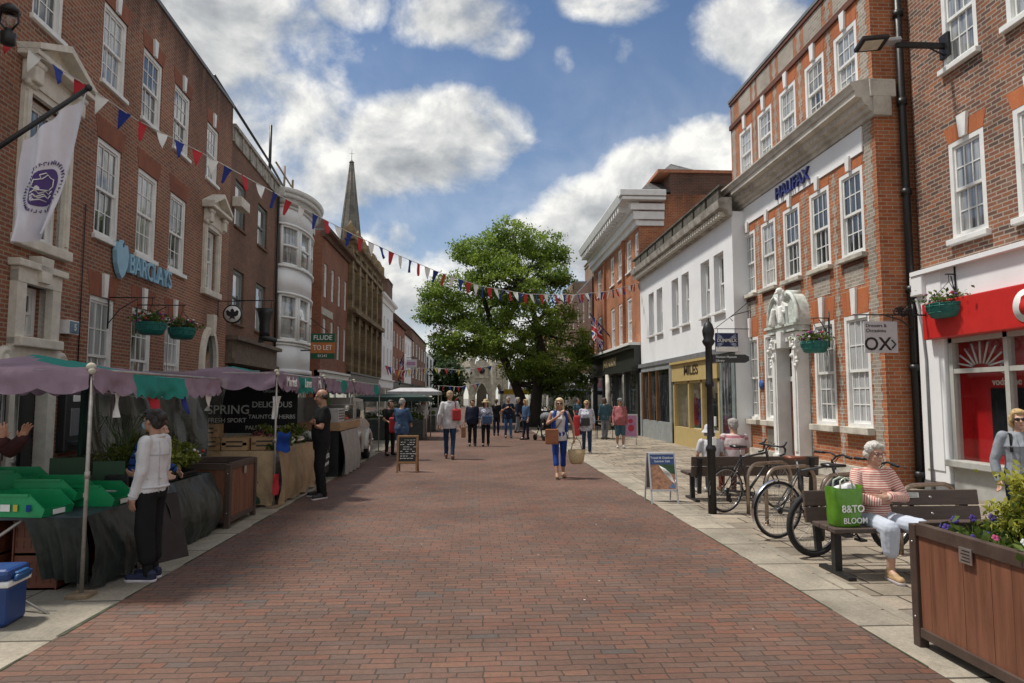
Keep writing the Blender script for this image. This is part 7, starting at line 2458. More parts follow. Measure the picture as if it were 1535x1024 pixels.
def bicycle(label, loc, rz, r=.34, tyre=.014, frame=None, kind='city', saddle=None, guard=None, bars='flat', derail=True, lean=0.06):
    """rear hub over the origin, front towards +x"""
    root = thing('bicycle', label, 'bicycle', loc, rz, 'bicycles parked at the stands')
    root.rotation_euler = (lean, 0, rz)
    fr = frame
    wb_ = 1.03
    hubr, hubf = Vector((0, 0, r)), Vector((wb_, 0, r))
    bb = Vector((.43, 0, r - .06)); st = Vector((.30, 0, .80)); ht = Vector((.80, 0, .86)); hb = Vector((.845, 0, .72))
    wheel(root, tuple(hubr), r, tyre); wheel(root, tuple(hubf), r, tyre, steer=.12)
    k = MB()
    k.tube([bb, st + Vector((-.02, 0, .04))], .017, 8); k.tube([st, ht], .016, 8); k.tube([bb, hb], .02, 8); k.tube([ht + Vector((-.005, 0, .03)), hb], .021, 8)
    for s in (-1, 1):
        k.tube([bb + Vector((0, s * .03, 0)), hubr + Vector((0, s * .06, 0))], .010, 6); k.tube([st + Vector((0, s * .015, -.01)), hubr + Vector((0, s * .06, 0))], .009, 6)
    k.build('frame', fr, root)
    k = MB()
    k.cyl(hb + Vector((.005, 0, -.01)), hb + Vector((.015, 0, -.05)), .026)
    for s in (-1, 1): k.tube([hb + Vector((.01, s * .02, -.03)), hb + Vector((.03, s * .05, -.1)), hubf + Vector((-.02, s * .05, .1)), hubf + Vector((0, s * .05, 0))], .012, 6)
    k.build('fork', fr, root)
    k = MB(); k.tube([st, st + Vector((-.045, 0, .14))], .0135, 8); k.build('seat_post', CHROME, root)
    sc0 = st + Vector((-.05, 0, .16))
    k = MB(); rings_tube(k, [(sc0 + Vector((-.13, 0, .012)), .07, .022, (1, 0, 0)), (sc0 + Vector((-.08, 0, .01)), .078, .026, (1, 0, 0)), (sc0 + Vector((.02, 0, .005)), .04, .022, (1, 0, 0)), (sc0 + Vector((.14, 0, 0)), .018, .016, (1, 0, 0))], 14, Vector((0, 1, 0))); k.build('saddle', saddle or BLACK, root)
    k = MB()
    tp0 = ht + Vector((-.01, 0, .06))
    k.tube([ht, tp0, tp0 + Vector((.07, 0, .05))], .014, 8)
    c = tp0 + Vector((.07, 0, .05))
    if bars == 'drop':
        k.tube([c + Vector((0, -.2, 0)), c + Vector((0, .2, 0))], .013, 8)
        for s in (-1, 1):
            k.tube([c + Vector((0, s * .2, 0)), c + Vector((.07, s * .205, .0)), c + Vector((.11, s * .21, -.04)), c + Vector((.09, s * .215, -.11)), c + Vector((.0, s * .22, -.13))], .016, 8)
            k.caps(c + Vector((.08, s * .205, .01)), c + Vector((.13, s * .205, .06)), .02, .016)
    else:
        k.tube([c + Vector((-.06, -.3, .02)), c + Vector((.0, -.1, .03)), c, c + Vector((.0, .1, .03)), c + Vector((-.06, .3, .02))], .012, 8)
        for s in (-1, 1):
            k.caps(c + Vector((-.06, s * .3, .02)), c + Vector((-.04, s * .2, .025)), .018, .018); k.tube([c + Vector((.0, s * .17, .03)), c + Vector((.06, s * .25, .0)), c + Vector((.05, s * .3, -.005))], .006, 5)
    k.tube([c + Vector((.0, .1, .02)), c + Vector((.1, .05, .04)), ht + Vector((.05, .02, .0)), hb + Vector((.03, 0, -.1))], .004, 5); k.tube([c + Vector((.0, -.1, .02)), c + Vector((.09, -.02, .03)), ht + Vector((-.1, 0, -.04))], .004, 5)
    k.build('handlebar', BLACKM, root)
    k = MB()
    k.tube([bb + Vector((.095 * math.cos(2 * PI * i / 24), -.045, .095 * math.sin(2 * PI * i / 24))) for i in range(24)], .006, 5, closed=True)
    for i in range(5): k.tube([bb + Vector((0, -.045, 0)), bb + Vector((.09 * math.cos(i * 1.257), -.045, .09 * math.sin(i * 1.257)))], .007, 5)
    k.cyl(bb + Vector((0, -.06, 0)), bb + Vector((0, .06, 0)), .022)
    a = R(-50)
    for s in (-1, 1):
        e = bb + Vector((s * .17 * math.cos(a), -s * -.065 * -1, s * .17 * math.sin(a)))
        k.tube([bb + Vector((0, -s * .06 * -1 * -1, 0)), e], .010, 6)
        k.bbox(e.x - .045, e.x + .045, e.y - .05, e.y + .05, e.z - .012, e.z + .012, .004)
    for zt in (.093, -.093):
        k.tube([bb + Vector((0, -.045, zt)), hubr + Vector((0, -.045, .035 if zt > 0 else -.035))], .004, 4)
    k.lathe([(.04, -.01), (.042, 0), (.03, .012)], 16, 0, M=TM(tuple(hubr + Vector((0, -.045, 0))), rx=PI / 2))
    if derail: k.bbox(-.03, .05, -.065, -.045, r - .16, r - .04, .008); k.cyl((.01, -.07, r - .07), (.01, -.04, r - .07), .028); k.cyl((.04, -.07, r - .15), (.04, -.04, r - .15), .028)
    k.build('crankset', BLACKM, root)
    if guard:
        for hc, a0, a1 in ((hubr, 20, 200), (hubf, 20, 190)):
            k = MB()
            pts = [hc + Vector(((r + .022) * math.cos(R(a0 + (a1 - a0) * i / 20)), 0, (r + .022) * math.sin(R(a0 + (a1 - a0) * i / 20)))) for i in range(21)]
            vs, fs = [], []
            for p_ in pts:
                for y in (-.026, .026): vs.append(p_ + Vector((0, y, 0)))
                vs.append(p_ + (p_ - hc).normalized() * .008)
            for i in range(20):
                fs += [(i * 3, i * 3 + 2, i * 3 + 5, i * 3 + 3), (i * 3 + 2, i * 3 + 1, i * 3 + 4, i * 3 + 5)]
            k.add(vs, fs, 0, True); k.build('mudguard', guard, root)
    return root
FRB = mat('black_bike_frame', (.018, .018, .02), .3, coat=.4); FRG = mat('grey_bike_frame', (.05, .052, .056), .35, coat=.3)
bicycle('black road bicycle with dropped handlebars parked by the far bench', (gnd(1093, 771)[0], 10.12, 0), R(22), .335, .013, FRB, saddle=BLACK, bars='drop')
bicycle('dark town bicycle with silver mudguards and brown leather saddle', (gnd(1168, 808)[0], 8.25, 0), R(14), .345, .016, FRG, saddle=mat('brown_saddle', (.17, .05, .022), .45), guard=CHROME, bars='flat', derail=False)
bicycle('black mountain bicycle with fat knobbly tyres behind the bench end', (gnd(1224, 837)[0] + .02, 7.3, 0), R(13), .355, .030, FRB, bars='flat')

# ------------------------------------------------------------------ market stalls, left side
LIL = canvasmat('lilac_canvas', (.32, .225, .29)); TEALC = canvasmat('teal_canvas', (.02, .27, .225))
POLE = mat('galvanised_pole', (.36, .34, .31), .45, metal=.6, var=.2, scale=10)
TARP = mat('dark_green_tarpaulin', (.022, .030, .027), .38, var=.3, scale=6, bump=.5, bscale=9)
PLAST = clearmat('clear_plastic_sheet', (.90, .88, .82), .12, .18, .14)


def canopy(name, label, x0, x1, y0, y1, ze, zr, val, bands, poles, seed=1, cat='market stall', text=None, zback=0.0, group='striped canopy market stalls'):
    """x1 = street side eave. hip canopy with hanging scalloped valance, striped in bands along y"""
    root = thing(name, label, cat, (x1, y0, 0), 0, group)
    X0 = x0 - x1; Ly = y1 - y0
    rr = random.Random(seed)
    xm = X0 * .5
    def roofz(x, y):
        # hip: distance to eave on each side
        dx = min(-x, x - X0) / (abs(X0) / 2); dy = min(y, Ly - y) / min(Ly * .45, 1.3)
        t = max(0, min(1, dx, dy))
        sag = -.05 * math.sin(PI * max(0, min(1, y / Ly))) * (1 - t) - .03 * math.sin(t * PI)
        return ze + (zr - ze) * t + sag + .022 * noise.noise(Vector((x * 2.2, y * 2.6, seed))) + .010 * noise.noise(Vector((x * 6 + y * 3, y * 5, seed + 4)))
    def band(y, x=-.001):
        t = y / Ly
        if min(-x, x - X0) / (abs(X0) / 2) > y / min(Ly * .45, 1.3): return bands[0][1]
        for (b_, c) in bands:
            if t <= b_: return c
        return bands[-1][1]
    nx_, ny_ = 22, 46
    k = MB()
    vs = [(X0 * i / nx_, Ly * j / ny_, roofz(X0 * i / nx_, Ly * j / ny_)) for j in range(ny_ + 1) for i in range(nx_ + 1)]
    k.v = vs
    for j in range(ny_):
        for i in range(nx_):
            a = j * (nx_ + 1) + i
            k.f.append((a, a + 1, a + nx_ + 2, a + nx_ + 1)); k.m.append(band(Ly * (j + .5) / ny_, X0 * (i + .5) / nx_)); k.sm.append(True)
    roof_ = k.build('canopy', [LIL, TEALC], root)
    # valance round the eaves
    def edge(p0, p1, bfn, nseg, sc, name='valance'):
        p0, p1 = Vector(p0), Vector(p1)
        d = (p1 - p0); l = d.length; d.normalize(); out = Vector((d.y, -d.x, 0))
        k = MB()
        n = nseg; rows = 6
        vs = []
        ph = rr.uniform(0, 6)
        for j in range(rows + 1):
            t = j / rows
            for i in range(n + 1):
                u = i / n
                p = p0 + d * (l * u)
                z0 = roofz(p.x, p.y) + .005
                depth = val * (1 - .22 * abs(math.sin(PI * u * sc)) ** .6 * 1) if t == 1 else val * t * .95
                if t == 1: depth = val * (.86 + .22 * abs(math.sin(PI * u * sc)))
                o_ = (.075 * noise.noise(Vector((u * l * 3.4 + t * .8, t * 1.5, ph))) + .03 * noise.noise(Vector((u * l * 9, t * 3, ph + 3)))) * t
                vs.append(p + out * (.012 + o_ + .03 * t) + Vector((0, 0, z0 - p.z - depth)))
        k.v = [tuple(q) for q in vs]
        for j in range(rows):
            for i in range(n):
                a = j * (n + 1) + i
                k.f.append((a, a + 1, a + n + 2, a + n + 1)); k.m.append(bfn((i + .5) / n)); k.sm.append(True)
        return k.build(name, [LIL, TEALC], root, recalc=False)
    edge((0, 0, 0), (0, Ly, 0), lambda u: band(u * Ly), 120, int(Ly / .19))
    edge((X0, 0, 0), (0, 0, 0), lambda u: bands[0][1], 90, 6)
    edge((0, Ly, 0), (X0, Ly, 0), lambda u: bands[-1][1], 60, 12)
    k = MB()
    for a, b_ in (((0, 0), (0, Ly)), ((X0, 0), (X0, Ly)), ((0, 0), (X0, 0)), ((0, Ly), (X0, Ly)), ((xm, 0), (xm, Ly))):
        k.tube([(a[0], a[1], roofz(*a) - .02), (b_[0], b_[1], roofz(*b_) - .02)], .016, 6)
    k.build('frame_bar', POLE, root)
    for (px_, py_) in poles:
        k = MB(); zt = roofz(px_, py_) + .01; k.tube([(px_, py_, .0), (px_, py_, zt)], .017, 8); k.cyl((px_, py_, 1.0), (px_, py_, 1.06), .023, n=8); pl_ = k.build('pole', POLE, root)
        k = MB(); k.bbox(px_ - .09, px_ + .09, py_ - .09, py_ + .09, 0, .035, .004); k.build('foot_plate', mat('wood_block', (.2, .14, .09), .8, var=.3, scale=9), pl_)
    k = MB(); k.ell((0, 0, ze + .01), (.04, .04, .035)); k.ell((.02, -.02, ze - .03), (.03, .03, .03)); k.build('corner_knot', mat('rope_pale', (.45, .42, .34), .9), root)
    if text:
        for (body, u, size) in text:
            k = MB(); y = u * Ly; k.text(body, size, TM((.085, y, ze - val * .55), rx=PI / 2, rz=PI / 2), 0, .002, .02); k.build('canopy_letters', WHITE, root)
    return root


c1 = canopy('market_stall', 'nearest lilac and teal market stall canopy over green crates', -6.0, -3.36, 6.16, 9.15, 1.96, 2.15, .22, [(.24, 0), (.63, 1), (1.0, 0)], [(0, .02), (-1.45, 1.3), (-2.65, .1), (-1.3, 2.9), (-2.65, 2.9)], 3)
c2 = canopy('market_stall', 'lilac and teal market stall with white canopy lettering above the burlap table', -5.6, -3.12, 10.9, 13.9, 2.10, 2.25, .27, [(.42, 0), (.74, 1), (1.0, 0)], [(0, .02), (-2.4, .1), (0, 2.95), (-2.4, 2.9)], 4, text=[('Market', .2, .22), ('Lanes', .57, .22), ('Ma', .88, .22)])
c3 = canopy('market_stall', 'lilac market stall with one teal panel above the black trolley', -5.5, -3.08, 14.05, 17.1, 2.12, 2.28, .28, [(.12, 0), (.55, 0), (.8, 1), (1.0, 0)], [(0, .05), (-2.3, .1), (0, 3.0), (-2.3, 2.9)], 5)
c4 = canopy('market_stall', 'farthest lilac market stall of the row with teal corner by the coffee car', -5.4, -3.05, 17.3, 22.0, 2.12, 2.28, .3, [(.7, 0), (.9, 1), (1.0, 0)], [(0, .05), (-2.2, .1), (0, 4.6), (-2.2, 4.5)], 6)

# clear plastic wind sheets
def windsheet(label, pts, z0, z1, seed):
    k = MB()
    n = 30; m_ = 14
    rr = random.Random(seed)
    P_ = [Vector(p) for p in pts]
    L_ = sum((P_[i + 1] - P_[i]).length for i in range(len(P_) - 1))
    def at(u):
        s_ = u * L_
        for i in range(len(P_) - 1):
            l = (P_[i + 1] - P_[i]).length
            if s_ <= l or i == len(P_) - 2: return P_[i] + (P_[i + 1] - P_[i]) * (s_ / l)
            s_ -= l
    o = P_[0]
    def fn(u, v):
        p = at(min(u, .9999)) - o
        return (p.x + .03 * math.sin(u * 17 + v * 3) + .02 * math.sin(v * 9 + u * 5), p.y + .03 * math.sin(u * 21 + v * 4), z0 + (z1 - z0) * v)
    clothsheet(k, fn, n * 2, m_)
    return tag(k.build('plastic_sheet', PLAST, None, (o.x, o.y, 0), recalc=False), label, 'wind sheet')
windsheet('crumpled clear plastic sheet closing the back of the nearest stall', [(-4.95, 9.05, 0), (-4.4, 9.12, 0), (-3.6, 9.15, 0)], .7, 1.98, 1)
windsheet('crumpled clear plastic sheet between the plants and the burlap table', [(-5.6, 10.2, 0), (-4.5, 10.55, 0), (-3.85, 10.72, 0)], .6, 2.0, 2)
k = MB(); clothsheet(k, lambda u, v: (.14 * u, .02 * math.sin(u * 9 + v), 1.45 * v), 8, 6); k.tube([(.05, -.05, .1), (.16, -.05, 1.5)], .012, 5); tag(k.build('green_curtain', mat('dark_green_cloth', (.01, .05, .035), .8), None, (-4.92, 8.8, .5)), 'dark green side curtain hanging behind the stall pole', 'curtain')
k = MB(); clothsheet(k, lambda u, v: (-.5 * u + .22 * (1 - v) * 0 - .30 * (1 - v), .04 * math.sin(u * 8), 1.75 - 1.7 * v), 12, 8); tag(k.build('green_curtain', mat('dark_green_cloth', (.01, .05, .035)), None, (-5.02, 7.5, 0)), 'dark green cloth wall at the end of the nearest stall', 'curtain')
k = MB(); k.box(-1.8, 0, 0, .03, .2, 1.95); tag(k.build('stall_backcloth', mat('dark_backcloth', (.02, .022, .02), .8), None, (-4.1, 10.75, 0)), 'dark cloth hung behind the plastic sheet of the second stall', 'curtain')
# hanging small pennants under the canopies
k = MB(); k.tube([(0, 0, 0), (0, .9, -.03), (.02, 1.8, .0), (0, 2.6, -.05)], .005, 4)
def tri(mb, y, w, h, mi): mb.add([(.01, y - w / 2, -.01), (.01, y + w / 2, -.01), (.03, y, -h)], [(0, 1, 2)], mi)
sb_ = bunting('stall_bunting', 'short string of pennants hung under the nearest canopy', [Vector((-3.36, 6.35, 1.75)), Vector((-3.38, 7.2, 1.70)), Vector((-3.36, 8.2, 1.72)), Vector((-3.36, 9.0, 1.76))], .72, [WHI, RED, BLUE, WHI], .17, .22, 12, .004)


# ---- tables and skirts
def stall_table(name, label, x0, x1, y0, y1, h, topm, skirtm=None, skirt=(), bulge=.08, seed=0, legs=True, zlow=.02):
    """x1 street side. skirt: which sides carry cloth ('x1','y0','y1')"""
    root = thing(name, label, 'stall table', (x1, y0, 0))
    X0, Ly = x0 - x1, y1 - y0
    k = MB(); k.bbox(X0, 0, 0, Ly, h - .03, h, .006); k.build('tabletop', topm, root)
    if legs:
        for x in (X0 + .06, -.06):
            for y in (.08, Ly - .08):
                k = MB(); k.tube([(x, y, 0), (x, y, h - .03)], .016, 6); k.build('leg', POLE, root)
    for sd_ in skirt:
        k = MB()
        rr = random.Random(seed)
        ph = [rr.uniform(0, 6) for _ in range(4)]
        def fn(u, v, sd_=sd_):
            ll = Ly if sd_ == 'x1' else abs(X0)
            w = bulge * math.sin(min(1, v * 1.05) * PI * .8) + (.25 + v) * (.055 * noise.noise(Vector((u * ll * 3.2 + v * .7, v * 1.1, ph[0]))) + .03 * noise.noise(Vector((u * ll * 8 - v * 1.5, v * 2.6, ph[1]))) + .012 * noise.noise(Vector((u * ll * 19, v * 9 + u * 6, ph[2]))))
            z = h + .004 - (h - zlow - .02 * math.sin(u * 20 + ph[2])) * v
            if v == 0: w = .004
            if sd_ == 'x1': return (.004 + w + .02, Ly * u, z)
            if sd_ == 'y0': return (X0 * (1 - u), -.004 - w - .01, z)
            return (X0 * (1 - u), Ly + .004 + w + .01, z)
        clothsheet(k, fn, 90, 22)
        k.build('skirt', skirtm, root, recalc=False)
    return root
DKTOP = mat('dark_table_cloth', (.035, .05, .06), .5, var=.2, bump=.2)
t1 = stall_table('stall_table', 'stall table under dark green tarpaulin carrying green crates', -5.3, -3.42, 6.28, 7.45, .66, DKTOP, TARP, ('x1',), .1, 2)
# the tarpaulin at the near corner is drawn aside and shows crates below
t2 = stall_table('stall_table', 'plant table wrapped in bulging dark green tarpaulin', -4.8, -3.42, 7.62, 9.08, .74, TARP, TARP, ('x1', 'y0', 'y1'), .16, 4)
BUR = mat('burlap', (.34, .24, .14), .95, var=.15, scale=4, bump=.5, bscale=60)
t3 = stall_table('stall_table', 'produce table with long sandy burlap skirt', -4.7, -3.12, 11.0, 13.3, .86, BUR, BUR, ('x1', 'y0'), .06, 6)
k = MB(); clothsheet(k, lambda u, v: (-.5 * u * (1 - .25 * v) - .06 + .015 * math.sin(v * 4), .14 * v + .03 * v * math.sin(u * 24) + .015 * math.sin(u * 11), .66 - .6 * v * (1 - .1 * u)), 24, 16); tag(k.build('tarpaulin_flap', TARP, None, (-3.32, 6.20, 0), recalc=False), 'dark tarpaulin flap drawn aside at the pole of the nearest stall', 'tarpaulin')
k = MB(); k.tube([(-4.75, 6.3, .05), (-3.95, 6.32, .64)], .016, 6); k.tube([(-4.0, 6.0, 0), (-4.6, 6.2, .66)], .012, 6); k.tube([(-4.35, 6.05, .35), (-3.35, 5.72, .0)][:2], .010, 6); tag(k.build('trestle_strut', POLE), 'thin metal trestle legs under the front of the crate table', 'trestle')

YLW = mat('sticker_yellow', (.5, .36, .05), .6)
# ---- green picking bins
GBIN = mat('green_bin_plastic', (.008, .26, .09), .4, var=.1, scale=5)
def pickbin(name, label, loc, rz, l=.58, w=.36, h=.2):
    root = thing(name, label, 'crate', loc, rz, 'green plastic picking bins')
    k = MB()
    t = .012
    prof_ = [(0, 0), (l * .96, 0), (l, h * .32), (l * .74, h), (0, h)]
    for y0 in (0, w - t):
        n = len(prof_)
        k.poly(prof_, y0, y0 + t, 0)
    k.box(0, l * .96, t, w - t, 0, t); k.box(0, t, t, w - t, t, h)
    k.add([(l * .955, t, .0), (l * .955, w - t, .0), (l, w - t, h * .36), (l, t, h * .36), (l * .955 - .012, t, .0), (l * .955 - .012, w - t, 0), (l - .012, w - t, h * .36), (l - .012, t, h * .36)], [(0, 1, 2, 3), (4, 7, 6, 5), (3, 2, 6, 7), (0, 4, 5, 1)])
    for y0, y1 in ((-.012, 0), (w, w + .012)):
        k.box(0, l * .74, y0, y1, h - .022, h); k.box(.05, l * .5, y0 * .5 + (w * .5 if y0 > 0 else 0), (y1 * .5 if y0 < 0 else w + .006), h * .3, h * .36)
    k.build('bin', GBIN, root)
    k = MB(); k.bbox(l * .985, l * .995, w * .3, w * .7, .01, .055, .002, 0, None); k.build('label_card', WHITE, root)
    return root
bins = [((-4.30, 6.30, .662), -2, 'front green bin beside the stall pole with price stickers'), ((-4.02, 6.86, .662), 2, 'green bin behind the white jacket woman on the tabletop'), ((-4.98, 6.30, .662), 0, 'green bin at the near table edge left of the pole'),
        ((-4.86, 6.92, .80), 4, 'raised green bin at the back of the crate table'), ((-4.30, 6.70, .74), 5, 'green bin tilted up in the middle of the crate table'), ((-5.35, 6.75, .80), 2, 'green bin stacked near the raised hands')]
for i, (l, a, lab) in enumerate(bins):
    pb = pickbin('picking_bin', lab, l, R(a - 6))
    if i == 0:
        for x, m_, w in ((.18, WHITE, .09), (.30, YLW, .04), (.42, C_BLUE, .04)):
            k = MB(); k.bbox(x, x + w, -.016, -.012, .05, .11, .002); k.build('sticker', m_, pb)
k = MB(); k.bbox(-.02, 0, 0, .34, 0, .42, .004); tag(k.build('green_board', mat('dark_green_board', (.012, .06, .022), .5), None, (-4.35, 7.3, .66), R(-70)), 'upright dark green board at the back of the crate table', 'board')
k = MB(); k.bbox(-.02, 0, 0, .3, 0, .38, .004); tag(k.build('green_board', mat('dark_green_board', (.012, .06, .022)), None, (-3.95, 7.36, .66), R(-75)), 'second upright green board close to the white jacket', 'board')
k = MB(); k.bbox(-.14, .14, -.1, .1, 0, .09, .01, 0); k.bbox(-.16, .16, -.12, .12, .09, .11, .006, 1); k.bbox(-.12, .12, .08, .12, .1, .24, .01, 0); tag(k.build('weighing_scale', [SHOPDK, mat('scale_white', (.5, .5, .5), .4)], None, (-3.72, 7.3, .66)), 'small weighing scale with pale pan behind the bins', 'scale')

# ---- crates below and cooler
BCR = mat('red_brown_crate', (.125, .036, .018), .55, var=.2, scale=5)
def stackcrate(label, loc, rz=0, l=.4, w=.6, h=.3, m=None):
    root = thing('bread_crate', label, 'crate', loc, rz, 'red brown plastic crates under the stall')
    k = MB(); t = .018
    k.box(0, l, 0, w, 0, t)
    for (x0, x1, y0, y1) in ((0, t, 0, w), (l - t, l, 0, w), (t, l - t, 0, t), (t, l - t, w - t, w)):
        for z0, z1 in ((0, h * .2), (h * .42, h * .52), (h * .8, h)): k.box(x0, x1, y0, y1, z0, z1)
        n = 6
        for i in range(n + 1):
            if x1 - x0 > y1 - y0: xx = x0 + (x1 - x0) * i / n; k.box(xx - .012, xx + .012, y0 + .002, y1 - .002, 0, h)
            else: yy = y0 + (y1 - y0) * i / n; k.box(x0 + .002, x1 - .002, yy - .012, yy + .012, 0, h)
        k.box(min(x0, x1) + .006, max(x0, x1) - .006, y0 + .006, y1 - .006, h * .2, h * .8)
    k.box(-.015, l + .015, -.015, w + .015, h - .03, h - .005) if False else None
    k.build('crate', m or BCR, root)
    return root
for i, (l, lab) in enumerate([((-4.1, 6.42, 0), 'bottom crate of the stack beside the tarpaulin'), ((-4.1, 6.42, .305), 'upper crate of the stack beside the tarpaulin'), ((-4.62, 6.40, 0), 'bottom red brown crate behind the blue cool box'), ((-4.62, 6.40, .305), 'upper red brown crate behind the blue cool box'), ((-5.2, 6.5, 0), 'red brown crate deep under the table end')]):
    stackcrate(lab, l, 0)
p = gnd(15, 935)
cb = thing('cool_box', 'dark blue cool box with white band and blue lid', 'cool box', (p[0] - .18, p[1] + .02, 0), R(6))
CBL = mat('cool_box_blue', (.012, .045, .17), .4, var=.08)
k = MB(); k.lathe([(.20, .0), (.215, .02), (.235, .30)], 4, 0, sx=1.0, sy=1.35, M=Matrix.Rotation(PI / 4, 4, 'Z')) if False else k.bbox(-.2, .2, -.15, .15, 0, .3, .03); k.build('box', CBL, cb)
k = MB(); k.bbox(-.215, .215, -.165, .165, .29, .335, .012); k.build('band', WHITE, cb)
k = MB(); k.bbox(-.21, .21, -.16, .16, .33, .42, .035); k.build('lid', CBL, cb)
k = MB(); k.tube([(.222, -.1, .33), (.235, -.1, .36), (.235, .1, .36), (.222, .1, .33)], .014, 8); k.bbox(.2, .24, -.08, .08, .32, .39, .01); k.build('handle', mat('handle_blue', (.02, .09, .25), .4), cb)

# ---- plants on the plant table
LEAF_H = leafmat('herb_leaf', (.03, .06, .012), (.24, .27, .04))
TRAY = mat('black_tray', (.015, .015, .016), .5); POTR = mat('red_pot', (.24, .04, .02), .6)
spots = [(-3.62, 7.85, .26, .8, 'bushy yellow green herb in a pot nearest the white jacket'), (-3.66, 8.2, .28, .95, 'tall yellow green herb in a red pot on the plant table'), (-3.64, 8.55, .24, .7, 'round green herb in a red pot on the plant table'), (-3.98, 8.0, .3, .5, 'spiky grass plant at the back of the plant table'), (-3.98, 8.4, .32, .55, 'dark leafy plant at the back of the plant table'),
         (-3.66, 8.86, .2, .6, 'low potted plant with red and white blooms by the brown planter')]
for i, (x, y, r, tone, lab) in enumerate(spots):
    t = thing('potted_plant', lab, 'plant', (x, y, .745), 0, 'potted plants on the tarpaulin table')
    k = MB(); k.lathe([(.06, 0), (.085, .11), (.09, .12), (.075, .12), (.07, .1)], 16); k.build('pot', POTR if i in (1, 2) else TRAY, t)
    bl = [((rb.uniform(-.6, .6) * r, rb.uniform(-.6, .6) * r, .12 + rb.uniform(.1, 1.0) * r), (r * .4, r * .4, r * .3), 1) for _ in range(10)]
    P, Dn, T = blob_cloud(bl, 130 if i < 5 else 60, 30 + i, clump=.08)
    leaves('foliage', P, Dn, .06, LEAF_H, t, i, np.clip(T - .3 + tone * .6, 0, 1), .3 if i == 3 else .45)
    k = MB()
    for j in range(7):
        a = rb.uniform(0, 2 * PI); q = rb.uniform(.5, 1.0) * r
        k.tube([(0, 0, .1), (q * .4 * math.cos(a), q * .4 * math.sin(a), .12 + r * .6), (q * math.cos(a), q * math.sin(a), .12 + r * rb.uniform(.7, 1.4))], .005, 4)
    if i == 3:
        for j in range(9):
            a = rb.uniform(0, 2 * PI); q = rb.uniform(.35, .6)
            k.tube([(0, 0, .1), (q * .2 * math.cos(a), q * .2 * math.sin(a), .5), (q * .6 * math.cos(a), q * .6 * math.sin(a), .75), (q * math.cos(a), q * math.sin(a), .6 + rb.uniform(-.1, .1))], [.006, .006, .005, .002], 4)
    k.build('stem', mat('stem_green', (.05, .1, .02)), t)
    if i == 5:
        k = MB()
        for j in range(26): k.ell((rb.uniform(-.2, .2), rb.uniform(-.2, .2), .2 + rb.uniform(0, .12)), (.025, .025, .02), j % 2, n=6)
        k.build('flowers', [RED, WHI], t)
for i, y in enumerate((7.72, 8.28)):
    k = MB(); k.box(0, .5, 0, .52, 0, .008)
    for (a, b_, c, d) in ((0, .5, 0, .01), (0, .5, .51, .52), (0, .01, 0, .52), (.49, .5, 0, .52)):
        k.box(a, b_, c, d, .05, .07); k.box(a, b_, c, d, .0, .02)
    for j in range(9): k.box(j * .06, j * .06 + .012, 0, .01, 0, .07); k.box(.49, .5, j * .06, j * .06 + .012, 0, .07)
    tag(k.build('plant_tray', TRAY, None, (-3.95, y, .742)), ['black slatted tray under the nearest herbs', 'black slatted tray under the farther herbs'][i], 'tray', 'black plant trays')
# black board leaning at the end of the plant table
k = MB(); k.box(-.3, .3, -.008, .008, 0, .7, 0, TM((0, 0, 0), rx=R(-18))); tag(k.build('leaning_board', BLACK, None, (-3.22, 7.42, 0), R(62)), 'thin black board leaning on the tarpaulin table', 'board')
# second planter on the stall side
planter('brown timber planter standing between the plant table and the burlap table', (-4.35, 9.2, 0), 0, 1.16, 1.1, .83, False)
k = MB(); k.bbox(-3.184, -3.178, 9.72, 9.80, .66, .76, .002); 
tag(k.build('planter_tag', STEEL), 'small pale metal tag fixed on the stall side planter', 'tag')

# ---- produce on the burlap table
CARD = mat('cardboard', (.30, .19, .10), .85, var=.15, scale=4)
def cardbox(label, loc, rz=0, l=.4, w=.3, h=.2, m=None):
    root = thing('cardboard_box', label, 'box', loc, rz, 'cardboard produce boxes')
    k = MB(); t = .008
    k.box(0, l, 0, w, 0, t)
    for (x0, x1, y0, y1) in ((0, t, 0, w), (l - t, l, 0, w)): k.box(x0, x1, y0, y1, t, h)
    for (y0, y1) in ((0, t), (w - t, w)):
        # long sides with two hand slots
        k.box(t, l - t, y0, y1, t, h * .28); k.box(t, l - t, y0, y1, h * .40, h * .62); k.box(t, l - t, y0, y1, h * .74, h * .92)
        for a, b_ in ((t, l * .18), (l * .82, l - t)): k.box(a, b_, y0, y1, h * .28, h * .74)
        for j in range(6): k.box(t + (l - 2 * t) * (j + .15) / 6, t + (l - 2 * t) * (j + .85) / 6, y0, y1, h * .92, h)
    k.build('box', m or CARD, root)
    k = MB(); k.box(t, l - t, .01, .016, t, h * .9); k.build('slot_backing', SHOPDK, root)  # thin dark panel close behind the slots of one long side
    return root
for i, (l, a, lab) in enumerate([((-3.98, 11.02, .87), 0, 'cardboard box with slots at the near corner of the burlap table'), ((-4.4, 11.02, .87), 3, 'cardboard box behind the stall pole on the burlap table'), ((-4.0, 11.5, .87), -8, 'cardboard box farther along the burlap table'), ((-4.45, 11.04, 1.08), 5, 'cardboard box stacked on another by the dark banner'), ((-3.55, 11.12, .87), 10, 'pale cardboard box with punched holes beside the pole')]):
    cardbox(lab, l, R(a))
PRC = [mat('carrot_orange', (.5, .13, .02), .6), mat('tomato_red', (.38, .02, .015), .35), mat('beet_red', (.10, .012, .03), .6), mat('onion_white', (.55, .5, .42), .5), mat('rhubarb_brown', (.14, .035, .025), .6)]
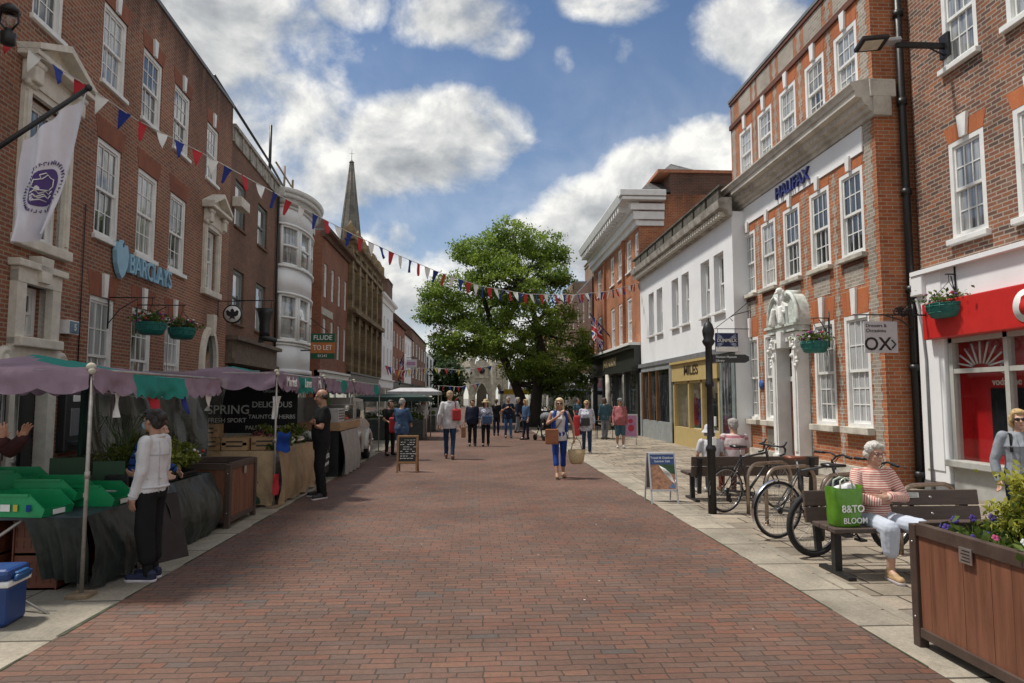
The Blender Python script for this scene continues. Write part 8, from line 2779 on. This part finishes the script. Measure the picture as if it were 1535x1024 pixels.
def heap(name, label, x, y, w, l, z, mi, n, r, leafy=0, hgt=.12):
    rg = np.random.default_rng(int(abs(x * 100 + y * 10)))
    if leafy:
        bl = [((rg.uniform(-w, w) * .5, rg.uniform(-l, l) * .5, rg.uniform(.0, hgt)), (.1, .1, .07), 1) for _ in range(9)]
        P, Dn, T = blob_cloud(bl, 70, 5, clump=.09)
        return tag(leaves(name, P, Dn, .08, [LEAF_S, LEAF_H][leafy - 1], None, 3, np.clip(T, 0, 1), .5, (x, y, z + .03)), label, 'vegetables', kind='stuff')
    k = MB()
    for i in range(n):
        q = (rg.uniform(-w, w) * .5, rg.uniform(-l, l) * .5)
        zz = hgt * (1 - (abs(q[0]) / w) - abs(q[1]) / l) * rg.uniform(.3, 1) + r
        if name.startswith(('carrot', 'rhubarb', 'leek')):
            a = rg.uniform(-.5, .5) + 1.2; k.tube([(q[0], q[1], zz), (q[0] + .12 * math.cos(a), q[1] + .12 * math.sin(a), zz + .01)], [r, r * .5], 7)
        else: k.ell((q[0], q[1], max(r, zz)), (r, r, r * .9), n=8)
    return tag(k.build(name, PRC[mi], None, (x, y, z)), label, 'vegetables', kind='stuff')
heap('carrot_heap', 'heap of orange carrots on the burlap table', -3.36, 11.7, .3, .4, .87, 0, 60, .018)
heap('tomato_heap', 'heap of red tomatoes on the burlap table', -3.38, 12.15, .3, .36, .87, 1, 60, .03)
heap('beetroot_heap', 'heap of dark beetroot on the burlap table', -3.7, 12.1, .4, .5, .9, 2, 60, .04, hgt=.2)
heap('rhubarb_bundle', 'pile of brown red stalks in the middle of the burlap table', -3.7, 11.65, .4, .5, .9, 4, 70, .02, hgt=.25)
heap('onion_heap', 'heap of white onions at the far end of the burlap table', -3.4, 12.55, .3, .3, .87, 3, 40, .035)
heap('leek_pile', 'pale leeks lying over the edge of the burlap table', -3.35, 12.85, .3, .4, .88, 3, 30, .016, hgt=.14)
heap('salad_greens', 'leafy salad greens along the front of the burlap table', -3.28, 11.4, .25, .4, .87, 0, 0, 0, 1)
heap('herb_greens', 'bright herbs behind the tomatoes on the burlap table', -3.55, 12.5, .4, .6, .92, 0, 0, 0, 2, .2)
heap('cabbage_greens', 'dark greens at the far end of the burlap table', -3.4, 13.05, .35, .4, .88, 0, 0, 0, 1, .15)
k = MB(); clothsheet(k, lambda u, v: (.02 * math.sin(v * 8), .22 * u, -.3 * v + .02 * math.sin(u * 7)), 8, 10); tag(k.build('blue_cloth', C_BLUE, None, (-3.10, 10.93, 1.15), R(-50), recalc=False), 'blue cloth tied to the pole of the second stall', 'cloth')
k = MB(); clothsheet(k, lambda u, v: (.03 * math.sin(v * 5 + u * 3), .13 * u * (1 - .5 * v), -.36 * v), 8, 12); tag(k.build('white_cloth', WHI, None, (-3.2, 11.0, 1.72), R(-60), recalc=False), 'white pennant cloth hanging beside the pole of the second stall', 'cloth')
k = MB(); clothsheet(k, lambda u, v: (.025 * math.sin(v * 7 + u * 3), .09 * u, -.32 * v), 6, 10); tag(k.build('red_cloth', RED, None, (-3.12, 10.86, .52), R(-60), recalc=False), 'red cloth hanging low by the pole of the second stall', 'cloth')
k = MB(); clothsheet(k, lambda u, v: (-.5 * u, .01 * math.sin(u * 9), -.34 * v), 8, 8); tag(k.build('green_cloth', mat('dark_green_cloth', (.01, .05, .035)), None, (-3.18, 10.92, .40), 0, recalc=False), 'dark green cloth strip low on the burlap table', 'cloth')

# black banners behind
bn = thing('stall_banner', 'black stall banner with rows of white lettering behind the produce', 'banner', (-3.55, 13.42, 0))
k = MB(); k.box(-1.75, .12, 0, .02, 1.02, 1.98); k.build('cloth', mat('banner_black', (.012, .012, .013), .6), bn)
k = MB(); k.text('SPRING', .24, front(-1.18, -.004, 1.46), 0, .002, .01); k.text('FRESH SPORT', .12, front(-1.2, -.004, 1.26), 0, .002, .012)
k.text('ORGANIC', .07, front(-.38, -.004, 1.82), 0, .002, .01); k.text('DELICIOUS', .155, front(-.36, -.004, 1.56), 0, .002, .016); k.text('TAUNTON HERBS', .11, front(-.36, -.004, 1.33), 0, .002, .012); k.text('PALE KEDI MIXED', .11, front(-.42, -.004, 1.12), 0, .002, .012)
k.build('lettering', mat('banner_white', (.66, .66, .65), .7), bn)

# ---- trolley, counter and coffee car
tr = thing('serving_trolley', 'black wheeled trolley box with white and yellow lettering', 'trolley', (-3.0, 13.75, 0), R(4))
k = MB(); k.bbox(-.75, 0, 0, .95, .16, .86, .02, 0); k.bbox(-.78, .02, -.02, .97, .84, .88, .01, 0); k.build('box', mat('trolley_black', (.02, .021, .021), .5, bump=.15), tr)
k = MB(); k.text('BURGERS & CO', .13, TM((.008, .48, .66), rx=PI / 2, rz=PI / 2), 1, .002, .01); k.text('FRESH LOCAL', .13, TM((.008, .48, .5), rx=PI / 2, rz=PI / 2), 0, .002, .016); k.text('farmers made', .12, TM((.008, .48, .36), rx=PI / 2, rz=PI / 2), 0, .002, .012); k.build('lettering', [WHITE, mat('yellow_letters', (.4, .32, .04), .6)], tr)
for x in (-.65, -.08):
    for y in (.1, .85):
        k = MB(); k.cyl((x - .02, y, .07), (x + .02, y, .07), .07, n=14); k.box(x - .015, x + .015, y - .02, y + .02, .07, .17); k.build('wheel', BLACK, tr)
for i in range(3):
    k = MB(); k.lathe([(.1, 0), (.13, .1), (.05, .13)], 14); tag(k.build('white_bowl', WHITE, None, (-3.25 - .12 * i, 13.95 + .27 * i, .88)), ['white upturned bowl on the near end of the trolley', 'white upturned bowl in the middle of the trolley', 'white upturned bowl at the far end of the trolley'][i], 'bowl', 'white bowls on the trolley')
ct = thing('serving_counter', 'timber serving counter with a grey crumpled drape and glass case', 'counter', (-2.95, 14.95, 0))
OAKM = mat('pale_timber', (.33, .21, .11), .6, var=.2, scale=3, stretch=(6, .5, 6))
k = MB(); k.bbox(-.9, .05, 0, 2.5, .98, 1.16, .01); k.build('counter_top', OAKM, ct)
k = MB(); clothsheet(k, lambda u, v: (.06 + .05 * v * (1 + math.sin(u * 26 + v * 2)) + .05 * math.sin(v * PI), 2.0 * u, .97 - .95 * v), 70, 16); k.build('drape', mat('grey_drape', (.27, .255, .235), .7, var=.15, bump=.4, bscale=12), ct, recalc=False)
k = MB(); k.box(-.8, .0, .1, 2.4, .0, .97); k.build('carcass', SHOPDK, ct)
k = MB(); k.box(-.6, -.05, 1.0, 2.2, 1.16, 1.19, 0); k.bbox(-.6, -.05, 1.0, 2.2, 1.52, 1.54, .004, 0); 
for y in (1.0, 2.18):
    for x in (-.6, -.07): k.box(x, x + .02, y, y + .02, 1.17, 1.53)
k.build('case_frame', STEEL, ct)
k = MB(); k.box(-.065, -.06, 1.02, 2.18, 1.19, 1.52); k.box(-.6, -.06, 1.01, 1.015, 1.19, 1.52); k.build('case_glass', clearmat('shop_glass'), ct)
for i in range(4):
    k = MB(); k.bbox(-.5, -.12, 0, .2, 0, .12, .03); tag(k.build('cake_loaf', mat('cake_brown', (.28, .15, .07), .8, var=.3, scale=20), None, (-2.95, 16.02 + .27 * i, 1.19)), ['loaf cake nearest the glass case end', 'second loaf cake in the glass case', 'third loaf cake in the glass case', 'farthest loaf cake in the glass case'][i], 'cake', 'loaf cakes in the glass case')
k = MB(); k.bbox(-.35, .0, 0, .7, 0, .3, .01, 0)
for j in range(4): k.box(.001, .004, .06, .64, .06 + j * .06, .085 + j * .06, 1)
tag(k.build('menu_box', [mat('menu_pale', (.42, .41, .40), .7), SHOPDK], None, (-2.97, 15.05, 1.16)), 'pale box with rows of dark writing on the timber counter', 'box')
k = MB(); k.lathe([(.12, 0), (.14, .05), (.1, .3), (.14, .45), (.02, .5)], 14); tag(k.build('green_canister', mat('leaf_green', (.05, .16, .03), .6), None, (-3.6, 16.6, 1.5)), 'green canister on the shelf behind the counter', 'canister')
# coffee car: small vintage vehicle seen from its side
cv = thing('coffee_car', 'small pale vintage coffee car with round wings and an open side', 'car', (-3.05, 17.55, 0))
CARP = mat('car_pale_paint', (.42, .41, .37), .3, coat=.5, var=.06)
k = MB()
prf = [(-.1, .42), (2.3, .42), (2.45, .6), (2.42, .95), (1.9, 1.08), (1.55, 1.12), (1.2, 1.65), (-.1, 1.7)]
v_ = [(x, p_[0], p_[1]) for x in (-1.45, 0.0) for p_ in prf]
k.add(v_, [tuple(range(8)), tuple(range(15, 7, -1))] + [(i, i + 8, (i + 1) % 8 + 8, (i + 1) % 8) for i in range(8)])
k.build('body', CARP, cv)
for y in (.35, 1.95):
    for x in (-.02, -1.43):
        k = MB(); k.lathe([(.2, -.09), (.33, -.085), (.345, -.05), (.345, .05), (.33, .085), (.2, .09)], 24, 0, M=TM((x, y, .345), ry=PI / 2)); w = k.build('wheel', TYRE, cv)
        k = MB(); k.lathe([(.2, -.095), (.19, -.1), (.05, -.07), (.05, .07), (.19, .1), (.2, .095)], 20, 0, M=TM((x, y, .345), ry=PI / 2)); k.build('rim', CHROME, w)
    k = MB()
    k.tube([Vector((.03, y + .42 * math.cos(R(a)), .345 + .42 * math.sin(R(a)))) for a in range(-10, 200, 14)], .085, 8); k.build('wing', CARP, cv)
k = MB(); k.box(.004, .012, .15, 1.15, 1.15, 1.6); k.box(-1.2, -.2, 1.56, 1.6, 1.2, 1.62, 0) ; k.build('window', GLASSD, cv)
for x in (-.22, -1.22): k = MB(); k.lathe([(.09, 0), (.1, .03), (.05, .05)], 16, 0, M=TM((x, 2.44, .78), rx=-PI / 2)); k.build('headlight', CHROME, cv)
k = MB(); k.tube([(-1.5, 2.5, .5), (.05, 2.5, .5), (.1, 2.3, .5)], .045, 8); k.tube([(-1.5, -.14, .5), (.05, -.14, .5), (.1, .1, .5)], .04, 8); k.build('bumper', CHROME, cv)
k = MB(); k.bbox(-1.2, -.1, -.2, -.12, .75, 1.5, .03); k.build('rear_door', CARP, cv)

# chalkboard
p0 = gnd(595, 709); p1 = gnd(625, 708)
cbd = thing('chalkboard', 'wooden framed A-board chalkboard with white handwriting', 'advertising board', ((p0[0] + p1[0]) / 2, p0[1], 0), R(-2))
Mb = TM((0, 0, 0), rx=R(-10)); Mb2 = TM((0, .36, 0), rx=R(10))
k = MB()
for M in (Mb, Mb2):
    for x in (-.235, .195): k.bbox(x, x + .04, -.015, .015, 0, .84, .004, 0, M)
    k.bbox(-.195, .195, -.015, .015, .80, .84, .004, 0, M); k.bbox(-.195, .195, -.015, .015, .2, .25, .004, 0, M)
k.build('frame', mat('orange_pine', (.25, .13, .05), .6, var=.2, scale=4), cbd)
k = MB(); k.box(-.195, .195, -.006, .006, .25, .80, 0, Mb); k.box(-.195, .195, -.006, .006, .25, .8, 0, Mb2)
rr = random.Random(2)
for j in range(9):
    x = -.16
    z = .74 - j * .052
    while x < .15:
        w = rr.uniform(.02, .07); 
        if rr.random() < .85: k.tube([Mb @ Vector((x + w * t / 6, -.008, z + .008 * math.sin(t * 2.4 + j))) for t in range(7)], .0035, 4, 1)
        x += w + .018
k.build('slate', [mat('slate_black', (.02, .022, .022), .7), WHITE], cbd)

# ---- far stalls
def farstall(label, x, y, w, d, h, m, tm=None, name='market_stall', rise=.2):
    root = thing(name, label, 'market stall', (x, y, 0), 0, 'far market stalls')
    k = MB()
    k.add([(0, 0, h), (w, 0, h), (w, d, h), (0, d, h), (w * .2, d * .5, h + rise), (w * .8, d * .5, h + rise), (0, 0, h - .18), (w, 0, h - .18), (w, d, h - .18), (0, d, h - .18)], [(0, 1, 5, 4), (1, 2, 5), (2, 3, 4, 5), (3, 0, 4), (0, 6, 7, 1), (1, 7, 8, 2), (2, 8, 9, 3), (3, 9, 6, 0)])
    k.build('canopy', m, root)
    for (a, b_) in ((0.05, .05), (w - .05, .05), (.05, d - .05), (w - .05, d - .05)):
        k = MB(); k.tube([(a, b_, 0), (a, b_, h)], .025, 6); k.build('pole', POLE, root)
    k = MB(); k.box(.2, w - .2, .2, d * .5, .0, .8); k.build('table', tm or TARP, root)
    rg = np.random.default_rng(int(y))
    P = np.stack([rg.uniform(.25, w - .25, 500), rg.uniform(.2, d * .5, 500), .82 + np.abs(rg.normal(0, .13, 500))], 1)
    leaves('produce', P, np.tile([0, 0, 1.], (500, 1)), .13, LEAF_S, root, 3, rg.uniform(0, .9, 500))
    return root
DKG = mat('dark_green_canvas', (.012, .035, .028), .8); NVC = mat('navy_canvas', (.02, .024, .05), .8); YLC = mat('yellow_panel', (.5, .36, .04), .7)
farstall('dark green canopied stall of leafy produce beyond the coffee car', -4.9, 27.5, 3.0, 2.6, 1.72, DKG, None, 'market_stall', .12)
farstall('pale canopied stall past the dark green one', -4.4, 34, 2.6, 3, 2.0, mat('pale_canvas', (.4, .4, .42), .8))
fs_ = farstall('navy canopied stall with a yellow panel before the market cross', 1.6, 46, 7.0, 3, 2.15, NVC)
k = MB(); k.box(.3, 2.0, -.05, -.02, 1.9, 2.25); k.build('yellow_panel', YLC, fs_)
farstall('small dark stall in the shade behind the tree', 5.2, 50, 3.6, 3, 2.1, NVC)
# feather flag by the cross
ff = thing('feather_flag', 'tall white feather flag with pink print near the market cross', 'flag', (3.4, 60, 0))
k = MB(); k.tube([(0.9, 0, 0), (.9, 0, 3.6), (.7, 0, 4.9), (.2, 0, 5.3)], .04, 6); k.build('pole', POLE, ff)
k = MB(); k.poly([(.85, .6), (-.9, .6), (-.6, 2.0), (-.2, 3.8), (.2, 5.2), (.7, 4.8), (.87, 3.6)], -.02, .02, 0); k.poly([(-.3, 2.2), (.6, 2.3), (.5, 3.4), (.0, 3.2)], -.03, -.021, 1); k.build('cloth', [mat('flag_pale', (.6, .6, .62), .8), mat('pink_print', (.5, .2, .3), .8)], ff)

# ---- pushchair, cafe tables and wheelie litter under the tree
def pushchair(label, loc, rz):
    root = thing('pushchair', label, 'pushchair', loc, rz)
    k = MB(); k.tube([(-.25, .3, .12), (-.25, -.1, .6), (-.25, -.4, 1.02), (.25, -.4, 1.02), (.25, -.1, .6), (.25, .3, .12)], .016, 6); k.tube([(-.25, -.3, .12), (-.25, .1, .6)], .016, 6); k.tube([(.25, -.3, .12), (.25, .1, .6)], .016, 6); k.build('frame', BLACKM, root)
    k = MB(); k.bbox(-.2, .2, -.2, .25, .42, .5, .03); k.bbox(-.2, .2, -.26, -.18, .45, .95, .03); k.build('seat', C_BLACK, root)
    k = MB(); k.ell((0, -.12, .92), (.23, .3, .2)); k.build('hood', C_GREY, root)
    for x in (-.25, .25):
        for y in (-.3, .3):
            k = MB(); k.cyl((x - .02, y, .12), (x + .02, y, .12), .12, n=16); k.build('wheel', BLACK, root)
pushchair('black pushchair with grey hood standing under the tree', (2.75, 27.3, 0), R(30))
def cafe(label, x, y):
    root = thing('cafe_table', label, 'table', (x, y, 0), 0, 'cafe tables under the tree')
    k = MB(); k.lathe([(.38, .72), (.38, .75)], 20); k.build('tabletop', SHOPDK, root)
    k = MB(); k.lathe([(.22, 0), (.2, .03), (.03, .06), (.03, .72)], 14); k.build('pedestal', BLACKM, root)
cafe('dark round cafe table under the low tree branches', 3.5, 29)
cafe('dark round cafe table nearer the black shopfront', 5.4, 28.4)
def chair(label, x, y, rz):
    root = thing('cafe_chair', label, 'chair', (x, y, 0), rz, 'dark cafe chairs')
    k = MB(); k.bbox(-.2, .2, -.2, .2, .43, .46, .01); k.build('seat', SHOPDK, root)
    k = MB(); k.bbox(-.2, .2, .18, .21, .5, .86, .01); k.build('backrest', SHOPDK, root)
    for a in (-.18, .18):
        for b_ in (-.18, .18): k = MB(); k.tube([(a, b_, 0), (a, b_, .43 if b_ < 0 else .85)], .014, 6); k.build('leg', BLACKM, root)
for i, (x, y, r_, lab) in enumerate([(3.0, 29.3, 80, 'dark cafe chair on the street side of the tree table'), (4.0, 28.7, -80, 'dark cafe chair on the shop side of the tree table'), (4.9, 28.6, 70, 'dark cafe chair between the two cafe tables'), (5.9, 28.1, -70, 'dark cafe chair closest to the black shopfront'), (3.5, 28.3, 180, 'dark cafe chair in front of the tree table')]): chair(lab, x, y, R(r_))
# pink poster stand outside the black shop
ps = thing('poster_stand', 'pink poster stand with red picture outside the black shop', 'advertising board', (atY(945, 640, 24.6).x, 24.6, 0), R(-6))
k = MB(); k.bbox(-.26, .26, -.02, .02, .25, 1.1, .005, 0); k.box(-.22, .22, -.024, -.02, .3, 1.05, 1)
k.ell((0, -.022, .85), (.1, .004, .1), 2, n=16); k.ell((.02, -.022, .6), (.13, .004, .15), 2, n=16); k.build('poster', [ALU, mat('poster_pink', (.42, .2, .36), .6), mat('poster_red', (.42, .03, .06), .5)], ps)
for x in (-.2, .2): k = MB(); k.tube([(x, 0, 0), (x, 0, .3)], .015, 6); k.build('leg', ALU, ps)
# shop sign and street lamp down the left row
p = atY(614, 545, 84)
hs = thing('hanging_shop_sign', 'small pink and white hanging sign on the far terrace', 'sign', tuple(p))
k = MB(); k.bbox(-.9, .9, -.05, .05, -.5, .5, .05, 0); k.box(-.7, .7, -.06, -.05, -.2, .2, 1); k.build('board', [mat('sign_pale', (.5, .45, .5)), mat('poster_pink', (.4, .2, .36))], hs); k = MB(); k.tube([(-1.2, 0, .7), (1, 0, .7)], .04, 5); k.tube([(-.8, 0, .5), (-.8, 0, .7)], .02, 4); k.tube([(.8, 0, .5), (.8, 0, .7)], .02, 4); k.build('bracket', BLACKM, hs)

bpy.data.scenes.remove(TMP)
bpy.context.view_layer.update()
